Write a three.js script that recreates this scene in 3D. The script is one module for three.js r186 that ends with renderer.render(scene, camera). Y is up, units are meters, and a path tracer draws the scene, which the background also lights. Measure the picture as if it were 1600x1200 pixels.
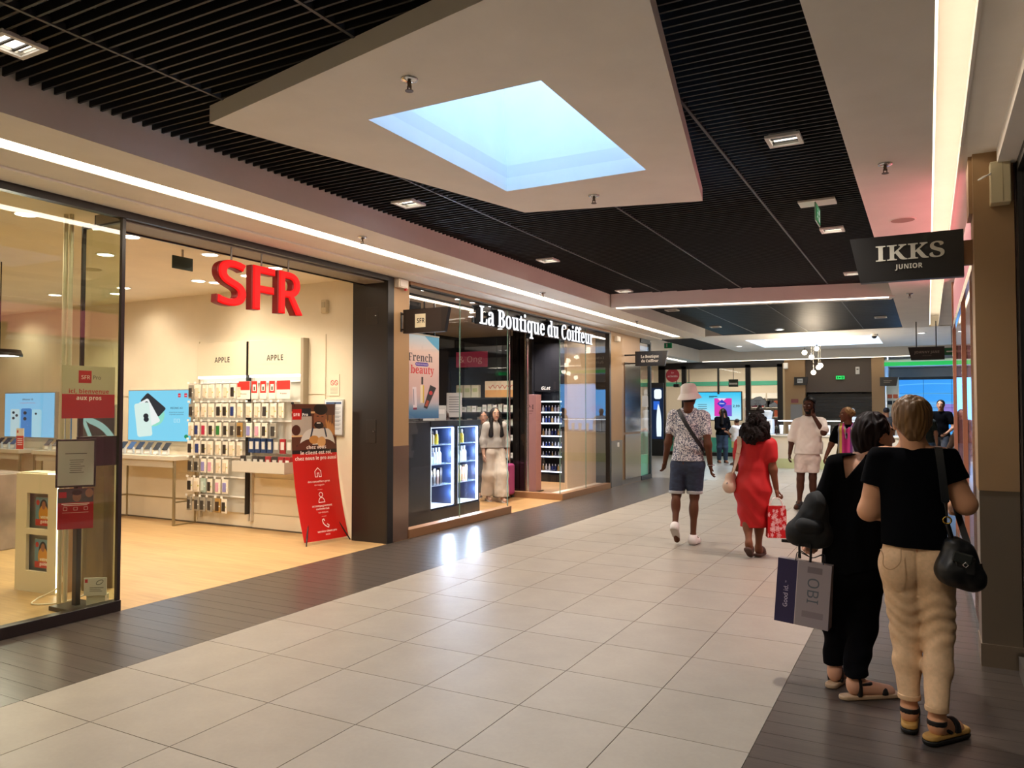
import * as THREE from 'three';
import { mergeGeometries, mergeVertices } from 'three/addons/utils/BufferGeometryUtils.js';
import { RoundedBoxGeometry } from 'three/addons/geometries/RoundedBoxGeometry.js';
import { TextGeometry } from 'three/addons/geometries/TextGeometry.js';
import { FontLoader } from 'three/addons/loaders/FontLoader.js';
import { RectAreaLightUniformsLib } from 'three/addons/lights/RectAreaLightUniformsLib.js';

// ---------------------------------------------------------------- camera, sky, exposure
const scene = new THREE.Scene();
const EYE = 1.6, YAW = THREE.MathUtils.degToRad(28.43), PITCH = THREE.MathUtils.degToRad(1.861), FOCAL = 1200;
const camera = new THREE.PerspectiveCamera(53.13, 4 / 3, 0.05, 200);
camera.position.set(0, EYE, 0);
camera.rotation.set(PITCH, YAW, 0, 'YXZ');
const renderer = new THREE.WebGLRenderer({ antialias: true });
renderer.toneMapping = THREE.LinearToneMapping;
renderer.toneMappingExposure = 1.62;
renderer.shadowMap.enabled = true;
RectAreaLightUniformsLib.init();
scene.background = new THREE.Color().setRGB(0.37, 0.63, 1.0);      // clear daylight seen through the roof lights
scene.backgroundIntensity = 4.9;

// ---------------------------------------------------------------- pixel -> world (a pixel gives a direction; the plane gives the distance)
const CP = Math.cos(PITCH), SP = Math.sin(PITCH), CY = Math.cos(YAW), SY = Math.sin(YAW);
function ray(u, v) {
  const x = (u - 800) / FOCAL, y = -(v - 600) / FOCAL, z = -1;
  const y2 = y * CP - z * SP, z2 = y * SP + z * CP;
  return [x * CY + z2 * SY, y2, -x * SY + z2 * CY];
}
const onY = (u, v, y = 0) => { const r = ray(u, v), t = (y - EYE) / r[1]; return [t * r[0], y, t * r[2]]; };
const onX = (u, v, x) => { const r = ray(u, v), t = x / r[0]; return [x, EYE + t * r[1], t * r[2]]; };
const onZ = (u, v, z) => { const r = ray(u, v), t = z / r[2]; return [t * r[0], EYE + t * r[1], z]; };

// ---------------------------------------------------------------- seeded random and noise
let seedState = 12345;
const rnd = () => { seedState = (seedState * 1664525 + 1013904223) >>> 0; return seedState / 4294967296; };
const rr = (a, b) => a + (b - a) * rnd();
const hash = (x, y, s = 0) => { let h = (x * 374761393 + y * 668265263 + s * 974634777) | 0; h = Math.imul(h ^ (h >>> 13), 1274126177); return ((h ^ (h >>> 16)) >>> 0) / 4294967296; };
function vnoise(x, y, px = 1e6, py = 1e6, s = 0) {
  const xi = Math.floor(x), yi = Math.floor(y), fx = x - xi, fy = y - yi, m = (a, b) => ((a % b) + b) % b;
  const sx = fx * fx * (3 - 2 * fx), sy = fy * fy * (3 - 2 * fy);
  const a = hash(m(xi, px), m(yi, py), s), b = hash(m(xi + 1, px), m(yi, py), s), c = hash(m(xi, px), m(yi + 1, py), s), d = hash(m(xi + 1, px), m(yi + 1, py), s);
  return a + (b - a) * sx + (c - a) * sy + (a - b - c + d) * sx * sy;
}
function fbm(x, y, px, py, oct = 4, s = 0) { let v = 0, a = 0.5, t = 0; for (let i = 0; i < oct; i++) { v += a * vnoise(x, y, px, py, s + i); t += a; a *= 0.5; x *= 2; y *= 2; px *= 2; py *= 2; } return v / t; }

// ---------------------------------------------------------------- textures
function dataTex(w, h, fn, srgb = true, repeat = null) {
  const d = new Uint8Array(w * h * 4);
  for (let y = 0; y < h; y++) for (let x = 0; x < w; x++) { const c = fn(x / w, y / h), i = (y * w + x) * 4; d[i] = c[0]; d[i + 1] = c[1]; d[i + 2] = c[2]; d[i + 3] = c[3] ?? 255; }
  const t = new THREE.DataTexture(d, w, h); t.magFilter = THREE.LinearFilter; t.wrapS = t.wrapT = THREE.RepeatWrapping;
  if (srgb) t.colorSpace = THREE.SRGBColorSpace; if (repeat) t.repeat.set(repeat[0], repeat[1]); t.needsUpdate = true; return t;
}
function canvasTex(w, h, draw) {
  const c = document.createElement('canvas'); c.width = w; c.height = h; const g = c.getContext('2d'); draw(g, w, h);
  const t = new THREE.CanvasTexture(c); t.colorSpace = THREE.SRGBColorSpace; return t;
}
const grey = (v) => [v, v, v];
const tint = (c, f) => [Math.min(255, c[0] * f), Math.min(255, c[1] * f), Math.min(255, c[2] * f)];

// ---------------------------------------------------------------- geometry helpers
function metricUV(g) {                       // uv in metres, by the direction each face points
  if (!g.attributes.normal) g.computeVertexNormals();
  const p = g.attributes.position, n = g.attributes.normal, uv = new Float32Array(p.count * 2);
  for (let i = 0; i < p.count; i++) {
    const ax = Math.abs(n.getX(i)), ay = Math.abs(n.getY(i)), az = Math.abs(n.getZ(i));
    if (ay >= ax && ay >= az) { uv[2 * i] = p.getX(i); uv[2 * i + 1] = p.getZ(i); }
    else if (ax >= az) { uv[2 * i] = p.getZ(i); uv[2 * i + 1] = p.getY(i); }
    else { uv[2 * i] = p.getX(i); uv[2 * i + 1] = p.getY(i); }
  }
  g.setAttribute('uv', new THREE.BufferAttribute(uv, 2)); return g;
}
function clean(g) { for (const k of Object.keys(g.attributes)) if (!['position', 'normal', 'uv', 'color'].includes(k)) g.deleteAttribute(k); if (!g.attributes.uv) metricUV(g); return g.index ? g.toNonIndexed() : g; }
const merge = (a) => a.length === 1 ? a[0] : mergeGeometries(a.map(clean));
// box by centre and size; r rounds the edges
function box(w, h, d, x = 0, y = 0, z = 0, r = 0) { const g = r ? new RoundedBoxGeometry(w, h, d, 2, Math.min(r, w / 2.01, h / 2.01, d / 2.01)) : new THREE.BoxGeometry(w, h, d); g.translate(x, y, z); return metricUV(g); }
// box by its two corners
const span = (x0, x1, y0, y1, z0, z1, r = 0) => box(Math.abs(x1 - x0), Math.abs(y1 - y0), Math.abs(z1 - z0), (x0 + x1) / 2, (y0 + y1) / 2, (z0 + z1) / 2, r);
function cyl(r0, r1, h, x = 0, y = 0, z = 0, seg = 24) { const g = new THREE.CylinderGeometry(r0, r1, h, seg); g.translate(x, y, z); return g; }
function rod(a, b, r, seg = 10) { const A = new THREE.Vector3(...a), B = new THREE.Vector3(...b), L = A.distanceTo(B), g = new THREE.CylinderGeometry(r, r, L, seg); g.applyQuaternion(new THREE.Quaternion().setFromUnitVectors(new THREE.Vector3(0, 1, 0), B.clone().sub(A).normalize())); g.translate((A.x + B.x) / 2, (A.y + B.y) / 2, (A.z + B.z) / 2); return g; }
function tube(pts, r, seg = 40, rad = 8, closed = false) { return new THREE.TubeGeometry(new THREE.CatmullRomCurve3(pts.map((p) => new THREE.Vector3(...p)), closed), seg, r, rad, closed); }
function ball(r, x = 0, y = 0, z = 0, sx = 1, sy = 1, sz = 1, n = 20) { const g = new THREE.SphereGeometry(r, n, Math.round(n * 0.7)); g.scale(sx, sy, sz); g.translate(x, y, z); return g; }
function lathe(pts, x = 0, y = 0, z = 0, seg = 28) { const g = new THREE.LatheGeometry(pts.map((p) => new THREE.Vector2(p[0], p[1])), seg); g.translate(x, y, z); return g; }
function extrude(pts, depth, holes = [], bevel = 0) {
  const s = new THREE.Shape(pts.map((p) => new THREE.Vector2(p[0], p[1])));
  for (const h of holes) s.holes.push(new THREE.Path(h.map((p) => new THREE.Vector2(p[0], p[1]))));
  return new THREE.ExtrudeGeometry(s, { depth, bevelEnabled: bevel > 0, bevelSize: bevel, bevelThickness: bevel, bevelSegments: 2, curveSegments: 16 });
}
// one sheet of window glass between two corners, set square to its thinnest side
function pane(x0, x1, y0, y1, z0, z1) { const ax = Math.abs(x1 - x0), az = Math.abs(z1 - z0), g = new THREE.PlaneGeometry(Math.max(ax, az), y1 - y0); if (ax < az) g.rotateY(Math.PI / 2); g.translate((x0 + x1) / 2, (y0 + y1) / 2, (z0 + z1) / 2); return g; }
// flat sheet with uv 0..1, facing +z, centred
function sheet(w, h) { return new THREE.PlaneGeometry(w, h); }

// ---------------------------------------------------------------- objects
const taken = new Map();
function numbered(name) { const n = taken.get(name) ?? 0; taken.set(name, n + 1); return n ? `${name}_${String(n).padStart(3, '0')}` : name; }
function place(o, pos, turn) { if (pos) o.position.set(...pos); if (turn) o.rotation.y = turn; return o; }
function thing(name, label, category, pos = null, turn = 0, group = null) {
  const o = new THREE.Group(); o.name = numbered(name); scene.add(o); place(o, pos, turn);
  o.userData = { label, category }; if (group) o.userData.group = group; return o;
}
function solo(name, label, category, geo, mat, pos = null, turn = 0, group = null) {
  const o = new THREE.Mesh(Array.isArray(geo) ? merge(geo) : geo, mat); o.name = numbered(name); scene.add(o); place(o, pos, turn);
  o.userData = { label, category }; if (group) o.userData.group = group; return o;
}
function part(name, geo, mat, parent, pos = null, turn = 0) {
  const o = new THREE.Mesh(Array.isArray(geo) ? merge(geo) : geo, mat); o.name = name; parent.add(o); place(o, pos, turn); return o;
}
function struct(name, geo, mat, label, category = 'structure') {
  const o = geo ? new THREE.Mesh(Array.isArray(geo) ? merge(geo) : geo, mat) : new THREE.Group(); o.name = numbered(name); scene.add(o);
  o.userData = { kind: 'structure', label, category }; return o;
}
function copy(src, pos, turn, label, group) {
  const o = src.clone(); o.name = numbered(src.name.replace(/_\d{3}$/, '')); o.userData = { ...src.userData }; scene.add(o); o.position.set(...pos); if (turn !== undefined && turn !== null) o.rotation.y = turn;
  if (label) o.userData.label = label; if (group) o.userData.group = group; return o;
}
function areaLight(color, intensity, w, h, pos, target) { const l = new THREE.RectAreaLight(color, intensity, w, h); l.position.set(...pos); l.lookAt(...target); scene.add(l); return l; }
function spot(color, intensity, pos, target, angle = 0.9, pen = 0.8, size = 3) { const l = new THREE.SpotLight(color, intensity, 0, angle, pen, 2); l.position.set(...pos); l.target.position.set(...target); l.castShadow = true; l.shadow.radius = size; scene.add(l); scene.add(l.target); return l; }
function point(color, intensity, pos, size = 2) { const l = new THREE.PointLight(color, intensity, 0, 2); l.position.set(...pos); l.castShadow = true; l.shadow.radius = size; scene.add(l); return l; }

const fontLoader = new FontLoader();
const sansBold = await fontLoader.loadAsync('fonts/droid/droid_sans_bold.typeface.json');
const sansReg = await fontLoader.loadAsync('fonts/droid/droid_sans_regular.typeface.json');
const serifBold = await fontLoader.loadAsync('fonts/droid/droid_serif_bold.typeface.json');
const serifReg = await fontLoader.loadAsync('fonts/droid/droid_serif_regular.typeface.json');
function text(str, font, size, depth, bevel = 0) { const g = new TextGeometry(str, { font, size, depth, curveSegments: 6, bevelEnabled: bevel > 0, bevelSize: bevel, bevelThickness: bevel, bevelSegments: 1 }); g.computeBoundingBox(); return g; }

// ---------------------------------------------------------------- materials
const std = (color, roughness = 0.6, metalness = 0, extra = {}) => new THREE.MeshStandardMaterial({ color, roughness, metalness, ...extra });
const phys = (color, roughness, extra) => new THREE.MeshPhysicalMaterial({ color, roughness, ...extra });
const glow = (color, k, name = 'lamp_glow') => { const m = new THREE.MeshStandardMaterial({ color: 0x000000, emissive: color, emissiveIntensity: k, roughness: 0.5 }); m.name = name; return m; };
const WARM = 0xffefdc, NEUTRAL = 0xfff5ea, COOL = 0xe2edff;
const paintTex = dataTex(256, 256, (u, v) => { const n = fbm(u * 6, v * 6, 6, 6, 5, 3); return grey(242 + 13 * n); });
paintTex.repeat.set(0.6, 0.6);
const M = {
  plaster: std(0xf9f5ec, 0.75, 0, { map: paintTex }),
  plasterWhite: std(0xeeeae2, 0.7, 0, { map: paintTex }),
  black: std(0x141314, 0.45),
  blackMatte: std(0x0b0b0c, 0.9),
  slat: std(0x17181b, 0.55),
  carrier: std(0x44454a, 0.45),
  darkFrame: std(0x1d1a19, 0.35),
  bronze: std(0x9a7350, 0.38, 0.25),
  tan: std(0xa8875f, 0.55, 0, { map: paintTex }),
  steel: std(0xb7a997, 0.32, 0.85),
  chrome: std(0xd5d6d8, 0.12, 1),
  aluminium: std(0xb9b4aa, 0.35, 0.85),
  white: std(0xf1efe9, 0.5),
  cream: std(0xe9dcc0, 0.65, 0, { map: paintTex }),
  glass: phys(0xffffff, 0.02, { transmission: 1, thickness: 0, ior: 1.5 }),
  glassGreen: phys(0xe9f0e0, 0.02, { transmission: 1, thickness: 0, ior: 1.5 }),
  glassEdge: phys(0x9fc4b4, 0.1, { transmission: 0.5, thickness: 0 }),
  ledWarm: glow(0xffe9c8, 5.0), ledWhite: glow(0xfff6e8, 3.2), ledCool: glow(0xe4f0ff, 3.6),
  red: std(0xc8150f, 0.5), plasticRed: std(0xd01510, 0.35),
};
// ================================================================ FLOOR
const X0 = -4.403, TX = 0.608, Z0 = -2.475, TZ = 0.62;         // mall tiles
const FACADE = -5.67;                                           // left shop fronts
const SOFFIT = 3.21, CEIL = 3.41;
const RIGHT = 0.29;                                             // right shop fronts
const floor = struct('floor', null, null, 'cream stone-look tiles of the mall walkway between dark wood-look strips', 'floor');
part('screed', [span(-20, 6, -0.25, -0.006, 6, -40)], std(0x4f463e, 0.8), floor);
{
  const tileTex = [0, 1, 2].map((k) => dataTex(256, 256, (u, v) => {
    const n = fbm(u * 4, v * 5, 1e6, 1e6, 5, 11 + k * 7), m = fbm(u * 40, v * 40, 1e6, 1e6, 2, 50 + k), s = fbm(u * 1.6 + 9 * k, v * 1.3, 1e6, 1e6, 3, 91 + k);
    const f = 0.95 + 0.06 * (n - 0.5) + 0.03 * (m - 0.5) + 0.04 * (s - 0.5); return tint([158, 150, 138], f);
  }));
  const tm = tileTex.map((t, k) => phys([0xffffff, 0xfcfbfa, 0xfdfcfa][k], 0.4, { map: t, specularIntensity: 0.55 }));
  const g = box(TX - 0.005, 0.012, TZ - 0.005, 0, -0.006, 0);
  { const p = g.attributes.position, uv = g.attributes.uv; for (let i = 0; i < p.count; i++) uv.setXY(i, p.getX(i) / TX + 0.5, p.getZ(i) / TZ + 0.5); }
  for (let r = -5; r < 25; r++) for (let c = 0; c < 6; c++) {
    const t = part('tile', g, tm[Math.floor(hash(r, c, 5) * 3)], floor, [X0 + (c + 0.5) * TX, 0, Z0 - (r - 0.5) * TZ]);
    t.rotation.y = hash(r, c, 8) > 0.5 ? Math.PI : 0;
  }
  // court floor beyond the walkway: larger pale grey tiles
  const ct = tileTex.map((t) => phys(0xffffff, 0.3, { map: t, specularIntensity: 0.8 }));
  const zc0 = Z0 - 24 * TZ, cg = box(0.9 - 0.005, 0.012, 0.9 - 0.005, 0, -0.006, 0);
  for (let r = 0; r < 11; r++) for (let c = 0; c < 13; c++) part('court_tile', cg, ct[Math.floor(hash(r, c, 15) * 3)], floor, [-9.6 + (c + 0.5) * 0.9, 0, zc0 - (r + 0.5) * 0.9]);
  // dark wood-look planks along both shop fronts
  const plankTex = [0, 1, 2].map((k) => dataTex(512, 64, (u, v) => {
    const n = fbm(u * 6, v * 22, 1e6, 1e6, 4, 21 + k * 5), s = fbm(u * 1.5, v * 3, 1e6, 1e6, 3, 61 + k), st = Math.sin((v * 26 + 3 * fbm(u * 3, v * 4, 1e6, 1e6, 2, 5 + k)) * 6) * 0.04;
    return tint([76, 68, 62], 0.78 + 0.34 * n + 0.2 * (s - 0.5) + st);
  }));
  const pm = plankTex.map((t) => phys(0xffffff, 0.3, { map: t, specularIntensity: 0.8 }));
  const PW = TZ / 4;
  const lay = (name, x0, x1, zs, ze) => {
    const w = x1 - x0, pg = box(w - 0.002, 0.012, PW - 0.0025, 0, -0.006, 0), p = pg.attributes.position, uv = pg.attributes.uv;
    for (let i = 0; i < p.count; i++) uv.setXY(i, p.getX(i) / 1.4 + 0.5, p.getZ(i) / PW + 0.5);
    let k = 0; for (let z = zs; z > ze; z -= PW, k++) { const o = part(name, pg, pm[Math.floor(hash(k, Math.round(x0 * 10), 3) * 3)], floor, [(x0 + x1) / 2, 0, z - PW / 2]); o.rotation.y = hash(k, 7, Math.round(x0)) > 0.5 ? Math.PI : 0; }
  };
  lay('plank', FACADE + 0.01, X0, -0.3, zc0);
  lay('plank', X0 + 6 * TX, 0.6, 0.2, zc0);
  // oak shop floors
  const oak = dataTex(1024, 512, (u, v) => {
    const row = Math.floor(v * 8), n = fbm(u * 10 + row * 3.7, v * 90, 1e6, 1e6, 4, 31), s = fbm(u * 3 + row * 5, v * 8, 1e6, 1e6, 3, 77), q = hash(row, 1, 4);
    return tint([190, 156, 108], 0.84 + 0.14 * n + 0.1 * (s - 0.5) + 0.06 * q);
  }); oak.repeat.set(0.4, 0.62);
  part('oak_floor', span(-16.5, FACADE + 0.008, -0.012, 0.0, 3.2, -7.45), phys(0xffffff, 0.42, { map: oak, specularIntensity: 0.6 }), floor);
  const oak2 = oak.clone(); oak2.repeat.set(0.5, 0.7); oak2.needsUpdate = true;
  part('shop_floor', span(-12, FACADE + 0.008, -0.012, 0.0, -7.5, -17.2), phys(0xe8ddd0, 0.4, { map: oak2 }), floor);
  part('right_shop_floor', span(0.6, 4, -0.012, 0, 3, -20), std(0x9a8f86, 0.4), floor);
}

// ================================================================ BUILDING SHELL
{
  const roof = [], hole = (x0, x1, z0, z1) => [[x0, z0], [x1, z0], [x1, z1], [x0, z1]];
  // roof slab with two openings for the roof lights (drawn in plan, y up after turning)
  const slab = extrude([[-20, -6], [6, -6], [6, 40], [-20, 40]], 0.3, [[[-3.2, 3.2], [-1.4, 3.2], [-1.4, 5.6], [-3.2, 5.6]], [[-4.45, 20.2], [-0.85, 20.2], [-0.85, 23.8], [-4.45, 23.8]]]);
  slab.rotateX(-Math.PI / 2); slab.translate(0, 4.6, 0); metricUV(slab);
  struct('ceiling', slab, M.blackMatte, 'dark concrete roof slab above the open slat ceiling', 'ceiling');
  struct('wall_rear', span(-20, 6, -0.2, 4.6, 6, 5.6), M.plaster, 'painted wall closing the mall walkway behind the viewer', 'wall');
  struct('wall_outer_left', span(-20.3, -20, -0.2, 4.6, 6, -40), M.plaster, 'outer wall of the building beyond the phone shop', 'wall');
  struct('wall_outer_right', span(6, 6.3, -0.2, 4.6, 6, -40), M.plaster, 'outer wall of the building beyond the right shops', 'wall');
  struct('wall_outer_far', span(-20, 6, -0.2, 4.6, -40, -40.3), M.plaster, 'outer wall of the building behind the court shops', 'wall');
}
// ================================================================ BLACK SLAT CEILING
const BULK = (x) => -11.36 + (x + 4.4) * (-12.12 + 11.36) / (4.4 - 0.42);   // front of the slanted cross beam
{
  const c = struct('ceiling_slats', null, null, 'black open ceiling of thin cross slats hung on carrier rails', 'ceiling');
  const PITCHZ = 0.0706, slatCache = {}, slatGeo = (w) => slatCache[w.toFixed(3)] ??= box(w, 0.05, 0.013, 0, 0.025, 0);
  for (let k = 0; k < 155; k++) {
    const z = -1.32 - k * PITCHZ; if (z < -12.12) break;
    const x0 = z > -11.36 ? -4.4 : -4.4 + (z + 11.36) / (-12.12 + 11.36) * 3.98;
    const runs = z < -3.3 && z > -5.46 ? [[x0, -3.1], [-1.52, -0.42]] : [[x0, -0.42]];      // the roof light shaft interrupts them
    for (const [a, b] of runs) part('slat', slatGeo(b - a), M.slat, c, [(a + b) / 2, CEIL, z]);
  }
  const rail = (name, x, hw, y0, y1) => { const inShaft = x > -3.1 && x < -1.52; for (const [a, b] of inShaft ? [[-1.2, -3.3], [-5.46, BULK(x)]] : [[-1.2, BULK(x)]]) part(name, span(x - hw, x + hw, y0, y1, a, b), M.carrier, c); };
  for (const x of [-1.25, -2.43, -3.6]) rail('carrier_rail', x, 0.009, CEIL - 0.004, CEIL + 0.03);
  for (let x = -4.25; x < -0.45; x += 0.295) rail('hanger_rail', x, 0.006, CEIL + 0.045, CEIL + 0.07);
  part('plenum', [span(-4.4, -0.42, 4.2, 4.25, 5.5, -2.95), span(-4.4, -0.42, 4.2, 4.25, -5.8, -12.3), span(-4.4, -3.5, 4.2, 4.25, -2.9, -5.8), span(-1.2, -0.42, 4.2, 4.25, -2.9, -5.8)], M.blackMatte, c);
  part('closed_ceiling', span(-4.4, -0.42, CEIL, CEIL + 0.06, 5.5, -1.25), M.slat, c);
  // glossy closed boards beyond the cross beam
  const gloss = phys(0x07080b, 0.5, { specularIntensity: 0.1 });
  for (let k = 0; k < 27; k++) { const z = -11.9 - k * 0.27; part('gloss_board', box(3.98, 0.02, 0.262, -2.41, CEIL + 0.01, z), gloss, c); }
  for (const x of [-1.25, -2.43, -3.6]) part('board_joint', span(x - 0.008, x + 0.008, CEIL - 0.006, CEIL + 0.004, BULK(x) - 0.3, -19.1), M.carrier, c);
}
// ================================================================ LEFT SOFFIT WITH LIGHT LINE
{
  const s = struct('soffit_left', null, null, 'cream dropped soffit along the left shop fronts with a bright light line', 'soffit');
  const ZE = -17.17, ZS = 5.5;
  part('fascia_box', span(-4.83, -4.4, SOFFIT, 4.0, ZS, ZE), M.plaster, s);
  part('rear_box', span(-5.36, -5.0, SOFFIT, 4.0, ZS, ZE), M.plaster, s);
  part('lower_band', span(-5.9, -5.36, SOFFIT - 0.018, 4.0, ZS, ZE), M.plaster, s);
  part('light_channel', span(-5.0, -4.83, SOFFIT + 0.05, SOFFIT + 0.08, ZS, ZE), M.white, s);
  part('end_cap', span(-5.36, -4.4, SOFFIT, 4.0, ZE, ZE - 0.12), M.plaster, s);
  const l = thing('light_line', 'long warm white light line recessed in the left soffit', 'light');
  part('diffuser', span(-4.995, -4.835, SOFFIT + 0.004, SOFFIT + 0.012, 5.4, ZE + 0.35), M.ledWarm, l);
  part('end_plate', span(-4.995, -4.835, SOFFIT + 0.004, SOFFIT + 0.014, ZE + 0.35, ZE + 0.3), M.aluminium, l);
  areaLight(WARM, 12.5, 0.16, 22.0, [-4.915, SOFFIT - 0.002, -5.8], [-4.915, 0, -5.8]);
}
// ================================================================ RIGHT SOFFIT WITH LIGHT COVE
{
  const s = struct('soffit_right', null, null, 'cream dropped soffit along the right shop fronts with a lit cove', 'soffit');
  const ZE = -17.0, ZS = 5.5;
  part('fascia_box', span(-0.42, 0.05, SOFFIT, 4.0, ZS, ZE), M.plaster, s);
  part('cove_top', span(0.05, 0.5, SOFFIT + 0.2, 4.0, ZS, ZE), M.plasterWhite, s);
  part('cove_lip', span(0.2, 0.215, SOFFIT, SOFFIT + 0.03, ZS, ZE), M.plasterWhite, s);
  part('outer_box', span(0.215, 1.2, SOFFIT + 0.01, SOFFIT + 0.2, ZS, ZE), M.plaster, s);
  part('end_cap', span(-0.42, 1.2, SOFFIT, 4.0, ZE, ZE - 0.12), M.plaster, s);
  const l = thing('cove_light', 'warm light strip hidden in the cove of the right soffit', 'light');
  part('strip', span(0.052, 0.062, SOFFIT + 0.02, SOFFIT + 0.06, 5.4, ZE + 0.1), glow(0xffe6c0, 2.4), l);
  areaLight(WARM, 4.2, 22.0, 0.04, [0.066, SOFFIT + 0.04, -5.6], [1, SOFFIT + 0.3, -5.6]);
}
// ================================================================ SLANTED CROSS BEAM
{
  const ang = Math.atan2(-12.12 + 11.36, 3.98), L = 4.06, zc = (-11.36 - 12.12) / 2 - 0.16;
  const b = struct('bulkhead_cross', null, null, 'slanted cream cross beam with a thin light line under its edge', 'beam');
  const g = part('beam', box(L, 0.8, 0.3, 0, 0.4, 0), M.plaster, b, [-2.41, 3.195, zc], -ang);
  const l = thing('beam_light', 'thin white light line along the lower edge of the cross beam', 'light', [-2.41, 3.195, zc], -ang);
  part('diffuser', box(3.9, 0.016, 0.03, 0, -0.006, 0.136), glow(0xfff1dc, 3.2), l);
  areaLight(NEUTRAL, 5, 3.9, 0.03, [-2.41, 3.178, zc + 0.14], [-2.41, 0, zc + 0.14]);
}
// ================================================================ SKYLIGHT PANEL
const SKY_HOLE = [[-2.877, -3.533], [-1.742, -3.533], [-1.742, -5.23], [-2.877, -5.23]];
{
  const y = 3.305, hole = SKY_HOLE, quad = [[-3.745, -3.125], [-0.907, -2.582], [-1.6, -6.24], [-3.055, -5.873]];
  const g = extrude(quad.map(([x, z]) => [x, -z]), CEIL - y, [hole.map(([x, z]) => [x, -z])]);
  g.rotateX(-Math.PI / 2); g.translate(0, y, 0); metricUV(g);
  const p = struct('skylight_panel', null, null, 'large slanted cream ceiling panel around the square roof light', 'ceiling');
  part('panel', g, M.plaster, p);
  // shaft: straight curb, then walls that lean outward up to the roof
  const ring = (x0, x1, z0, z1) => [[x0, z0], [x1, z0], [x1, z1], [x0, z1]];
  const shaft = (name, a, ya, b, yb, mat) => {
    const pos = []; for (let i = 0; i < 4; i++) { const j = (i + 1) % 4, q = [[a[i][0], ya, a[i][1]], [a[j][0], ya, a[j][1]], [b[j][0], yb, b[j][1]], [b[i][0], yb, b[i][1]]]; for (const k of [0, 1, 2, 0, 2, 3]) pos.push(...q[k]); }
    const s = new THREE.BufferGeometry(); s.setAttribute('position', new THREE.Float32BufferAttribute(pos, 3)); s.computeVertexNormals(); part(name, metricUV(s), mat, p);
  };
  const a = ring(-2.877, -1.742, -3.533, -5.23), b = ring(-3.05, -1.57, -3.36, -5.4);
  shaft('curb', a, CEIL, a, y + 0.2, M.plasterWhite); shaft('shaft_wall', a, y + 0.2, b, 4.95, M.plasterWhite);
  part('roof_pane', box(1.5, 0.006, 2.06, -2.31, 4.95, -4.38), phys(0xf2f8ff, 0.02, { transmission: 1, thickness: 0 }), p);
}
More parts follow.
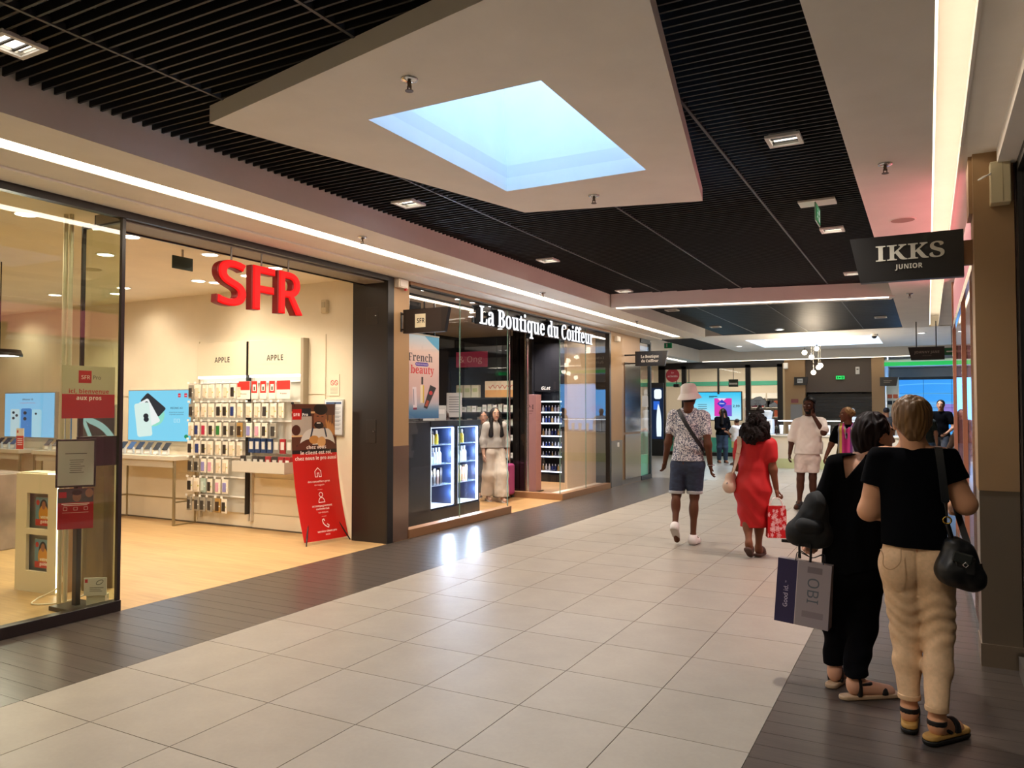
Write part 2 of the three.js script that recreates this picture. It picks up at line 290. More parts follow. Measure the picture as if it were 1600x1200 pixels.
// ================================================================ DOWNLIGHTS, SPRINKLERS, SPEAKERS
{
  const square = (pos, label, group, k = 8) => {
    const o = thing('downlight', label, 'light', pos, 0, group);
    const fr = extrude([[-0.11, -0.11], [0.11, -0.11], [0.11, 0.11], [-0.11, 0.11]], 0.02, [[[-0.085, -0.085], [0.085, -0.085], [0.085, 0.085], [-0.085, 0.085]]]); fr.rotateX(-Math.PI / 2); fr.translate(0, -0.012, 0);
    part('frame', metricUV(fr), M.white, o);
    part('reflector', [box(0.004, 0.06, 0.17, -0.085, 0.03, 0), box(0.004, 0.06, 0.17, 0.085, 0.03, 0), box(0.17, 0.06, 0.004, 0, 0.03, -0.085), box(0.17, 0.06, 0.004, 0, 0.03, 0.085), box(0.17, 0.004, 0.17, 0, 0.06, 0)], M.aluminium, o);
    part('lamp', [box(0.15, 0.006, 0.15, 0, 0.016, 0, 0.002)], glow(0xfff3e0, 2.2), o);
    spot(NEUTRAL, k, [pos[0], pos[1] - 0.01, pos[2]], [pos[0], 0, pos[2]], 1.0, 0.9, 3);
  };
  for (const [x, z, w] of [[-3.985, -5.45, 'between the skylight panel and the phone shop letters'], [-4.03, -8.36, 'beside the fascia across from the tan pillar'], [-4.06, -11.1, 'where the left fascia meets the cross beam'], [-3.96, -2.12, 'beside the fascia over the phone shop window']]) square([x, CEIL - 0.004, z], `square white downlight in the slat ceiling ${w}`, 'downlights along the left fascia');
  for (const [x, z, w] of [[-0.82, -5.35, 'beside the right soffit and the skylight panel edge'], [-0.82, -8.29, 'just behind the hanging exit sign'], [-0.85, -11.1, 'where the right soffit meets the cross beam'], [-0.82, -2.2, 'beside the right soffit ahead of the skylight panel']]) square([x, CEIL - 0.004, z], `square white downlight in the slat ceiling ${w}`, 'downlights along the right soffit', 13);
  for (const [x, z] of [[-4.08, -13.67], [-4.07, -16.9], [-0.79, -16.67], [-0.8, -13.7]]) square([x, CEIL - 0.008, z], 'square downlight in the glossy black ceiling beyond the cross beam', 'downlights in the glossy ceiling');
  const sprinkler = (pos, label) => {
    const o = thing('sprinkler_head', label, 'sprinkler', pos);
    part('rosette', lathe([[0, 0.002], [0.045, 0.002], [0.042, -0.01], [0.016, -0.018], [0, -0.018]]), M.chrome, o);
    part('nozzle', [cyl(0.012, 0.009, 0.03, 0, -0.03, 0, 12), box(0.006, 0.028, 0.006, 0.01, -0.05, 0), box(0.006, 0.028, 0.006, -0.01, -0.05, 0)], std(0x6a5d50, 0.4, 0.7), o);
    part('deflector', cyl(0.022, 0.022, 0.003, 0, -0.064, 0, 14), std(0x6a5d50, 0.4, 0.7), o);
  };
  sprinkler([-2.33, 3.305, -3.19], 'chrome sprinkler head on the skylight panel before the roof light');
  sprinkler([-2.32, 3.305, -5.66], 'chrome sprinkler head on the skylight panel behind the roof light');
  sprinkler([-0.223, SOFFIT, -5.56], 'chrome sprinkler head on the right soffit');
  sprinkler([-0.2, SOFFIT, -12.0], 'chrome sprinkler head on the right soffit behind the hanging black blade sign');
  sprinkler([-4.63, SOFFIT, -5.61], 'chrome sprinkler head on the left soffit before the phone shop letters');
  sprinkler([-4.66, SOFFIT, -9.5], 'chrome sprinkler head on the left soffit before the hair shop letters');
  sprinkler([-4.66, SOFFIT, -13.4], 'chrome sprinkler head on the left soffit past the hair shop letters');
  const sp = thing('ceiling_speaker', 'round flush speaker grille in the right soffit', 'speaker', [-0.165, SOFFIT, -7.3]);
  part('rim', lathe([[0.1, 0.004], [0.105, 0], [0.1, -0.006], [0.092, -0.004]]), M.plaster, sp);
  part('grille', cyl(0.093, 0.093, 0.004, 0, -0.001, 0, 32), std(0xb09a8e, 0.8), sp);
  // exit sign under its white plate
  const ex = thing('exit_sign', 'hanging green running-man exit sign under a white ceiling plate', 'sign', [-0.82, CEIL, -7.1]);
  part('plate', box(0.3, 0.02, 0.2, 0, -0.012, 0, 0.004), M.white, ex);
  const et = canvasTex(128, 64, (g) => { g.fillStyle = '#0a8f52'; g.fillRect(0, 0, 128, 64); g.fillStyle = '#e8fff2'; g.beginPath(); g.arc(50, 14, 6, 0, 7); g.fill(); g.lineWidth = 6; g.strokeStyle = '#e8fff2'; g.beginPath(); g.moveTo(50, 22); g.lineTo(44, 38); g.lineTo(56, 46); g.lineTo(54, 58); g.moveTo(44, 38); g.lineTo(36, 48); g.lineTo(26, 50); g.moveTo(49, 26); g.lineTo(62, 32); g.moveTo(48, 26); g.lineTo(36, 32); g.stroke(); g.fillRect(84, 8, 28, 48); g.fillStyle = '#0a8f52'; g.beginPath(); g.moveTo(74, 30); g.lineTo(98, 30); g.lineTo(98, 22); g.lineTo(108, 33); g.lineTo(98, 44); g.lineTo(98, 36); g.lineTo(74, 36); g.fill(); });
  part('panel', box(0.012, 0.16, 0.3, 0, -0.12, 0, 0.003), phys(0xbfe0d0, 0.1, { transmission: 0.4, thickness: 0 }), ex);
  const em = new THREE.MeshStandardMaterial({ map: et, emissiveMap: et, emissive: 0xffffff, emissiveIntensity: 0.25, roughness: 0.4 });
  part('pictogram', sheet(0.28, 0.14), em, ex, [-0.0075, -0.12, 0], -Math.PI / 2);
  const pr = part('pictogram', sheet(0.28, 0.14), em, ex, [0.0075, -0.12, 0], Math.PI / 2);
}
// ================================================================ LEFT: PHONE SHOP
const WZ = -7.45;                                                // side wall that carries the displays
{
  const wallM = std(0xeadfc6, 0.6, 0, { map: paintTex });
  const w = struct('wall_phone_shop', null, null, 'cream display wall of the phone shop with panel joints', 'wall');
  part('wall_face', span(-16.5, -6.15, 0, 4.2, WZ, WZ - 0.08), wallM, w);
  // panels proud of the wall between shadow gaps
  const xs = [-16.4, -14.6, -12.2, -11.0, -9.06], ys = [[0.02, 0.32], [0.33, 1.065], [1.08, 1.775], [1.79, 2.55]];
  for (let i = 0; i < xs.length - 1; i++) for (const [a, b] of ys) part('wall_panel', span(xs[i] + 0.003, xs[i + 1] - 0.003, a, b, WZ, WZ + 0.015), wallM, w);
  for (const [a, b] of [[0.02, 0.2], [0.215, 0.455], [0.47, 0.68], [0.695, 1.06], [1.08, 1.775], [1.79, 2.55]]) part('wall_panel', span(-7.03 + 0.003, -6.72, a, b, WZ, WZ + 0.015), wallM, w);
  for (const [a, b] of [[0.02, 0.2], [0.215, 0.455], [0.47, 0.68]]) part('wall_panel', span(-7.98, -7.035, a, b, WZ, WZ + 0.015), wallM, w);
  part('plinth', span(-16.4, -6.72, 0, 0.02, WZ, WZ + 0.012), std(0x6d6457, 0.5, 0.4), w);
  struct('wall_phone_shop_end', span(-16.5, -16.4, 0, 4.2, 3.3, WZ), wallM, 'far end wall of the phone shop', 'wall');
  struct('wall_phone_shop_side', span(-16.5, FACADE - 0.05, 0, 4.2, 3.3, 3.2), wallM, 'side wall of the phone shop out of sight', 'wall');
  struct('ceiling_phone_shop', span(-16.5, -5.9, 3.22, 3.3, 3.3, WZ), std(0xece2cc, 0.7, 0, { map: paintTex }), 'plain cream ceiling of the phone shop', 'ceiling');
  // dark header and shop front frame
  const h = struct('shopfront_frame_1', null, null, 'black steel header and threshold of the phone shop front', 'frame');
  part('header', span(FACADE - 0.05, FACADE + 0.02, 3.135, 3.195, 3.2, -7.34), M.darkFrame, h);
  part('bulkhead', span(-6.02, FACADE - 0.05, 3.12, 3.2, -3.9, -7.34), std(0x8b8376, 0.55), h);
  part('bulkhead_rail', span(-6.035, -6.02, 3.105, 3.2, -3.9, -7.34), M.darkFrame, h);
  part('threshold', span(FACADE - 0.07, FACADE + 0.015, 0, 0.085, 3.2, -3.93, 0.004), M.darkFrame, h);
  part('corner_post', span(FACADE - 0.03, FACADE, 0.08, 3.14, -3.9, -3.93), M.darkFrame, h);
  // front window, return pane
  const win = struct('window_1', null, null, 'tall front window of the phone shop', 'window');
  part('pane', pane(FACADE - 0.022, FACADE - 0.012, 0.085, 3.135, 3.2, -3.895), M.glassGreen, win);
  part('return_pane', pane(-6.2, FACADE - 0.03, 0.085, 3.12, -3.915, -3.925), M.glassGreen, win);
  part('return_frame', [span(-6.215, -6.195, 0, 3.13, -3.905, -3.935), span(-6.2, FACADE - 0.03, 3.105, 3.13, -3.905, -3.935), span(-6.2, FACADE - 0.03, 0, 0.03, -3.905, -3.935)], M.darkFrame, win);
  const col = thing('steel_pole', 'slim pale steel pole inside the phone shop window', 'pole', [-6.25, 0, -3.84]);
  part('shaft', [cyl(0.018, 0.018, 3.22, 0, 1.61, 0), cyl(0.018, 0.018, 3.22, -0.045, 1.61, 0.02)], std(0xd9cfb4, 0.3, 0.3), col);
  // black pillar between the shops
  const p = struct('wall_black_pillar', null, null, 'dark brown-black steel clad pillar with two small service flaps', 'pillar');
  const pm = std(0x2a2522, 0.32, 0.2);
  part('cladding', span(-6.2, FACADE, 0, 3.19, -7.345, -7.45), pm, p);
  part('edge_strip', span(FACADE - 0.01, FACADE + 0.012, 0, 3.19, -7.34, -7.455), M.black, p);
  const flap = (y0, y1, x0, x1) => { const f = part('service_flap', span(x0, x1, y0, y1, -7.345, -7.339, 0.002), std(0x2e2926, 0.3, 0.2), p); const k = part('flap_lock', cyl(0.012, 0.012, 0.01, x1 - 0.03, (y0 + y1) / 2, -7.336, 14).rotateX(0), M.chrome, f); };
  flap(2.62, 2.83, -5.99, -5.81); flap(1.19, 1.47, -5.98, -5.83);
}
// ---------------------------------------------------------------- ceiling lamps of the shop
{
  const mk = (x, z, k, aim) => {
    const o = thing('recessed_lamp', 'round recessed lamp in the phone shop ceiling', 'light', [x, 3.22, z], 0, 'round lamps in the phone shop ceiling');
    part('trim_ring', lathe([[0.075, 0.002], [0.1, 0.002], [0.1, -0.004], [0.078, -0.008]]), M.white, o);
    part('lamp', cyl(0.077, 0.077, 0.006, 0, -0.004, 0, 24), glow(0xfff2da, 12), o);
    spot(0xffedd6, k * 0.39, [x, 3.2, z], aim ?? [x, 0, z], 1.15, 0.7, 3);
  };
  for (const [u, v] of [[40, 335], [204, 370], [165, 398], [193, 450], [310, 439], [328, 398], [86, 461], [430, 419], [387, 431]]) { const q = onY(u, v, 3.216); mk(q[0], q[2], 17); }
  mk(-12.6, -5.0, 22); mk(-14.4, -3.5, 22); mk(-9.2, -2.6, 22); mk(-12, -1.5, 22); mk(-7.6, -1.4, 18);
  // wall washers close to the display wall give the scallops
  for (const x of [-13.2, -10.0, -8.0]) mk(x, -6.8, 5.5, [x, 1.2, -7.45]);
  const s = thing('exit_plate', 'dark green exit plate hanging under the phone shop ceiling', 'sign', [-6.6, 3.07, -5.2]);
  part('plate', box(0.015, 0.13, 0.24, 0, 0, 0, 0.003), std(0x22382a, 0.5), s); part('hanger', box(0.01, 0.08, 0.02, 0, 0.1, 0), M.aluminium, s);
  const rs = thing('ceiling_speaker', 'round flush speaker in the phone shop ceiling', 'speaker', onY(143, 421, 3.218));
  part('grille', lathe([[0, -0.006], [0.1, -0.006], [0.11, 0]]), std(0xb9ad90, 0.8), rs);
  const pd = thing('pendant_lamp', 'black round pendant lamp hanging in the phone shop', 'lamp', [-8.95, 2.2, -4.72]);
  part('cord', cyl(0.006, 0.006, 1.0, 0, 0.54, 0, 8), M.black, pd); part('shade', lathe([[0.02, 0.05], [0.2, 0.05], [0.22, 0.0], [0.22, -0.02], [0.19, -0.02], [0.18, 0.0], [0, 0.0]]), M.black, pd);
  part('diffuser', cyl(0.185, 0.185, 0.008, 0, -0.012, 0), glow(0xffffff, 4), pd); point(0xfff4e4, 4, [-8.95, 2.15, -4.72], 5);
}
// ---------------------------------------------------------------- hanging red letters
{
  const face = new THREE.MeshStandardMaterial({ color: 0x8a0206, emissive: 0xff0008, emissiveIntensity: 0.55, roughness: 0.8 }); face.name = 'sign_face';
  const side = std(0x8c0f10, 0.45);
  const spots = [['S', -5.03, 0.30], ['F', -5.42, 0.27], ['R', -5.78, 0.3]];
  for (const [ch, z, w] of spots) {
    const g = text(ch, sansReg, 0.43, 0.07, 0.015), bb = g.boundingBox; g.translate(-(bb.min.x + bb.max.x) / 2, -bb.min.y, 0); g.scale(0.335 / (bb.max.x - bb.min.x) * (ch === 'F' ? 0.86 : 1), 0.43 / (bb.max.y - bb.min.y), 1);
    const o = thing('sign_letter', `large red hanging letter ${ch} of the phone shop sign`, 'sign', [-5.78, 2.56, z], Math.PI / 2);
    part('letter_body', g, side, o);
    const f = text(ch, sansReg, 0.43, 0.004, 0.0125), fb = f.boundingBox; f.translate(-(fb.min.x + fb.max.x) / 2, -fb.min.y, 0); f.scale(0.33 / (fb.max.x - fb.min.x) * (ch === 'F' ? 0.86 : 1), 0.428 / (fb.max.y - fb.min.y), 1); f.translate(0, 0.001, 0.087);
    part('lit_face', f, face, o);
    part('hanging_rod', cyl(0.008, 0.008, 0.24, ch === 'S' ? 0.02 : 0, 0.54, 0.05, 10), std(0x77706a, 0.4, 0.5), o);
  }
}
// ---------------------------------------------------------------- screens
{
  const screen = (u0, u1, v0, v1, label, tex, proud = 0.06) => {
    const a = onZ(u0, v0, WZ + proud + 0.02), b = onZ(u1, v1, WZ + proud + 0.02), w = b[0] - a[0], h = a[1] - b[1];
    const o = thing('wall_screen', label, 'television', [(a[0] + b[0]) / 2, (a[1] + b[1]) / 2, WZ + 0.015]);
    part('housing', box(w + 0.03, h + 0.03, proud, 0, 0, proud / 2, 0.008), std(0xb7b4ad, 0.35, 0.6), o);
    part('display', sheet(w, h), new THREE.MeshStandardMaterial({ color: 0x111111, map: tex, emissive: 0xffffff, emissiveMap: tex, emissiveIntensity: 0.6, roughness: 0.25 }), o, [0, 0, proud + 0.002]);
    areaLight(0xaed8ff, 0.8, w * 0.95, h * 0.95, [o.position.x, o.position.y, WZ + proud + 0.03], [o.position.x, o.position.y, 0]);
    return o;
  };
  const phone = (g, x, y, w, h, ang, col, cam) => { g.save(); g.translate(x, y); g.rotate(ang); g.fillStyle = col; g.beginPath(); g.roundRect(-w / 2, -h / 2, w, h, w * 0.16); g.fill(); g.fillStyle = '#1b2531'; for (const [cx, cy, r] of cam) { g.beginPath(); g.arc(cx * w, cy * h, r * w, 0, 7); g.fill(); } g.restore(); };
  const t1 = canvasTex(512, 460, (g, w, h) => {
    g.fillStyle = '#86c6fb'; g.fillRect(0, 0, w, h); g.fillStyle = '#203040'; g.font = 'bold 24px sans-serif'; g.textAlign = 'center'; g.fillText('iPhone 15', 240, 74); g.fillStyle = '#c06a8a'; g.font = '16px sans-serif'; g.fillText('Lorsque SFR rime avec', 240, 108);
    phone(g, 110, 330, 96, 330, 0, '#b9d3e6', [[-0.18, -0.38, 0.15], [-0.18, -0.2, 0.15], [0.18, -0.29, 0.15]]); phone(g, 228, 330, 112, 340, 0, '#2f7fd0', [[-0.12, -0.36, 0.16], [-0.12, -0.18, 0.16]]); phone(g, 336, 330, 96, 320, 0, '#a9d6f5', [[-0.1, -0.36, 0.12]]);
  });
  const t2 = canvasTex(640, 530, (g, w, h) => {
    g.fillStyle = '#7fd4f2'; g.fillRect(0, 0, w, h); g.fillStyle = '#8fe0c8'; g.beginPath(); g.arc(260, 260, 120, 0, 7); g.fill();
    phone(g, 260, 150, 120, 260, -0.85, '#2a3038', [[0.2, -0.36, 0.12]]); phone(g, 220, 230, 120, 280, -0.5, '#eef3f1', [[0.2, -0.36, 0.14]]); phone(g, 160, 310, 160, 360, -0.12, '#d9f0e8', [[0.2, -0.1, 0.17], [0.2, -0.0, 0.17]]);
    g.fillStyle = '#20303a'; g.font = '28px sans-serif'; g.textAlign = 'center'; g.fillText('REDMI A3', 500, 195); g.font = '15px sans-serif'; g.fillText('Grand écran immersif', 500, 235); g.fillText('et grande autonomie', 500, 256); g.strokeStyle = '#e9fbff'; g.lineWidth = 3; g.strokeRect(478, 300, 20, 34); g.strokeRect(512, 300, 20, 34);
    g.fillStyle = '#d6263c'; g.fillRect(514, 34, 26, 40); g.fillRect(576, 34, 28, 40); g.fillStyle = '#fff'; g.font = 'bold 13px sans-serif'; g.fillText('mi', 527, 60); g.fillText('SFR', 590, 60); g.fillStyle = '#1f8f5a'; g.beginPath(); g.arc(600, 480, 20, 0, 7); g.fill();
  });
  const t3 = canvasTex(256, 220, (g, w, h) => { g.fillStyle = '#20282c'; g.fillRect(0, 0, w, h); g.strokeStyle = '#9fc6d2'; g.lineWidth = 40; g.beginPath(); g.moveTo(40, 20); g.bezierCurveTo(70, 140, 150, 60, 250, 210); g.stroke(); g.lineWidth = 26; g.beginPath(); g.moveTo(20, 40); g.lineTo(100, 210); g.stroke(); });
  screen(8, 84, 615, 684, 'wall screen with three blue phones on pale blue', t1);
  screen(201, 297, 611, 690, 'wall screen with fanned white phones on turquoise', t2);
  screen(121, 178, 634, 690, 'wall screen with pale curves on a dark picture', t3);
  const ph = thing('tall_phone_poster', 'narrow blue lit phone poster on the display wall', 'poster', onZ(105, 666, WZ + 0.03));
  part('panel', box(0.2, 0.62, 0.03, 0, 0, 0, 0.005), std(0x2f78b8, 0.3), ph);
}
// ---------------------------------------------------------------- display tables with phones
{
  const topM = std(0xd3cbb8, 0.35), legM = std(0xa89b7b, 0.35, 0.7);
  const table = (x0, x1, label) => {
    const o = thing('display_table', label, 'table', [(x0 + x1) / 2, 0, -7.26]), w = x1 - x0, y = 0.95, d = 0.4;
    part('tabletop', box(w, 0.06, d + 0.04, 0, y - 0.03, 0, 0.004), topM, o);
    part('apron', box(w - 0.06, 0.1, 0.015, 0, y - 0.11, 0.17), topM, o);
    for (const sx of [-1, 1]) for (const sz of [-1, 1]) part('leg', box(0.03, y - 0.06, 0.03, sx * (w / 2 - 0.025), (y - 0.06) / 2, sz * (d / 2 - 0.02)), legM, o);
    for (const sx of [-1, 1]) { part('foot_rail', box(0.03, 0.02, d - 0.07, sx * (w / 2 - 0.025), 0.011, 0), legM, o); part('side_rail', box(0.02, 0.02, d - 0.07, sx * (w / 2 - 0.025), 0.32, 0), legM, o); }
    part('rear_rail', box(w - 0.08, 0.02, 0.02, 0, 0.32, -d / 2 + 0.02), legM, o);
    return o;
  };
  table(-10.62, -9.07, 'long pale display table under the turquoise screen');
  table(-12.4, -11.05, 'pale display table under the dark curve screen');
  table(-14.6, -12.75, 'pale display table under the three-phone screen');
  const phoneG = new RoundedBoxGeometry(0.078, 0.16, 0.009, 2, 0.004); const standG = merge([box(0.05, 0.11, 0.03, 0, 0.055, 0, 0.006)]);
  const proto = {};
  const demo = (x, z, col, lab, group, turn = 0.45) => {
    const o = thing('demo_phone', lab, 'phone', [x, 0.95, z], turn, group);
    part('stand', box(0.045, 0.1, 0.05, 0, 0.05, -0.01, 0.005), M.white, o);
    const p = part('handset', phoneG, std(col, 0.25), o, [0, 0.125, 0.01]); p.rotation.x = -0.95;
    const q = part('price_card', box(0.06, 0.08, 0.003, 0.0, 0.04, 0.075), M.white, o); q.rotation.x = -0.3;
  };
  const cols = [0x1f2630, 0x2c3b4c, 0x3a5a86, 0x24364d, 0x3b4046, 0x2b2f36];
  for (let i = 0; i < 7; i++) demo(-10.55 + i * 0.19, -7.2, cols[i % 6], 'demo phone on a white stand on the table under the turquoise screen', 'demo phones under the turquoise screen');
  for (let i = 0; i < 7; i++) demo(-14.4 + i * 0.21, -7.2, cols[(i + 2) % 6], 'demo phone on a white stand on the table under the three-phone screen', 'demo phones under the three-phone screen');
  for (let i = 0; i < 4; i++) demo(-12.2 + i * 0.22, -7.2, cols[(i + 4) % 6], 'demo phone on a white stand on the table under the dark curve screen', 'demo phones under the dark curve screen');
  const rt = canvasTex(64, 96, (g) => { g.fillStyle = '#f2efe8'; g.fillRect(0, 0, 64, 34); g.fillStyle = '#d0402c'; g.fillRect(0, 34, 64, 62); g.fillStyle = '#fff'; for (let i = 0; i < 4; i++) g.fillRect(10, 46 + i * 9, 44, 3); g.fillStyle = '#d0402c'; g.fillRect(6, 8, 12, 12); });
  const rc = thing('red_price_card', 'tall red and white price card standing on the table beside the three-phone screen', 'card', [-12.62 - 0.2, 0.95, -7.1], 0.2);
  part('card', box(0.16, 0.34, 0.006, 0, 0.17, 0), std(0xffffff, 0.5), rc); part('print', sheet(0.155, 0.33), std(0xffffff, 0.5, 0, { map: rt }), rc, [0, 0.17, 0.004]);
  // concrete-look counter
  const conc = dataTex(256, 256, (u, v) => tint([134, 120, 108], 0.75 + 0.5 * fbm(u * 5, v * 5, 5, 5, 5, 71)));
  const c = thing('concrete_counter', 'grey concrete-look counter block at the phone shop edge', 'counter', [-9.78, 0, -4.93]);
  part('block', box(1.1, 0.86, 0.7, 0, 0.43, 0, 0.01), std(0xffffff, 0.6, 0, { map: conc }), c);
  const br = solo('white_brochure', 'white folded card standing on the concrete-look counter', 'card', [box(0.12, 0.1, 0.005, 0, 0.05, 0)], M.white, [-9.2, 0.86, -4.8], 0.4);
}
// ---------------------------------------------------------------- accessory wall
{
  const bays = [[-8.99, -8.0], [-7.99, -7.03]];
  const metal = std(0xcfc8ba, 0.4, 0.3), back = std(0xbdbbb0, 0.5);
  bays.forEach(([x0, x1], i) => {
    const o = thing('accessory_bay', i ? 'accessory display bay with shelf box and lettered header beside the red banner' : 'accessory display bay full of phone cases under a lettered header beside the turquoise screen', 'shelving', [(x0 + x1) / 2, 0, WZ + 0.015]);
    const w = x1 - x0, bottom = i ? 1.15 : 0.2;
    part('header_panel', box(w - 0.02, 0.46, 0.1, 0, 2.28, 0.05, 0.006), std(0xdcd0b6, 0.5), o);
    const tx = canvasTex(256, 96, (g) => { g.fillStyle = '#dccfb4'; g.fillRect(0, 0, 256, 96); g.fillStyle = '#2b2724'; g.font = 'bold 62px sans-serif'; g.textAlign = 'center'; g.fillText('APPLE', 128, 70); });
    part('header_print', sheet(0.42, 0.157), std(0xffffff, 0.5, 0, { map: tx }), o, [0.02, 2.27, 0.102]);
    part('light_bar', box(w - 0.06, 0.03, 0.05, 0, 2.035, 0.07), glow(0xfff6e6, 3), o);
    areaLight(0xfff0d8, 2.6, w - 0.06, 0.05, [o.position.x, 2.015, WZ + 0.12], [o.position.x, 0, WZ + 0.12]);
    part('back_panel', box(w - 0.03, 2.05 - bottom, 0.012, 0, (2.05 + bottom) / 2, 0.006), back, o);
    for (const sx of i ? [-1, 1] : [-1, 1]) part('upright', box(0.03, 2.0, 0.04, sx * (w / 2 - 0.02), 1.1, 0.02), metal, o);
    if (i) part('end_panel', box(0.045, 2.3, 0.1, w / 2 + 0.01, 1.36, 0.05), std(0xa79c86, 0.5, 0.3), o);
    if (!i) part('divider', box(0.012, 2.3, 0.11, w / 2, 1.35, 0.055), M.darkFrame, o);
    for (const y of (i ? [1.96, 1.7, 1.44] : [1.96, 1.7, 1.44, 1.185, 0.94, 0.67, 0.41])) part('hook_rail', box(w - 0.05, 0.018, 0.02, 0, y, 0.025), M.white, o);
  });
  // hanging packs: one proto per look, cloned
  const packTypes = {
    white: ['white phone-case pack with a pale case', 0xeee6d6, 0xd8c9ae], dark: ['white phone-case pack with a black case', 0xeee6d6, 0x2c2622], blue: ['pack with a dark blue phone case', 0xe8e2d4, 0x24356e], pink: ['pack with a crimson phone case', 0xe8e2d4, 0xb0284a],
    green: ['pack with a green phone case', 0xefe8d8, 0x2e7a3a], lilac: ['pack with a lilac phone case', 0xefe8d8, 0x8a88c0], rose: ['pack with a rose phone case', 0xefe8d8, 0xd7a0b4], grey: ['grey charger pack with a dark cable', 0x9c9688, 0x3a3632], gold: ['gold-brown pack with a dark case', 0xb08a4c, 0x3a2a1c], teal: ['pale teal screen-protector pack', 0xa9bdb2, 0xc2d2c8],
  };
  const protos = {};
  const rowName = (y) => y > 1.9 ? 'top' : y > 1.6 ? 'second' : y > 1.4 ? 'third' : y > 1.1 ? 'fourth' : y > 0.9 ? 'fifth' : y > 0.6 ? 'sixth' : 'lowest';
  const pack = (type, x, y) => {
    const where = `${rowName(y)} row of the ${x < -7.97 ? 'long' : 'short'} accessory bay`;
    const [what, card, item] = packTypes[type];
    if (!protos[type]) {
      const o = thing('accessory_pack', '', 'package', [0, -5, 0], 0, '');
      part('card', box(0.1, 0.19, 0.016, 0, -0.11, 0, 0.003), std(card, 0.5), o);
      part('case', box(0.058, 0.125, 0.012, -0.008, -0.12, 0.012, 0.005), std(item, 0.4), o);
      part('sticker', box(0.02, 0.014, 0.003, 0.033, -0.12, 0.009), std(type === 'white' || type === 'dark' ? 0xb8b848 : 0xf4f2ea, 0.5), o);
      part('hook', box(0.008, 0.008, 0.13, 0, 0.0, -0.02), M.chrome, o);
      part('price_tag', box(0.04, 0.028, 0.003, 0, 0.012, 0.05), M.white, o);
      protos[type] = o; o.position.set(x, y, WZ + 0.14); o.userData.label = `${what} on the ${where}`; o.userData.group = `${type} packs on the ${where}`; o.userData.category = 'package'; return o;
    }
    return copy(protos[type], [x, y, WZ + 0.13 + 0.02 * rnd()], rr(-0.12, 0.12), `${what} on the ${where}`, `${type} packs on the ${where}`);
  };
  const rows = [
    [1.95, 'grey white white white white white dark white'], [1.69, 'grey white white white dark dark blue white'], [1.43, 'white blue pink dark green dark grey gold'],
    [1.175, 'dark blue dark white white dark white white'], [0.93, 'grey grey lilac rose white white'], [0.66, 'dark white teal dark rose lilac'], [0.4, 'grey grey grey grey gold dark'],
  ];
  for (const [y, line] of rows) { const a = line.split(' '); a.forEach((t, k) => pack(t, -9.06 + k * 0.135 + (k > 3 ? 0.02 : 0), y)); }
  [[1.69, 'white white dark white white'], [1.43, 'lilac rose dark grey']].forEach(([y, line]) => line.split(' ').forEach((t, k) => pack(t, -7.92 + k * 0.145, y)));
  // red gift cards on the top row
  const gt = canvasTex(96, 128, (g) => { g.fillStyle = '#efe6d4'; g.fillRect(0, 0, 96, 128); g.fillStyle = '#cf2a22'; g.fillRect(0, 0, 96, 64); g.fillStyle = '#4a4038'; g.font = 'bold 15px sans-serif'; g.textAlign = 'center'; g.fillText('Promo', 48, 96); });
  const gs = canvasTex(64, 128, (g) => { g.fillStyle = '#efe6d4'; g.fillRect(0, 0, 64, 128); g.fillStyle = '#cf2a22'; g.fillRect(0, 0, 64, 86); g.fillStyle = '#f3eadb'; g.fillRect(14, 24, 36, 48); g.fillStyle = '#4a4038'; g.fillRect(24, 40, 16, 26); });
  const card = (w, x, tex, lab) => { const o = thing('red_gift_card', lab, 'card', [x, 1.97, WZ + 0.15], 0, 'red cards on the accessory wall'); part('card', box(w, 0.24, 0.006, 0, -0.12, 0), M.white, o); part('print', sheet(w - 0.004, 0.236), std(0xffffff, 0.5, 0, { map: tex }), o, [0, -0.12, 0.004]); };
  card(0.24, -8.02, gt, 'wide red and cream promotion card on the top row of the accessory wall'); card(0.24, -7.3, gt, 'wide red and cream promotion card on the top row of the accessory wall');
  for (const x of [-7.82, -7.66, -7.5]) card(0.11, x, gs, 'narrow red card with a white device picture on the accessory wall');
  // shelf box with a clear front full of boxed accessories
  const sb = thing('shelf_box', 'grey shelf box with a clear front on the accessory wall', 'shelf', [-7.5, 0.78, WZ + 0.02]);
  part('tray', [box(0.92, 0.14, 0.012, 0, 0.08, 0.36), box(0.92, 0.012, 0.36, 0, 0.01, 0.18), box(0.012, 0.14, 0.36, -0.455, 0.08, 0.18), box(0.012, 0.14, 0.36, 0.455, 0.08, 0.18)], std(0xc4beb0, 0.45), sb);
  part('clear_front', box(0.92, 0.26, 0.006, 0, 0.28, 0.355), M.glass, sb);
  const bcols = [[0x1f3a66, 'navy boxed accessory in the clear shelf box'], [0x9c1f26, 'dark red boxed accessory in the clear shelf box'], [0x2a2624, 'black boxed accessory in the clear shelf box'], [0x8a8678, 'grey boxed accessory in the clear shelf box']];
  for (let k = 0; k < 16; k++) { const c = bcols[k < 8 ? [0, 0, 0, 0, 3, 1, 3, 1][k] : [2, 3, 2, 2, 1, 2, 1, 1][k - 8]]; const o = thing('boxed_accessory', c[1], 'box', [-7.9 + (k % 8) * 0.113, k < 8 ? 1.02 : 0.8, WZ + (k < 8 ? 0.1 : 0.24)], rr(-0.15, 0.15), c[1].replace('in', 'standing in')); part('carton', box(0.1, 0.19, 0.05, 0, 0.095, 0, 0.003), std(c[0], 0.45), o); part('label_print', box(0.06, 0.1, 0.003, 0, 0.1, 0.026), std(0xd9d6cc, 0.5), o); }
}
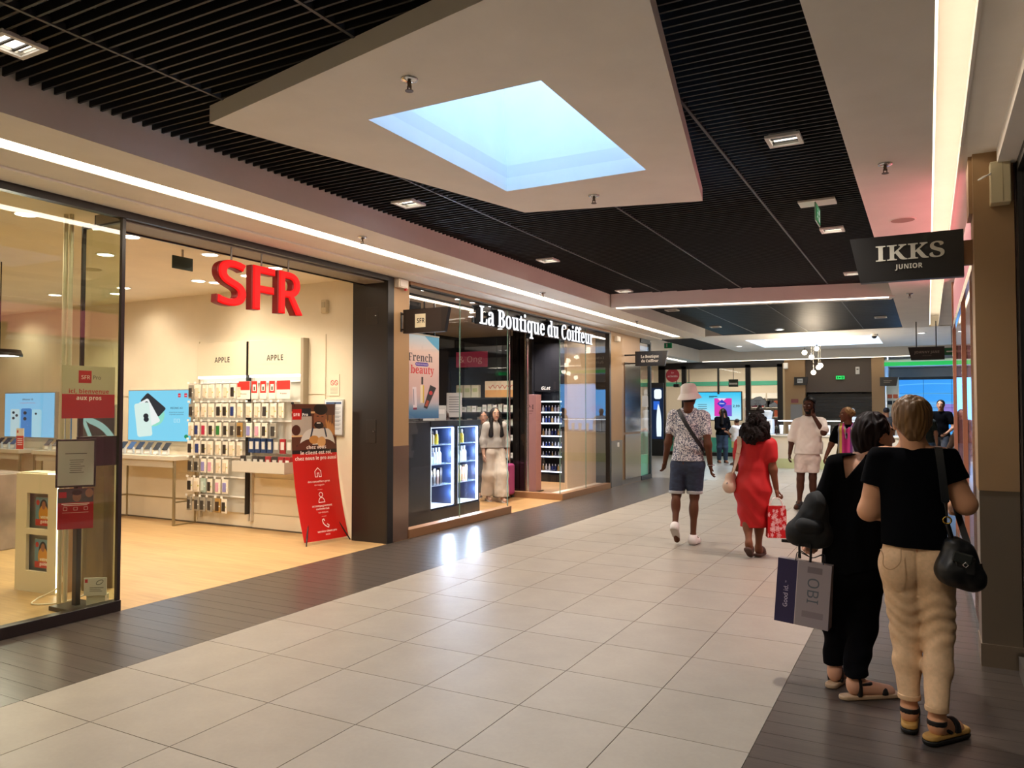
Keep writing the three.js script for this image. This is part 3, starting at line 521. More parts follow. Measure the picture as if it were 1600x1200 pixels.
// ---------------------------------------------------------------- things by the entrance
{
  // red X-banner
  const bt = canvasTex(420, 1080, (g, w, h) => {
    g.fillStyle = '#c81a10'; g.fillRect(0, 0, w, h);
    g.save(); g.beginPath(); g.rect(0, 0, w, 400); g.clip();
    g.fillStyle = '#5a3320'; g.fillRect(0, 0, w, 400); g.fillStyle = '#8c5a30'; for (let i = 0; i < 5; i++) g.fillRect(200 + i * 46, 90, 34, 150); g.fillStyle = '#c08040'; for (let i = 0; i < 4; i++) { g.beginPath(); g.ellipse(330 + i * 22, 180 + i * 12, 10, 60, -0.3, 0, 7); g.fill(); }
    g.fillStyle = '#b9ada0'; g.fillRect(0, 100, 180, 150); g.fillStyle = '#d8b080'; g.fillRect(0, 60, 240, 16); g.fillRect(0, 250, 150, 14); g.fillStyle = '#4a2416'; g.beginPath(); g.ellipse(40, 210, 38, 42, 0, 0, 7); g.fill();
    g.fillStyle = '#d6d0c8'; g.beginPath(); g.moveTo(60, 400); g.quadraticCurveTo(70, 210, 180, 200); g.lineTo(330, 200); g.quadraticCurveTo(400, 220, 410, 400); g.fill();
    g.strokeStyle = '#2a3548'; g.lineWidth = 14; g.beginPath(); g.moveTo(190, 190); g.lineTo(170, 270); g.moveTo(300, 190); g.lineTo(320, 270); g.stroke();
    g.fillStyle = '#3a2018'; g.fillRect(40, 330, 380, 70); g.fillStyle = '#8c5438'; g.beginPath(); g.ellipse(255, 110, 58, 84, 0.1, 0, 7); g.fill(); g.fillStyle = '#1d1310'; g.beginPath(); g.ellipse(262, 42, 66, 46, 0.1, 0, 7); g.fill(); g.beginPath(); g.ellipse(246, 172, 44, 30, 0.1, 0, 7); g.fill(); g.fillStyle = '#efe2d8'; g.fillRect(226, 150, 36, 9); g.fillStyle = '#26140e'; g.fillRect(224, 96, 20, 6); g.fillRect(270, 100, 20, 6);
    g.fillStyle = '#5c2f1e'; g.beginPath(); g.ellipse(110, 340, 90, 40, -0.5, 0, 7); g.fill(); g.beginPath(); g.ellipse(350, 340, 80, 40, 0.5, 0, 7); g.fill(); g.fillStyle = '#c88c4a'; g.beginPath(); g.ellipse(200, 290, 46, 34, 0, 0, 7); g.fill(); g.fillStyle = '#d9a468'; g.beginPath(); g.ellipse(270, 310, 40, 44, 0.3, 0, 7); g.fill(); g.fillStyle = '#1c1210'; g.fillRect(0, 370, w, 30);
    g.restore();
    g.fillStyle = '#c81a10'; g.fillRect(6, 42, 80, 84); g.fillStyle = '#22262c'; g.fillRect(86, 36, 84, 62); g.fillStyle = '#fff'; g.font = 'bold 34px sans-serif'; g.textAlign = 'left'; g.fillText('SFR', 14, 98); g.fillText('Pro', 90, 98);
    g.textAlign = 'center'; g.fillStyle = '#f6e9e2'; g.font = 'bold 40px sans-serif'; g.fillText('chez vous', 220, 364); g.fillText('le client est roi,', 220, 408); g.fillText('chez nous le pro aussi', 216, 452, 390);
    g.strokeStyle = '#f6e9e2'; g.lineWidth = 6; g.beginPath(); g.moveTo(190, 590); g.lineTo(190, 545); g.lineTo(218, 518); g.lineTo(246, 545); g.lineTo(246, 590); g.lineTo(226, 590); g.lineTo(226, 560); g.lineTo(210, 560); g.lineTo(210, 590); g.closePath(); g.stroke();
    g.font = 'bold 22px sans-serif'; g.fillText('des conseillers pros', 220, 634); g.font = '18px sans-serif'; g.fillText('en magasin', 220, 660); g.fillRect(198, 690, 44, 2);
    g.beginPath(); g.arc(222, 732, 17, 0, 7); g.stroke(); g.beginPath(); g.moveTo(194, 792); g.quadraticCurveTo(196, 764, 214, 756); g.lineTo(230, 756); g.quadraticCurveTo(248, 764, 250, 792); g.closePath(); g.stroke();
    g.font = 'bold 22px sans-serif'; g.fillText('accompagnement', 220, 826); g.fillText('commercial', 220, 850); g.font = '18px sans-serif'; g.fillText('sur-mesure', 220, 876); g.fillRect(198, 900, 44, 2);
    g.lineWidth = 8; g.beginPath(); g.moveTo(200, 926); g.quadraticCurveTo(192, 966, 244, 988); g.lineTo(252, 972); g.lineTo(236, 962); g.moveTo(200, 926); g.lineTo(212, 922); g.lineTo(218, 938); g.stroke();
    g.font = 'bold 22px sans-serif'; g.fillText('service client pro', 226, 1022); g.font = '18px sans-serif'; g.fillText('dédié', 226, 1046);
  });
  const bn = thing('roll_banner', 'curved red and photo banner stand beside the black pillar', 'banner', [-6.42, 0, -7.09], 1.38);
  const bg = new THREE.PlaneGeometry(0.66, 1.62, 8, 40), bp = bg.attributes.position;
  for (let i = 0; i < bp.count; i++) { const t = Math.min(1, Math.max(0, (bp.getY(i) + 0.81) / 1.62)), x = bp.getX(i); bp.setX(i, x * (0.98 + 0.02 * t)); bp.setZ(i, -0.19 + 0.26 * Math.pow(1 - t, 2.1) - 0.02 * Math.sin(Math.PI * t) + 0.015 * Math.cos(x * 4)); bp.setY(i, bp.getY(i) + 0.85 ); }
  bg.computeVertexNormals();
  const bm = std(0xffffff, 0.42, 0, { map: bt, side: THREE.DoubleSide }); bm.name = 'banner_print';
  part('banner_cloth', bg, bm, bn);
  part('frame_pole', [rod([-0.31, 1.68, -0.19], [0, 0.75, -0.24], 0.008), rod([0.31, 1.68, -0.19], [0, 0.75, -0.24], 0.008), rod([0, 0.75, -0.24], [-0.32, 0.0, 0.11], 0.008), rod([0, 0.75, -0.24], [0.32, 0.0, 0.11], 0.008), rod([0, 0.75, -0.24], [0, 0.0, -0.34], 0.008)], M.black, bn);
  part('clip', [ball(0.018, -0.32, 1.67, -0.19), ball(0.018, 0.32, 1.67, -0.19)], M.black, bn);
  // notices on the wall
  const nt = canvasTex(128, 180, (g) => { g.fillStyle = '#e6dcc4'; g.fillRect(0, 0, 128, 180); g.strokeStyle = '#b8333a'; g.lineWidth = 6; for (const x of [42, 90]) { g.beginPath(); g.arc(x, 70, 20, 0, 7); g.stroke(); g.beginPath(); g.moveTo(x - 14, 56); g.lineTo(x + 14, 84); g.stroke(); } g.fillStyle = '#8a8270'; for (let i = 0; i < 5; i++) g.fillRect(18, 112 + i * 11, 92, 3); });
  const n1 = thing('notice_sheet', 'paper notice with two red prohibition rings on the phone shop wall', 'notice', [-6.58, 1.9, WZ + 0.004]); part('sheet', box(0.17, 0.27, 0.004), std(0xe6dcc4, 0.6), n1); part('print', sheet(0.168, 0.268), std(0xffffff, 0.6, 0, { map: nt }), n1, [0, 0, 0.003]);
  const ft = canvasTex(128, 220, (g) => { g.fillStyle = '#d8dde2'; g.fillRect(0, 0, 128, 220); g.fillStyle = '#38507a'; g.fillRect(8, 8, 112, 14); for (let i = 0; i < 6; i++) { g.fillStyle = '#8c96a4'; g.fillRect(70, 46 + i * 26, 46, 3); g.fillRect(70, 54 + i * 26, 36, 3); g.fillStyle = i === 4 ? '#b03038' : '#6b7686'; g.fillRect(20, 40 + i * 26, 36, 16); } });
  const n2 = thing('framed_notice', 'silver framed information board behind the red banner', 'notice', [-6.57, 1.49, WZ + 0.012]); part('frame', box(0.32, 0.46, 0.022, 0, 0, 0, 0.004), M.aluminium, n2); part('print', sheet(0.285, 0.425), std(0xffffff, 0.35, 0, { map: ft }), n2, [0, 0, 0.0125]);
  const sn = thing('wall_sensor', 'small white alarm sensor high on the phone shop wall', 'sensor', [-6.72, 2.9, WZ]); part('body', box(0.09, 0.17, 0.06, 0, 0, 0.03, 0.012), std(0xcdbf9d, 0.6), sn); part('lens', box(0.06, 0.07, 0.012, 0, 0.02, 0.062, 0.005), std(0xb3a688, 0.4), sn);
  // window vinyl: print stuck inside the front pane
  const vt = canvasTex(256, 270, (g, w, h) => { g.fillStyle = '#b9ad8c'; g.fillRect(0, 0, w, 146); g.fillStyle = '#b41c12'; g.fillRect(0, 146, w, 124); g.fillRect(76, 24, 62, 64); g.fillStyle = '#efe3d2'; g.font = '27px sans-serif'; g.textAlign = 'left'; g.fillText('SFR', 88, 68, 50); g.fillStyle = '#3b342c'; g.fillText('Pro', 144, 68, 44); g.textAlign = 'center'; g.fillStyle = '#b41c12'; g.font = 'bold 30px sans-serif'; g.fillText('ici, bienvenue', 128, 142, 198); g.fillStyle = '#efe3d2'; g.fillText('aux pros', 128, 176, 124); });
  const a = onX(97, 570, FACADE - 0.03), b = onX(178, 653, FACADE - 0.03);
  const vn = thing('window_vinyl', 'beige and red welcome vinyl stuck on the phone shop window', 'sticker', [FACADE - 0.026, (a[1] + b[1]) / 2, (a[2] + b[2]) / 2]);
  part('vinyl', box(0.002, a[1] - b[1], a[2] - b[2]), std(0xb9ad8c, 0.5), vn); part('print', sheet(a[2] - b[2] - 0.001, a[1] - b[1] - 0.001), std(0xffffff, 0.5, 0, { map: vt }), vn, [0.0016, 0, 0], Math.PI / 2);
  // lit brochure column
  const cw = dataTex(128, 512, (u, v) => tint([188, 152, 108], 0.84 + 0.28 * fbm(u * 14, v * 2.5, 14, 1e6, 4, 15))); const cwm = std(0xffffff, 0.5, 0, { map: cw });
  const bc = thing('brochure_column', 'white brochure column with two guide pockets and a lit edge', 'display stand', [-6.9, 0, -4.09], 0.1);
  const fr = extrude([[-0.26, 0], [0.26, 0], [0.26, 1.03], [-0.26, 1.03]], 0.03, [[[-0.12, 0.18], [0.15, 0.18], [0.15, 0.5], [-0.12, 0.5]], [[-0.12, 0.55], [0.15, 0.55], [0.15, 0.86], [-0.12, 0.86]]]); fr.translate(0, 0, 0.1);
  part('front_panel', metricUV(fr), std(0xe0d3b4, 0.45), bc);
  part('carcass', [box(0.5, 1.04, 0.02, 0, 0.52, -0.06), box(0.02, 1.04, 0.16, -0.25, 0.52, 0.02), box(0.5, 0.02, 0.16, 0, 1.03, 0.02)], std(0xded2b4, 0.5), bc);
  part('wood_side', box(0.02, 1.06, 0.17, 0.27, 0.53, 0.015), cwm, bc); part('pocket_back', box(0.5, 1.0, 0.01, 0, 0.51, 0.05), std(0x9f9a8a, 0.5), bc);
  part('light_edge', [box(0.022, 1.0, 0.02, 0.27, 0.52, 0.118), box(0.14, 0.02, 0.02, 0.21, 1.03, 0.118)], glow(0xfff4dc, 3.4), bc); 
  { const q = new THREE.Vector3(0.27, 0.55, 0.14).applyAxisAngle(new THREE.Vector3(0, 1, 0), 0.1).add(bc.position), t = new THREE.Vector3(0.27, 0.55, 1).applyAxisAngle(new THREE.Vector3(0, 1, 0), 0.1).add(bc.position); areaLight(0xfff0d4, 3, 0.02, 1.08, q.toArray(), t.toArray()); }
  const gt = canvasTex(128, 150, (g) => { g.fillStyle = '#6f97a8'; g.fillRect(0, 0, 128, 150); g.fillStyle = '#20252c'; g.beginPath(); g.ellipse(66, 60, 34, 50, 0, 0, 7); g.fill(); g.fillStyle = '#d9982c'; g.beginPath(); g.ellipse(66, 90, 40, 50, 0, 0, 7); g.fill(); g.fillStyle = '#a4683c'; g.beginPath(); g.ellipse(66, 42, 16, 22, 0, 0, 7); g.fill(); g.fillStyle = '#c63a24'; g.fillRect(0, 116, 128, 34); g.beginPath(); g.arc(18, 28, 14, 0, 7); g.fill(); g.fillStyle = '#fff'; g.font = 'bold 24px sans-serif'; g.textAlign = 'center'; g.fillText('votre', 72, 112); g.fillText('guide', 72, 136); });
  for (const y of [0.2, 0.57]) { const q = new THREE.Vector3(0.02, y, 0.07).applyAxisAngle(new THREE.Vector3(0, 1, 0), 0.1).add(bc.position); const o = thing('guide_brochure', y > 0.4 ? 'guide brochure in the upper pocket of the lit white column' : 'guide brochure in the lower pocket of the lit white column', 'brochure', q.toArray(), 0.1); part('booklet', box(0.2, 0.25, 0.012, 0, 0.125, 0), std(0xd8d2c6, 0.5), o); part('cover', sheet(0.198, 0.248), std(0xffffff, 0.4, 0, { map: gt }), o, [0, 0.125, 0.0065]); }
  // wood counter block behind
  const gw = dataTex(256, 512, (u, v) => tint([120, 98, 66], 0.75 + 0.4 * fbm(u * 16, v * 3, 16, 1e6, 4, 25) + 0.1 * (fbm(u * 3, v * 1.5, 3, 1e6, 2, 9) - 0.5)));
  const wb = thing('wood_counter', 'tall grey-brown wood counter block behind the notice stand', 'counter', [-6.63, 0, -4.36], 1.047); part('carcass', box(0.24, 1.16, 0.3, 0, 0.58, 0, 0.004), std(0xffffff, 0.5, 0, { map: gw }), wb); part('side_strip', box(0.02, 1.16, 0.31, 0.13, 0.58, 0), std(0xd9cda6, 0.5), wb);
  // notice stand
  const st = thing('notice_stand', 'black pole stand with framed notice and red flyer at the phone shop entrance', 'sign stand', [-6.0, 0, -3.79]);
  part('base_plate', box(0.34, 0.035, 0.26, 0, 0.0175, 0, 0.005), std(0x3a372f, 0.4), st);
  part('pole', box(0.055, 1.1, 0.04, -0.02, 0.58, 0, 0.004), std(0x2b2924, 0.4), st);
  part('rear_frame', box(0.3, 0.24, 0.02, 0, 0, 0, 0.004), std(0x191614, 0.4), st, [0.08, 1.26, -0.09], 1.25);
  const head = part('notice_frame', box(0.28, 0.38, 0.02, 0, 0, 0, 0.004), std(0x191614, 0.4), st, [0.045, 1.17, 0.06], 0.95);
  const pt = canvasTex(180, 256, (g) => { g.fillStyle = '#b9b6ae'; g.fillRect(0, 0, 180, 256); g.fillStyle = '#4d4a46'; g.fillRect(36, 70, 108, 4); for (let i = 0; i < 7; i++) g.fillRect(58 + (i % 2) * 4, 108 + i * 12, 72 - (i % 3) * 8, 3); });
  part('paper', sheet(0.25, 0.35), std(0xffffff, 0.6, 0, { map: pt }), head, [0, 0, 0.0115]);
  const ft2 = canvasTex(180, 250, (g) => { g.fillStyle = '#a81820'; g.fillRect(0, 0, 180, 250); g.fillStyle = '#4b4444'; g.fillRect(0, 0, 180, 86); g.fillStyle = '#8c5f4a'; g.beginPath(); g.ellipse(96, 52, 22, 30, 0, 0, 7); g.fill(); g.fillStyle = '#2a1c18'; g.beginPath(); g.ellipse(96, 26, 26, 16, 0, 0, 7); g.fill(); g.fillStyle = '#9c6a52'; g.beginPath(); g.ellipse(158, 30, 20, 28, 0, 0, 7); g.fill(); g.fillStyle = '#c01a1e'; g.fillRect(6, 20, 38, 36); g.fillStyle = '#f2dcd6'; g.fillRect(20, 92, 140, 5); g.fillRect(30, 102, 120, 4); for (const x of [38, 90, 142]) { g.strokeStyle = '#f2dcd6'; g.lineWidth = 2; g.strokeRect(x - 9, 116, 18, 18); } g.fillRect(24, 148, 132, 2); });
  const fl = part('red_flyer', box(0.25, 0.32, 0.004, 0, 0, 0), std(0xa81820, 0.4), st, [0.04, 0.81, 0.055], 0.95); part('flyer_print', sheet(0.248, 0.318), std(0xffffff, 0.35, 0, { map: ft2 }), fl, [0, 0, 0.0028]);
  const ct2 = canvasTex(160, 110, (g) => { g.fillStyle = '#cfc8bc'; g.fillRect(0, 0, 160, 110); g.fillStyle = '#b8232a'; g.fillRect(6, 8, 20, 22); g.strokeStyle = '#5a5650'; g.lineWidth = 4; g.beginPath(); g.ellipse(112, 28, 26, 12, -0.4, 0, 7); g.stroke(); g.fillStyle = '#5a5650'; g.fillRect(40, 60, 100, 4); g.fillRect(40, 72, 80, 3); g.fillRect(40, 82, 90, 3); });
  const ac = thing('acrylic_card', 'small white tent card on the floor beside the window corner', 'card', [-5.85, 0.037, -3.84], 0.62); part('card', box(0.17, 0.14, 0.006, 0, 0.15, 0), M.white, ac); part('print', sheet(0.168, 0.138), std(0xffffff, 0.5, 0, { map: ct2 }), ac, [0, 0.15, 0.004]); part('foot', box(0.14, 0.08, 0.08, 0, 0.04, -0.05), std(0xcfc6ae, 0.6), ac);
  solo('white_cable', 'loop of white power cable on the oak floor beside the lit column', 'cable', tube([[-6.5, 0.3, -4.0], [-6.48, 0.1, -3.93], [-6.6, 0.008, -3.82], [-6.45, 0.008, -3.7], [-6.3, 0.008, -3.84], [-6.2, 0.06, -4.0], [-6.1, 0.16, -4.05], [-6.0, 0.06, -4.02]], 0.006), std(0xe6dcc2, 0.5));
}
// ================================================================ LEFT: HAIR PRODUCT SHOP
const BZ0 = -7.78, BZ1 = -14.62;                                  // its front, between two bronze pillars
{
  const p = struct('wall_bronze_pillar', null, null, 'tan painted pillar with a polished steel foot beside the black pillar', 'pillar');
  part('upper', span(FACADE - 0.3, FACADE, 1.15, 3.2, -7.456, BZ0), M.tan, p);
  part('steel_foot', span(FACADE - 0.3, FACADE + 0.004, 0, 1.15, -7.456, BZ0), std(0xa88f80, 0.22, 0.8), p);
  const w = struct('wall_between_shops', null, null, 'party wall between the phone shop and the hair shop', 'wall');
  part('wall_face', span(-12.2, -5.97, 0, 4.2, WZ - 0.09, -7.7), std(0x2a2a30, 0.6), w);
  struct('wall_hair_shop_rear', span(-10.4, -10.2, 0, 4.2, -7.6, -17.2), std(0x1d2028, 0.5), 'dark rear wall of the hair shop', 'wall');
  struct('wall_hair_shop_far', span(-10.4, -6.2, 0, 4.2, -16.2, -16.35), std(0x1b1d22, 0.5), 'dark far wall of the hair shop', 'wall');
  const c = struct('ceiling_hair_shop', null, null, 'pale suspended ceiling of the hair shop', 'ceiling');
  part('tiles', span(-10.2, -5.9, 3.36, 3.44, -7.6, -16.2), std(0xb0aca6, 0.7, 0, { map: paintTex }), c);
  // bronze shop front: base rail, header, panes
  const f = struct('shopfront_frame_2', null, null, 'bronze base and header of the hair shop front', 'frame');
  part('base_rail', span(FACADE - 0.12, FACADE + 0.02, 0, 0.11, BZ0, -10.42, 0.004), M.bronze, f);
  part('base_rail', span(FACADE - 0.12, FACADE + 0.02, 0, 0.11, -12.3, BZ1, 0.004), M.bronze, f);
  part('base_return', span(-6.9, FACADE - 0.12, 0, 0.11, -12.3, -12.42, 0.004), M.bronze, f);
  part('header', span(FACADE - 0.06, FACADE + 0.02, 3.15, 3.2, BZ0, BZ1), M.bronze, f);
  part('header_edge', span(FACADE - 0.062, FACADE + 0.022, 3.13, 3.15, BZ0, BZ1), M.darkFrame, f);
  part('door_track', [span(FACADE - 0.2, FACADE - 0.08, 3.05, 3.13, -9.6, -12.4)], M.darkFrame, f);
  part('door_jamb', [span(-6.75, -6.6, 0, 3.1, -12.5, -12.62), span(-6.62, -6.5, 0, 3.1, -12.5, -12.56)], std(0x2c2a28, 0.2, 0.7), f);
  part('chrome_jamb', [cyl(0.03, 0.03, 3.1, -6.45, 1.55, -12.5), cyl(0.02, 0.02, 3.1, -6.82, 1.55, -12.5)], M.chrome, f);
  const win = struct('window_2', null, null, 'frameless front panes of the hair shop', 'window');
  for (const [a, b] of [[BZ0, -9.02], [-9.026, -10.4], [-12.32, -13.48], [-13.486, BZ1]]) part('pane', pane(FACADE - 0.045, FACADE - 0.035, 0.11, 3.13, a, b), M.glass, win);
  part('return_pane', pane(-6.6, FACADE - 0.05, 0.11, 3.05, -12.355, -12.365), M.glass, win);
  for (const z of [-9.023, -10.4, -12.32, -13.483]) part('pane_edge', span(FACADE - 0.046, FACADE - 0.034, 0.11, 3.13, z - 0.004, z + 0.004), M.glassEdge, win);
  part('sliding_pane', pane(FACADE - 0.14, FACADE - 0.13, 0.02, 3.05, -9.3, -10.38), M.glass, win);
  // second pillar, mirrored cabinet, last pane
  const q = struct('wall_tan_pillar', null, null, 'tan pillar with a steel foot between the hair shop and the mirrored cabinet', 'pillar');
  part('upper', span(FACADE - 0.3, FACADE, 0.95, 3.3, BZ1 - 0.09, -15.35), M.tan, q);
  part('steel_foot', span(FACADE - 0.3, FACADE + 0.004, 0, 0.95, BZ1 - 0.09, -15.35), std(0x8f8a86, 0.25, 0.85), q);
  part('dark_edge', span(FACADE - 0.3, FACADE + 0.006, 0, 3.2, BZ1, BZ1 - 0.08), M.darkFrame, q);
  const sw = thing('wall_socket', 'small white switch plate on the tan pillar', 'switch', [FACADE, 0.86, -15.1]); part('plate', box(0.012, 0.09, 0.09, 0.006, 0, 0, 0.003), M.white, sw); part('rocker', box(0.006, 0.04, 0.04, 0.014, 0, 0, 0.002), std(0xd0d0cc, 0.5), sw);
  const mc = thing('mirror_cabinet', 'tall polished steel door cabinet beside the tan pillar', 'cabinet', [FACADE, 0, -15.95]);
  part('body', box(0.3, 3.2, 1.18, -0.16, 1.6, 0), std(0x9a7a56, 0.3, 0.5), mc);
  part('door', box(0.02, 1.5, 1.0, 0.0, 1.85, -0.06, 0.003), std(0xc9c6c2, 0.12, 1), mc); part('door', box(0.02, 0.95, 1.0, 0.0, 0.58, -0.06, 0.003), std(0xb5b1ac, 0.22, 1), mc);
  part('plinth', box(0.3, 0.1, 1.18, -0.15, 0.05, 0), std(0x8d8b88, 0.3, 0.7), mc);
  // mint edge shop: last pane of the row
  const mint = std(0x58c4a4, 0.5);
  const g = struct('window_3', null, null, 'corner pane of the mint shop with a speech-cloud sticker', 'window');
  part('pane', pane(FACADE - 0.015, FACADE - 0.005, 0.12, 3.1, -16.55, -17.2), M.glass, g);
  part('frame', [span(FACADE - 0.06, FACADE + 0.01, 0, 3.15, -17.2, -17.28), span(FACADE - 0.06, FACADE + 0.01, 0, 0.1, -16.55, -17.2), span(FACADE - 0.06, FACADE + 0.01, 3.1, 3.2, -16.55, -17.2)], std(0x2b3640, 0.35), g);
  part('mint_base', span(FACADE - 0.14, FACADE - 0.06, 0.1, 0.55, -16.55, -17.2), mint, g);
  const cs = thing('cloud_sticker', 'grey cloud sticker on the corner pane of the mint shop', 'sticker', [FACADE - 0.002, 1.9, -16.85], Math.PI / 2);
  const cl = new THREE.Shape(); cl.absarc(0, 0.1, 0.14, 0, 7); part('sticker_sheet', new THREE.ExtrudeGeometry([cl, new THREE.Shape([[-0.22, -0.25], [0.22, -0.25], [0.2, 0.0], [-0.2, 0]].map((p) => new THREE.Vector2(...p)))], { depth: 0.002, bevelEnabled: false }), std(0xaeb2b6, 0.5), cs);
}
// ---------------------------------------------------------------- hanging name
{
  const w = glow(0xf4f8ff, 1.0, 'sign_face'), dk = std(0x14171d, 0.4);
  const o = thing('shop_name_sign', 'white lit serif letters of the hair shop name over the glass door', 'sign', [FACADE + 0.02, 2.83, -9.45], Math.PI / 2);
  const str = 'La Boutique du Coiffeur'; const fnt = serifBold; let x = 0; const size = 0.235, sc = size / fnt.data.resolution, target = 4.28;
  let total = 0; for (const ch of str) total += (fnt.data.glyphs[ch]?.ha ?? 500) * sc; const k = target / total;
  for (const ch of str) {
    const ha = (fnt.data.glyphs[ch]?.ha ?? 500) * sc * k;
    if (ch !== ' ') { const b = text(ch, fnt, size, 0.08); b.scale(k, 1.12, 1); b.translate(x, 0, -0.085); const q = part('letter', b, dk, o); const f = text(ch, fnt, size, 0.006); f.scale(k, 1.12, 1); f.translate(x, 0, -0.003); part('letter_face', f, w, q); }
    x += ha;
  }
  part('rail', box(target + 0.05, 0.07, 0.03, target / 2, -0.005 + 0.06, -0.1), dk, o);
  for (const px of [0.55, 2.45, 3.45]) part('hanger', box(0.05, 0.36, 0.03, px, 0.2, -0.1), dk, o);
  areaLight(0xeaf2ff, 1.2, 4.2, 0.2, [FACADE + 0.06, 2.93, -11.6], [0, 2.4, -11.6]);
}
// ---------------------------------------------------------------- interior lights
{
  const mk = (x, z, k) => { const o = thing('spot_lamp', 'round spot lamp in the hair shop ceiling', 'light', [x, 3.355, z], 0, 'spot lamps in the hair shop ceiling'); part('trim_ring', lathe([[0.05, 0.002], [0.07, 0.002], [0.07, -0.012], [0.052, -0.012]]), std(0xc8c4bc, 0.5), o); part('lamp', cyl(0.052, 0.052, 0.006, 0, -0.006, 0), glow(0xfff0ec, 10), o); spot(0xfff0e2, k * 2.2, [x, 3.33, z], [x, 0, z], 1.0, 0.7, 3); };
  for (const z of [-8.3, -8.6, -8.95, -9.3]) mk(-6.5, z + 0.0, 3.6);
  for (const z of [-10.3, -10.75, -11.3]) mk(-6.55, z, 5);
  for (const [x, z] of [[-7.6, -12.4], [-8.2, -14.6], [-8.6, -10.2], [-7.2, -14.9], [-6.35, -13.4]]) mk(x, z, x === -6.35 ? 5 : 10);
  const o = thing('lamp_track', 'dark metal lamp track under the hair shop ceiling', 'track', [-6.35, 3.2, -9.4]); part('rail', box(0.05, 0.04, 3.0, 0, 0, 0), M.darkFrame, o); part('hanger', [box(0.01, 0.16, 0.01, 0, 0.08, 1.2), box(0.01, 0.16, 0.01, 0, 0.08, -1.2)], M.darkFrame, o);
}
// ---------------------------------------------------------------- window display: lit cabinet and poster
const bottleG = lathe([[0, 0], [0.026, 0], [0.028, 0.004], [0.028, 0.1], [0.022, 0.12], [0.011, 0.128], [0.011, 0.15], [0.013, 0.15], [0.013, 0.175], [0, 0.175]], 0, 0, 0, 16);
const bottleBody = lathe([[0, 0], [0.026, 0], [0.028, 0.004], [0.028, 0.1], [0.022, 0.12], [0.011, 0.128], [0, 0.128]], 0, 0, 0, 16), bottleCap = lathe([[0, 0.128], [0.013, 0.128], [0.013, 0.17], [0.011, 0.173], [0, 0.173]], 0, 0, 0, 14);
const bottleProto = {};
function bottle(col, cap, pos, label, group, s = 1) {
  const key = label + col + cap;
  if (!bottleProto[key]) { const o = thing('product_bottle', label, 'bottle', pos, 0, group); part('flask', bottleBody, phys(col, 0.25, {}), o); part('cap', bottleCap, std(cap, 0.35), o); o.scale.setScalar(s); bottleProto[key] = o; return o; }
  const o = copy(bottleProto[key], pos, null, label, group); o.scale.setScalar(s); return o;
}
function carton(w, h, d, col, pos, label, group, turn = 0, band = 0xffffff) { const o = thing('product_carton', label, 'box', pos, turn, group); part('carton', box(w, h, d, 0, h / 2, 0, 0.002), std(col, 0.45), o); part('label_band', box(w * 0.7, h * 0.3, 0.002, 0, h * 0.6, d / 2 + 0.001), std(band, 0.5), o); return o; }
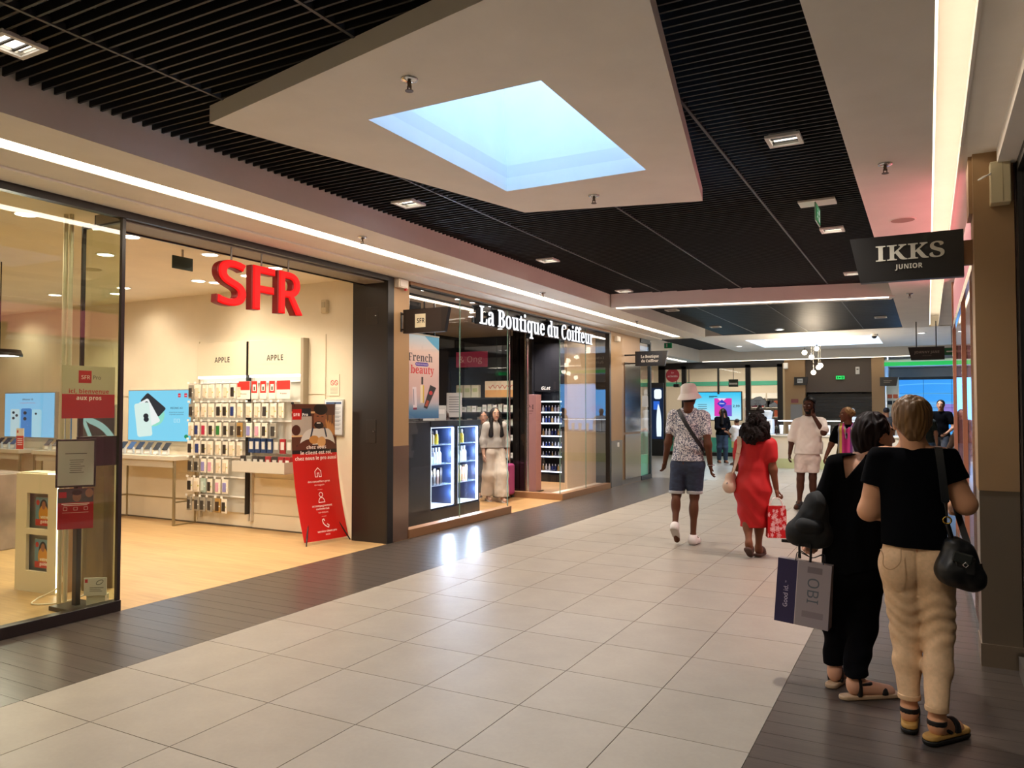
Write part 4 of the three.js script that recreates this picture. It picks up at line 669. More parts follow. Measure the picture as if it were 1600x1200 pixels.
{
  const navy = std(0x14213c, 0.35), blk = std(0x0c0d12, 0.3);
  const o = thing('lit_display_cabinet', 'black display cabinet with two blue lit shelf bays in the hair shop window', 'cabinet', [-6.42, 0, -9.15]);
  const D = 0.26;                                                 // half depth
  part('end_panel', box(0.52, 1.42, 0.98, 0, 0.71, 0.66, 0.004), blk, o);
  part('plinth', box(0.52, 0.17, 1.34, 0, 0.085, -0.5), blk, o);
  part('top', box(0.54, 0.08, 1.36, 0, 1.39, -0.5), blk, o);
  part('back', box(0.02, 1.2, 1.32, -0.24, 0.76, -0.5), navy, o);
  for (const z of [0.17, -0.47, -0.535, -1.16]) part('divider', box(0.5, 1.2, 0.03, 0.0, 0.76, z), navy, o);
  for (const y of [0.5, 0.8, 1.08]) for (const z of [-0.15, -0.85]) part('glass_shelf', box(0.44, 0.012, 0.58, 0.0, y, z), phys(0xcfe4f4, 0.1, { transmission: 0.6, thickness: 0 }), o);
  for (const [zs, zl] of [[-0.15, -0.43], [-0.85, -1.12]]) {
    part('led_bar', box(0.02, 1.12, 0.03, 0.235, 0.77, zl), glow(0xdcecff, 5), o);
    part('bay_floor', box(0.46, 0.012, 0.58, 0, 0.195, zs), std(0xdfe8f2, 0.4), o);
    part('led_frame', [box(0.012, 1.14, 0.012, 0.24, 0.77, zs + 0.29), box(0.012, 0.012, 0.58, 0.24, 1.33, zs), box(0.012, 0.012, 0.58, 0.24, 0.2, zs)], glow(0xcfe2ff, 1.2), o);
    areaLight(0xcfe4ff, 14, 1.1, 0.03, [-6.42 + 0.225, 0.77, -9.15 + zl], [-6.75, 0.77, -9.15 + zs + 0.3]).rotateZ(Math.PI / 2);
    for (const yy of [0.36, 0.66, 0.95, 1.24]) point(0xcfe4ff, 0.55, [-6.42 + 0.2, yy, -9.15 + zl + 0.05], 1);
  }
  const cx = -6.36;
  for (const [zs, tag] of [[-0.15, 'left'], [-0.85, 'right']]) {
    const bay = tag === 'left' ? 'the lit bay beside the black end panel' : 'the lit bay beside the glass door';
    [0xf0e6a0, 0xe8c840, 0xe3d8b8, 0xe8c840].forEach((c, k) => bottle(c, k % 2 ? 0xf4f2e8 : 0x2a2a2a, [cx, 1.087, -9.15 + zs + 0.22 - k * 0.11], `yellow hair-care bottle on the upper shelf of ${bay}`, `yellow bottles in ${bay}`, 1.15));
    [0xe4ecf6, 0xf2f4f8, 0xdfe6f0].forEach((c, k) => bottle(c, 0xf0f0f0, [cx, 0.807, -9.15 + zs - 0.02 - k * 0.08], `tall white hair-care bottle in ${bay}`, `white bottles in ${bay}`, 1.3));
    carton(0.1, 0.1, 0.3, 0xb9d4ea, [cx, 0.806, -9.15 + zs + 0.18], `low pale blue carton in ${bay}`, null, Math.PI / 2 * 0);
    for (let k = 0; k < 6; k++) { const c = tag === 'left' ? [0x2e1c14, 0x4a2c1c, 0x1c1410][k % 3] : [0xc8b45a, 0xb86a4c, 0xd8c890][k % 3]; carton(0.05, 0.2 + 0.03 * (k % 2), 0.06, c, [cx, 0.506, -9.15 + zs + 0.22 - k * 0.085], `${tag === 'left' ? 'dark brown' : 'gold and copper'} hair-colour carton in ${bay}`, `colour cartons in ${bay}`, Math.PI / 2 * 0, 0xe6d8b8); }
  }
  // hanging poster
  const pt = canvasTex(360, 800, (g, w, h) => {
    const gr = g.createLinearGradient(0, 0, 0, h); gr.addColorStop(0, '#a9c6d8'); gr.addColorStop(0.2, '#e2c8bd'); gr.addColorStop(0.7, '#d9b8b4'); gr.addColorStop(0.82, '#b9b4bc'); gr.addColorStop(0.92, '#4d80a8'); gr.addColorStop(1, '#2f6796'); g.fillStyle = gr; g.fillRect(0, 0, w, h);
    g.fillStyle = '#4fa3cc'; g.beginPath(); g.moveTo(w, 0); g.lineTo(w, 130); g.quadraticCurveTo(260, 60, 200, 0); g.fill();
    g.fillStyle = '#3a3338'; g.font = 'bold 104px serif'; g.textAlign = 'left'; g.fillText('French', 30, 252, 260); g.fillStyle = '#d22a2a'; g.fillText('beauty', 56, 370, 250); g.fillStyle = '#5540a0'; g.beginPath(); g.roundRect(104, 262, 140, 36, 18); g.fill(); g.fillStyle = '#d8ccf0'; g.font = 'bold 18px sans-serif'; g.fillText('Made in France', 112, 286, 124);
    g.fillStyle = '#e8dde2'; g.save(); g.translate(100, 610); g.rotate(-0.04); g.fillRect(-20, -110, 40, 210); g.fillStyle = '#7c1e40'; g.fillRect(-20, 86, 40, 20); g.fillStyle = '#8b8490'; g.fillRect(-14, -90, 8, 150); g.restore();
    g.fillStyle = '#d8b93a'; g.fillRect(158, 480, 40, 170); g.fillStyle = '#efe3c2'; g.fillRect(158, 480, 26, 170); g.fillStyle = '#211c1c'; g.fillRect(168, 400, 20, 72);
    g.save(); g.translate(256, 590); g.rotate(0.38); g.fillStyle = '#1c1718'; g.beginPath(); g.moveTo(-36, -110); g.lineTo(36, -110); g.lineTo(20, 120); g.lineTo(-20, 120); g.fill(); g.fillStyle = '#d8382c'; g.beginPath(); g.arc(0, -40, 20, 0, 7); g.fill(); g.fillStyle = '#b04a2a'; g.fillRect(-14, 40, 28, 60); g.restore();
  });
  const po = thing('hanging_poster', 'pale pink and blue cosmetics poster hanging above the lit cabinet', 'poster', [-5.96, 2.03, -8.48], Math.PI / 2); part('panel', box(0.79, 1.12, 0.006, 0, 0, 0), std(0xd8c6c2, 0.5), po); part('print', sheet(0.785, 1.115), std(0xffffff, 0.4, 0, { map: pt }), po, [0, 0, 0.004]); part('top_bar', box(0.8, 0.02, 0.014, 0, 0.565, 0), M.aluminium, po); part('wire', [rod([-0.3, 0.57, 0], [-0.3, 1.3, 0], 0.002, 6), rod([0.3, 0.57, 0], [0.3, 1.3, 0], 0.002, 6)], M.chrome, po);
  // on the cabinet
  const ft = canvasTex(96, 180, (g) => { g.fillStyle = '#2a2220'; g.fillRect(0, 0, 96, 180); g.fillStyle = '#c08868'; g.beginPath(); g.ellipse(50, 80, 26, 36, 0, 0, 7); g.fill(); g.strokeStyle = '#a5743c'; g.lineWidth = 16; g.beginPath(); g.moveTo(22, 40); g.quadraticCurveTo(50, 0, 78, 40); g.lineTo(84, 170); g.moveTo(22, 40); g.lineTo(16, 170); g.stroke(); g.fillStyle = '#a83c3c'; g.fillRect(40, 98, 22, 6); });
  const fp = thing('portrait_display', 'small portrait card of a long-haired model on the lit cabinet', 'display card', [-6.5, 1.43, -9.3], Math.PI / 2 - 0.1); part('card', box(0.22, 0.42, 0.02, 0, 0.21, 0), std(0x2a2220, 0.5), fp); part('print', sheet(0.21, 0.41), std(0xffffff, 0.45, 0, { map: ft }), fp, [0, 0.21, 0.0115]);
  carton(0.3, 0.22, 0.2, 0xb9bcb8, [-6.28, 1.43, -9.25], 'grey carton standing on the lit cabinet', null, Math.PI / 2, 0xd8d8d4);
  // glass tower with bottles
  const tw = thing('glass_tower', 'narrow dark glass shelf tower behind the lit cabinet', 'shelving', [-7.0, 0, -9.95]);
  part('posts', [[-0.14, -0.14], [0.14, -0.14], [-0.14, 0.14], [0.14, 0.14]].map(([x, z]) => box(0.02, 3.3, 0.02, x, 1.65, z)), std(0x2c3a40, 0.3, 0.4), tw); part('back', box(0.02, 3.3, 0.28, -0.14, 1.65, 0), std(0x1e3038, 0.3), tw);
  for (const y of [1.5, 1.72, 2.0]) part('shelf', box(0.28, 0.012, 0.28, 0, y, 0), std(0x3e9c9c, 0.2), tw);
  for (let k = 0; k < 3; k++) bottle(0xdfe6ea, 0x707880, [-6.95, 1.728, -9.85 - 0.09 * k], 'white bottle on the glass shelf tower', 'bottles on the glass tower', 1.2);
  bottle(0xd8a4a8, 0x2a2624, [-6.95, 2.007, -9.95], 'pink bottle on the top glass tower shelf', null, 1.4);
}
// ---------------------------------------------------------------- shelves further in
{
  const blk = std(0x16181d, 0.4);
  const o = thing('product_gondola', 'black wall shelf of white hair products behind the glass door', 'shelving', [-7.95, 0, -13.75]);
  part('back', box(1.7, 3.1, 0.04, 0, 1.55, -0.2), std(0x14161b, 0.5), o);
  for (const sx of [-0.84, 0.84]) part('side', box(0.03, 2.4, 0.42, sx, 1.2, 0), blk, o);
  for (const y of [0.25, 0.6, 0.95, 1.25, 1.52, 1.82]) part('shelf', box(1.66, 0.03, 0.4, 0, y, 0), std(0x2a2d33, 0.4), o);
  const lab = (s) => `${s} on the shelf behind the glass door`;
  for (const y of [0.265, 0.615, 0.965, 1.265, 1.535]) for (let k = 0; k < 12; k++) { const c = [0xe8e8e4, 0xd9dccf, 0xf0f0ee, 0xcfd8d0][(k + Math.round(y * 10)) % 4]; carton(0.09, 0.1 + 0.07 * hash(k, Math.round(y * 100), 3), 0.08, c, [-8.66 + k * 0.125, y, -13.68], lab('small pale product carton'), 'pale cartons behind the glass door', rr(-0.1, 0.1), 0xb8c4b8); }
  const bt = canvasTex(256, 128, (g) => { g.fillStyle = '#efe3c8'; g.fillRect(0, 0, 256, 128); g.fillStyle = '#e6b070'; g.fillRect(0, 70, 256, 58); g.strokeStyle = '#c85a44'; g.lineWidth = 5; g.beginPath(); g.moveTo(30, 50); for (let i = 0; i < 20; i++) g.lineTo(30 + i * 10, 44 + 14 * Math.sin(i * 1.7)); g.stroke(); });
  const bd = thing('header_card', 'cream banner card with red handwriting on the shelf top', 'card', [-7.65, 1.835, -13.7]); part('card', box(0.8, 0.34, 0.01, 0, 0.17, 0), std(0xefe3c8, 0.5), bd); part('print', sheet(0.79, 0.33), std(0xffffff, 0.5, 0, { map: bt }), bd, [0, 0.17, 0.006]);
  for (const x of [-8.62, -8.43, -8.24]) carton(0.16, 0.26, 0.1, 0xdfe0c8, [x, 1.835, -13.66], 'large pale green carton on the shelf top behind the glass door', 'green cartons on the shelf top', 0, 0xb8c890);
  const np = canvasTex(64, 96, (g) => { g.fillStyle = '#c8ccd0'; g.fillRect(0, 0, 64, 96); g.fillStyle = '#6b7078'; for (let i = 0; i < 7; i++) g.fillRect(10, 14 + i * 10, 44, 3); });
  const nn = thing('price_notice', 'grey paper notice panel beside the shelf in the hair shop', 'notice', [-8.55, 1.68, -13.3]); part('panel', box(0.36, 0.5, 0.02), std(0xc8ccd0, 0.5), nn); part('print', sheet(0.35, 0.49), std(0xffffff, 0.5, 0, { map: np }), nn, [0, 0, 0.0115]); part('post', box(0.03, 1.45, 0.03, 0, -0.95, -0.01), blk, nn);
  const pk = canvasTex(256, 128, (g) => { g.fillStyle = '#c2477c'; g.fillRect(0, 0, 256, 128); g.fillStyle = '#f2dfe6'; g.font = '70px sans-serif'; g.fillText('& Ong', 20, 88); });
  const pp = thing('pink_wall_sign', 'pink wall sign with pale lettering deep in the hair shop', 'sign', [-8.25, 2.62, -13.5]); part('panel', box(0.75, 0.32, 0.02), std(0xc2477c, 0.5), pp); part('print', sheet(0.74, 0.31), std(0xffffff, 0.5, 0, { map: pk }), pp, [0, 0, 0.0115]); part('bracket', box(0.04, 0.6, 0.02, -0.3, 0.4, -0.01), blk, pp);
  // pink sales column
  const ot = canvasTex(128, 640, (g) => { g.fillStyle = '#b08488'; g.fillRect(0, 0, 128, 640); g.fillStyle = '#4a2c34'; g.font = 'bold 40px serif'; g.textAlign = 'center'; g.fillText('O·P·I', 64, 96); g.fillRect(20, 106, 88, 4); g.fillRect(30, 124, 68, 2); });
  const op = thing('pink_column', 'tall dusty pink nail polish column with dark lettering', 'display stand', [-6.82, 0, -13.35], 0.12); part('column', box(0.34, 1.87, 0.3, 0, 0.945, 0, 0.006), std(0xb08488, 0.45), op); part('print', sheet(0.335, 1.86), std(0xffffff, 0.45, 0, { map: ot }), op, [0, 0.945, 0.1515]); part('foot', box(0.42, 0.02, 0.36, 0, 0.01, 0), M.darkFrame, op);
  // lit side shelf of blue products
  const s = thing('lit_side_shelf', 'dark cabinet with white lit shelves of blue products', 'shelving', [-7.36, 0, -15.5]);
  part('carcass', [box(0.78, 3.1, 0.03, 0, 1.55, -0.22), box(0.05, 3.1, 0.46, -0.38, 1.55, 0), box(0.09, 3.1, 0.46, 0.37, 1.55, 0), box(0.7, 1.05, 0.44, 0, 2.52, -0.01), box(0.7, 0.16, 0.44, 0, 0.08, 0)], std(0x15161d, 0.4), s);
  const wt = canvasTex(256, 96, (g) => { g.fillStyle = '#15161d'; g.fillRect(0, 0, 256, 96); g.fillStyle = '#d8d8d8'; g.font = 'italic bold 64px sans-serif'; g.fillText('GLat', 40, 70); }); part('brand_print', sheet(0.4, 0.15), std(0xffffff, 0.4, 0, { map: wt }), s, [-0.05, 2.06, 0.215]);
  const ys = [0.24, 0.58, 0.78, 1.02, 1.3, 1.56, 1.8].slice(0, 7);
  for (const y of [0.22, 0.55, 0.76, 1.0, 1.28, 1.52, 1.76]) { part('lit_shelf', box(0.7, 0.025, 0.42, 0, y, 0), std(0xdfe4f4, 0.4), s); part('shelf_led', box(0.68, 0.02, 0.012, 0, y + 0.003, 0.215), glow(0xe6ecff, 2.2), s); }
  for (const y of [0.9, 1.4, 1.9]) areaLight(0xdfe8ff, 6, 0.66, 0.03, [-7.36, y, -15.27], [-7.36, y - 0.4, -15.6]);
  const cc = [0x27346c, 0xc9cede, 0x3a4a8c, 0xb89a6a, 0xdfe2ea];
  for (const y of [0.235, 0.565, 0.775, 1.015, 1.295, 1.535]) for (let k = 0; k < 8; k++) { const c = cc[(k * 3 + Math.round(y * 20)) % 5]; bottle(c, 0xe8e8ee, [-7.63 + k * 0.075, y + 0.0, -15.42], c === 0xb89a6a ? 'gold bottle on the lit side shelf' : c === 0xc9cede || c === 0xdfe2ea ? 'silver bottle on the lit side shelf' : 'blue bottle on the lit side shelf', 'bottles on the lit side shelf', y > 0.7 && y < 0.9 || y < 0.6 && y > 0.5 ? 0.55 : 0.85); }
  // cream display wall close behind the second window
  const cw = struct('wall_window_backing', span(-6.02, -5.97, 0.0, 3.15, -13.2, -15.35), std(0xc9ac86, 0.6, 0, { map: paintTex }), 'tan panel closing the back of the second hair shop window', 'wall');
  struct('floor_window_base', span(-5.97, -5.79, 0.0, 0.1, -12.43, BZ1), std(0xe2d6c4, 0.5), 'pale base of the second hair shop window', 'floor');
}
// ---------------------------------------------------------------- blade signs and emergency boxes
function bladeSign(label, z, xw, len, y0, h, draw, dir = 1, thick = 0.06, tw = 640, slant = 0.06) {
  // a dark blade set square to the shop front: xw where it starts, len outward (dir +1 from the left row, -1 from the right row)
  const o = thing('blade_sign', label, 'sign', [xw, y0, z]);
  const pts = [[0, 0], [dir * (len - slant), 0], [dir * len, h], [0, h]]; if (dir < 0) pts.reverse();
  const g = extrude(pts, thick); g.translate(0, 0, -thick / 2);
  part('blade', metricUV(g), std(0x1b1716, 0.4), o);
  const t = canvasTex(tw, Math.round(tw * h / len), draw);
  part('face_print', sheet(len - slant * 2.4, h * 0.94), std(0xffffff, 0.42, 0, { map: t }), o, [dir * (len - slant) / 2, h / 2, thick / 2 + 0.002]);
  return o;
}
{
  const s1 = bladeSign('dark blade sign with a pale lettered square beside the black pillar', -7.62, -5.62, 0.66, 2.52, 0.29, (g, w, h) => { g.fillStyle = '#2b211d'; g.fillRect(0, 0, w, h); g.fillStyle = '#d9cfb4'; g.fillRect(w * 0.26, h * 0.2, w * 0.3, h * 0.6); g.fillStyle = '#2b2622'; g.font = `bold ${Math.round(h * 0.3)}px sans-serif`; g.fillText('SFR', w * 0.31, h * 0.6, w * 0.25); });
  part('bracket', [box(0.05, 0.02, 0.03, -0.03, 0.24, 0), box(0.05, 0.02, 0.03, -0.03, 0.05, 0), box(0.012, 0.24, 0.04, -0.048, 0.145, 0)], M.darkFrame, s1);
  const s2 = bladeSign('navy blade sign with two lines of serif lettering beside the mirrored cabinet', -15.5, -5.42, 0.7, 2.5, 0.31, (g, w, h) => { g.fillStyle = '#14161f'; g.fillRect(0, 0, w, h); g.fillStyle = '#d3cfc8'; g.font = `bold ${Math.round(h * 0.26)}px serif`; g.textAlign = 'center'; g.fillText('La Boutique', w / 2, h * 0.44, w * 0.72); g.fillText('du Coiffeur', w / 2, h * 0.76, w * 0.7); });
  part('bracket', [box(0.25, 0.03, 0.03, -0.12, 0.24, 0), box(0.25, 0.03, 0.03, -0.12, 0.06, 0)], M.darkFrame, s2);
  const box1 = (pos, label, red) => { const o = thing('emergency_light', label, 'light box', pos); part('housing', box(0.07, 0.11, 0.2, 0, 0, 0, 0.01), std(0xe2d8c6, 0.5), o); part('cover', box(0.012, 0.08, 0.16, 0.038, 0, 0, 0.004), std(0xf0eadf, 0.4), o); if (red) part('red_lamp', cyl(0.02, 0.02, 0.03, 0.02, -0.065, -0.06, 14), std(0xc01c18, 0.3), o); };
  box1([FACADE + 0.03, 3.13, -7.58], 'small white alarm box with a red lamp above the tan pillar', true);
  box1([FACADE + 0.03, 3.05, -15.0], 'small white box lamp on top of the tan pillar near the mirrored cabinet', false);
}
// pink rolling case by the shelf
{
  const o = thing('pink_suitcase', 'pink hard-shell rolling suitcase inside the hair shop door', 'suitcase', [-6.75, 0, -12.15]); const pm = std(0xa03c74, 0.35);
  part('shell', box(0.36, 0.56, 0.24, 0, 0.34, 0, 0.05), pm, o); for (let k = -2; k <= 2; k++) part('rib', box(0.012, 0.5, 0.246, k * 0.065, 0.34, 0, 0.005), std(0x8c3264, 0.35), o);
  part('handle', [rod([-0.08, 0.62, -0.08], [-0.08, 0.95, -0.08], 0.008), rod([0.08, 0.62, -0.08], [0.08, 0.95, -0.08], 0.008), rod([-0.08, 0.95, -0.08], [0.08, 0.95, -0.08], 0.012)], M.aluminium, o); for (const sx of [-1, 1]) for (const sz of [-1, 1]) part('wheel', cyl(0.03, 0.03, 0.03, sx * 0.14, 0.03, sz * 0.08, 14), M.black, o);
}
// ================================================================ COURT BEYOND THE WALKWAY
const CZ = -26.3;
const mintM = std(0x56bfa2, 0.5);
{
  const creamIn = std(0xeee3d0, 0.6);
  // ceiling of the court: black field, white panel with the long roof light
  const c = struct('ceiling_court', null, null, 'black court ceiling with a white panel around the long roof light', 'ceiling');
  const gloss = std(0x0a0b0e, 0.95);
  part('black_field', [span(-12, -5.25, 3.6, 3.66, -17.2, -26.3), span(-5.25, 4, 3.6, 3.66, -17.2, -19.15), span(-5.25, 4, 3.6, 3.66, -24.7, -26.3), span(0.75, 4, 3.6, 3.66, -19.15, -24.7)], gloss, c);
  const g = extrude([[-5.25, 19.15], [0.75, 19.15], [0.75, 24.7], [-5.25, 24.7]], 0.2, [[[-4.2, 20.6], [-1.06, 20.6], [-1.06, 23.4], [-4.2, 23.4]]]); g.rotateX(-Math.PI / 2); g.translate(0, 3.4, 0); part('white_panel', metricUV(g), M.plasterWhite, c);
  const sh = (x0, x1, z0, z1) => part('shaft_wall', span(x0, x1, 3.6, 4.95, z0, z1), M.plasterWhite, c); sh(-4.25, -4.2, -20.55, -23.45); sh(-1.06, -1.01, -20.55, -23.45); sh(-4.2, -1.06, -20.55, -20.6); sh(-4.2, -1.06, -23.4, -23.45);
  part('roof_pane', box(3.2, 0.006, 2.9, -2.63, 4.93, -22), phys(0xf2f8ff, 0.02, { transmission: 1, thickness: 0 }), c);
  for (const [u, v] of [[1155, 541], [1440, 520], [1218, 515]]) { const q = onY(u, v, 3.398); const o = thing('round_downlight', 'round downlight in the white court ceiling panel', 'light', q, 0, 'round downlights in the court panel'); part('ring', lathe([[0.07, 0], [0.1, 0], [0.1, -0.01], [0.07, -0.01]]), M.white, o); part('lamp', cyl(0.07, 0.07, 0.006, 0, -0.004, 0), glow(0xffffff, 6), o); spot(0xeef4ff, 20, [q[0], 3.37, q[2]], [q[0], 0, q[2]], 1.0, 0.8); }
  for (const [u, v, y] of [[1053, 539, 3.59], [1093, 549, 3.59], [1400, 547, 3.59]]) { const q = onY(u, v, y); const o = thing('court_downlight', 'flat white downlight in the black court ceiling', 'light', q, 0, 'downlights in the black court ceiling'); part('frame', box(0.26, 0.02, 0.26, 0, 0, 0, 0.004), M.white, o); part('lamp', box(0.2, 0.008, 0.2, 0, -0.012, 0), glow(0xfff8f0, 6), o); spot(0xeef4ff, 18, [q[0], y - 0.04, q[2]], [q[0], 0, q[2]], 1.0, 0.8); }
  // fascias over the court shops
  const f = struct('fascia_court', null, null, 'grey-white fascia with a light line over the court shop fronts', 'soffit');
  part('back_fascia', span(-8.9, 4, 3.2, 3.6, -25.9, -26.3), M.plasterWhite, f);
  part('left_fascia', span(-12, -6.8, 3.2, 3.6, -17.3, -25.9), M.plasterWhite, f);
  part('entry_beam', span(-5.25, 0.75, 3.4, 3.62, -19.02, -19.14), M.plaster, f);
  const ll = thing('court_light_line', 'thin warm light line under the court fascia', 'light'); part('diffuser', span(-6.7, 3.5, 3.185, 3.199, -25.92, -25.96), glow(0xfff0d6, 3), ll); areaLight(0xfff4e6, 5, 10, 0.05, [-1.6, 3.18, -25.94], [-1.6, 0, -25.94]);
  const l2 = thing('court_light_line', 'short white light line under the left court fascia', 'light'); part('diffuser', span(-7.25, -7.13, 3.185, 3.199, -18.5, -25.5), glow(0xfff4e2, 3), l2); areaLight(0xfff6ec, 8, 0.1, 7, [-7.2, 3.18, -22], [-7.2, 0, -22]);
  // ---- mint shop
  const w = struct('window_4', null, null, 'black framed shop front of the mint shop at the back of the court', 'window');
  const fr = M.darkFrame;
  for (const [a, b] of [[-8.36, -8.12], [-7.53, -7.37], [-5.36, -5.2], [-4.34, -4.12]]) part('post', span(a, b, 0, 3.08, CZ, CZ - 0.14), fr, w);
  part('header', span(-8.36, -4.12, 2.98, 3.2, CZ, CZ - 0.14), fr, w); part('sill', span(-8.1, -4.12, 0, 0.12, CZ, CZ - 0.14), fr, w); part('mullion', span(-6.3, -6.24, 2.1, 3.0, CZ - 0.03, CZ - 0.1), fr, w);
  for (const [a, b] of [[-8.12, -7.53], [-7.37, -5.36], [-5.2, -4.34]]) part('pane', pane(a, b, 0.12, 2.98, CZ - 0.06, CZ - 0.07), M.glass, w);
  part('left_pane', pane(-8.33, -8.32, 0.1, 3.1, -17.6, -26.2), M.glass, w); for (const z of [-17.6, -20.4, -23.2]) part('left_post', span(-8.38, -8.28, 0, 3.2, z, z - 0.1), fr, w);
  const mi = struct('wall_mint_shop', null, null, 'cream inner walls of the mint shop with a mint stripe', 'wall');
  part('back_wall', span(-13, -4.1, 0, 3.6, -30, -30.1), creamIn, mi); part('side_wall', span(-4.12, -4.05, 0, 3.6, CZ - 0.14, -30), creamIn, mi); part('left_wall', span(-12.1, -12, 0, 3.6, -17.3, -30), creamIn, mi); part('mint_stripe', [span(-12, -4.12, 2.5, 2.66, -29.99, -29.97), span(-11.99, -11.97, 2.5, 2.66, -17.4, -30)], mintM, mi); part('mint_dado', span(-8.1, -4.4, 0.12, 0.62, CZ - 0.3, CZ - 0.34), mintM, mi); part('mint_counter', span(-9.4, -8.8, 0, 0.8, -17.9, -29), mintM, mi); part('counter_top', span(-9.45, -8.78, 0.8, 0.86, -17.9, -29), std(0xc8924c, 0.5), mi);
  struct('ceiling_mint_shop', [span(-13, -8.4, 3.4, 3.5, -17.35, -26.35), span(-13, -4.1, 3.4, 3.5, -26.35, -30)], std(0xf0e8dc, 0.7), 'cream ceiling of the mint shop', 'ceiling');
  for (const [x, z] of [[-6.9, -28.2], [-5.2, -28.2], [-9.8, -27.5], [-9.9, -23.5], [-9.9, -19.5]]) { const o = thing('mint_shop_lamp', 'square panel lamp in the mint shop ceiling', 'light', [x, 3.395, z], 0, 'panel lamps of the mint shop'); part('frame', box(0.6, 0.03, 0.6, 0, 0, 0), M.white, o); part('diffuser', box(0.54, 0.01, 0.54, 0, -0.016, 0), glow(0xfff6e6, 5), o); areaLight(0xfff0dc, 22, 0.54, 0.54, [x, 3.36, z], [x, 0, z]); }
  // shelves with boxes inside
  const shelf = (x, z, turn, label, n) => { const o = thing('game_shelf', label, 'shelving', [x, 0, z], turn); part('back', box(n, 2.2, 0.03, 0, 1.1, -0.2), M.white, o); for (const y of [0.6, 0.95, 1.3, 1.65, 2.0]) part('shelf', box(n, 0.025, 0.36, 0, y, 0), M.white, o); return o; };
  shelf(-4.75, -29.7, 0, 'white shelf of boxes behind the right pane of the mint shop', 1.1); shelf(-5.75, -29.7, 0, 'white shelf of boxes behind the screen of the mint shop', 0.8); shelf(-11.6, -25, Math.PI / 2, 'long white shelf of red boxes along the left wall of the mint shop', 8);
  const cols = [[0x8c2a2c, 'dark red'], [0x3a3a40, 'black'], [0xb05a3c, 'rust'], [0x5a3040, 'plum']];
  for (let s = 0; s < 3; s++) for (const y of [0.614, 0.964, 1.314, 1.664]) for (let k = 0; k < (s === 2 ? 14 : 4); k++) { const c = cols[(k + s + Math.round(y * 10)) % 4]; const p = s === 2 ? [-11.55, y, -21.5 - k * 0.5] : [[-5.15, -5.95][s] + k * 0.24, y, -29.62]; const o = thing('game_box', `${c[1]} box on a white shelf of the mint shop`, 'box', p, s === 2 ? Math.PI / 2 : 0, `${c[1]} boxes in the mint shop`); part('carton', box(0.18, 0.24, 0.06, 0, 0.12, 0), std(c[0], 0.5), o); }
  // big screen in the window
  const tv = canvasTex(720, 460, (g, W, H) => {
    const gr = g.createLinearGradient(0, 0, 0, H); gr.addColorStop(0, '#35c3f2'); gr.addColorStop(0.4, '#7fd8f4'); gr.addColorStop(1, '#c6ecf6'); g.fillStyle = gr; g.fillRect(0, 0, W, H); g.fillStyle = '#1c2430'; g.fillRect(300, 60, 110, 14); g.fillRect(300, 82, 60, 8);
    g.save(); g.translate(470, 230); g.fillStyle = '#d83ab0'; g.fillRect(-100, -130, 230, 300); g.fillStyle = '#7a5ad0'; g.fillRect(20, -20, 110, 190); g.fillStyle = '#f2d4f0'; g.beginPath(); g.moveTo(-60, -130); g.lineTo(0, -60); g.lineTo(60, -130); g.fill(); g.fillStyle = '#2a3cc0'; g.beginPath(); g.moveTo(0, -110); g.lineTo(64, -40); g.lineTo(0, 30); g.lineTo(-64, -40); g.fill(); g.fillStyle = '#fff'; g.font = 'bold 30px sans-serif'; g.textAlign = 'center'; g.fillText('Sims', 0, -32); g.restore();
    g.fillStyle = '#2a3644'; g.font = 'bold 54px sans-serif'; g.fillText('2,99', 612, 250, 90); for (let i = 0; i < 3; i++) { g.fillRect(150, 200 + i * 34, 120, 8); }
  });
  const t = thing('window_screen', 'large cyan advertising screen in the mint shop window', 'television', [-6.5, 1.7, CZ - 0.3]); part('housing', box(1.92, 1.0, 0.08, 0, 0, -0.05), std(0x2a2d33, 0.4), t); part('display', sheet(1.86, 0.94), new THREE.MeshStandardMaterial({ color: 0x111111, map: tv, emissive: 0xffffff, emissiveMap: tv, emissiveIntensity: 0.66, roughness: 0.3 }), t, [0, 0, -0.005]); part('stand', [box(0.06, 1.25, 0.05, -0.5, -1.1, -0.06), box(0.06, 1.25, 0.05, 0.5, -1.1, -0.06)], std(0x2a2d33, 0.4), t); areaLight(0x9fdcf4, 1.0, 1.8, 0.9, [-6.5, 1.7, CZ - 0.28], [-6.5, 1.7, -10]);
  const tt = canvasTex(96, 420, (g) => { g.fillStyle = '#10203a'; g.fillRect(0, 0, 96, 420); g.fillStyle = '#eaf6ff'; g.beginPath(); g.roundRect(20, 12, 60, 80, 16); g.fill(); g.fillStyle = '#2a62c8'; g.fillRect(14, 110, 50, 70); g.fillStyle = '#e4f4ff'; g.beginPath(); g.moveTo(52, 130); g.quadraticCurveTo(86, 200, 76, 400); g.lineTo(40, 400); g.quadraticCurveTo(30, 240, 52, 130); g.fill(); });
  const to = thing('lit_totem', 'tall black totem with a glowing white and blue picture at the mint shop door', 'totem', [-8.18, 0, -25.6], 0.2); part('housing', box(0.44, 2.5, 0.16, 0, 1.25, 0, 0.01), M.black, to); part('display', sheet(0.4, 1.75), new THREE.MeshStandardMaterial({ color: 0x0a0a0a, map: tt, emissive: 0xffffff, emissiveMap: tt, emissiveIntensity: 0.7 }), to, [0.02, 1.45, 0.084]);
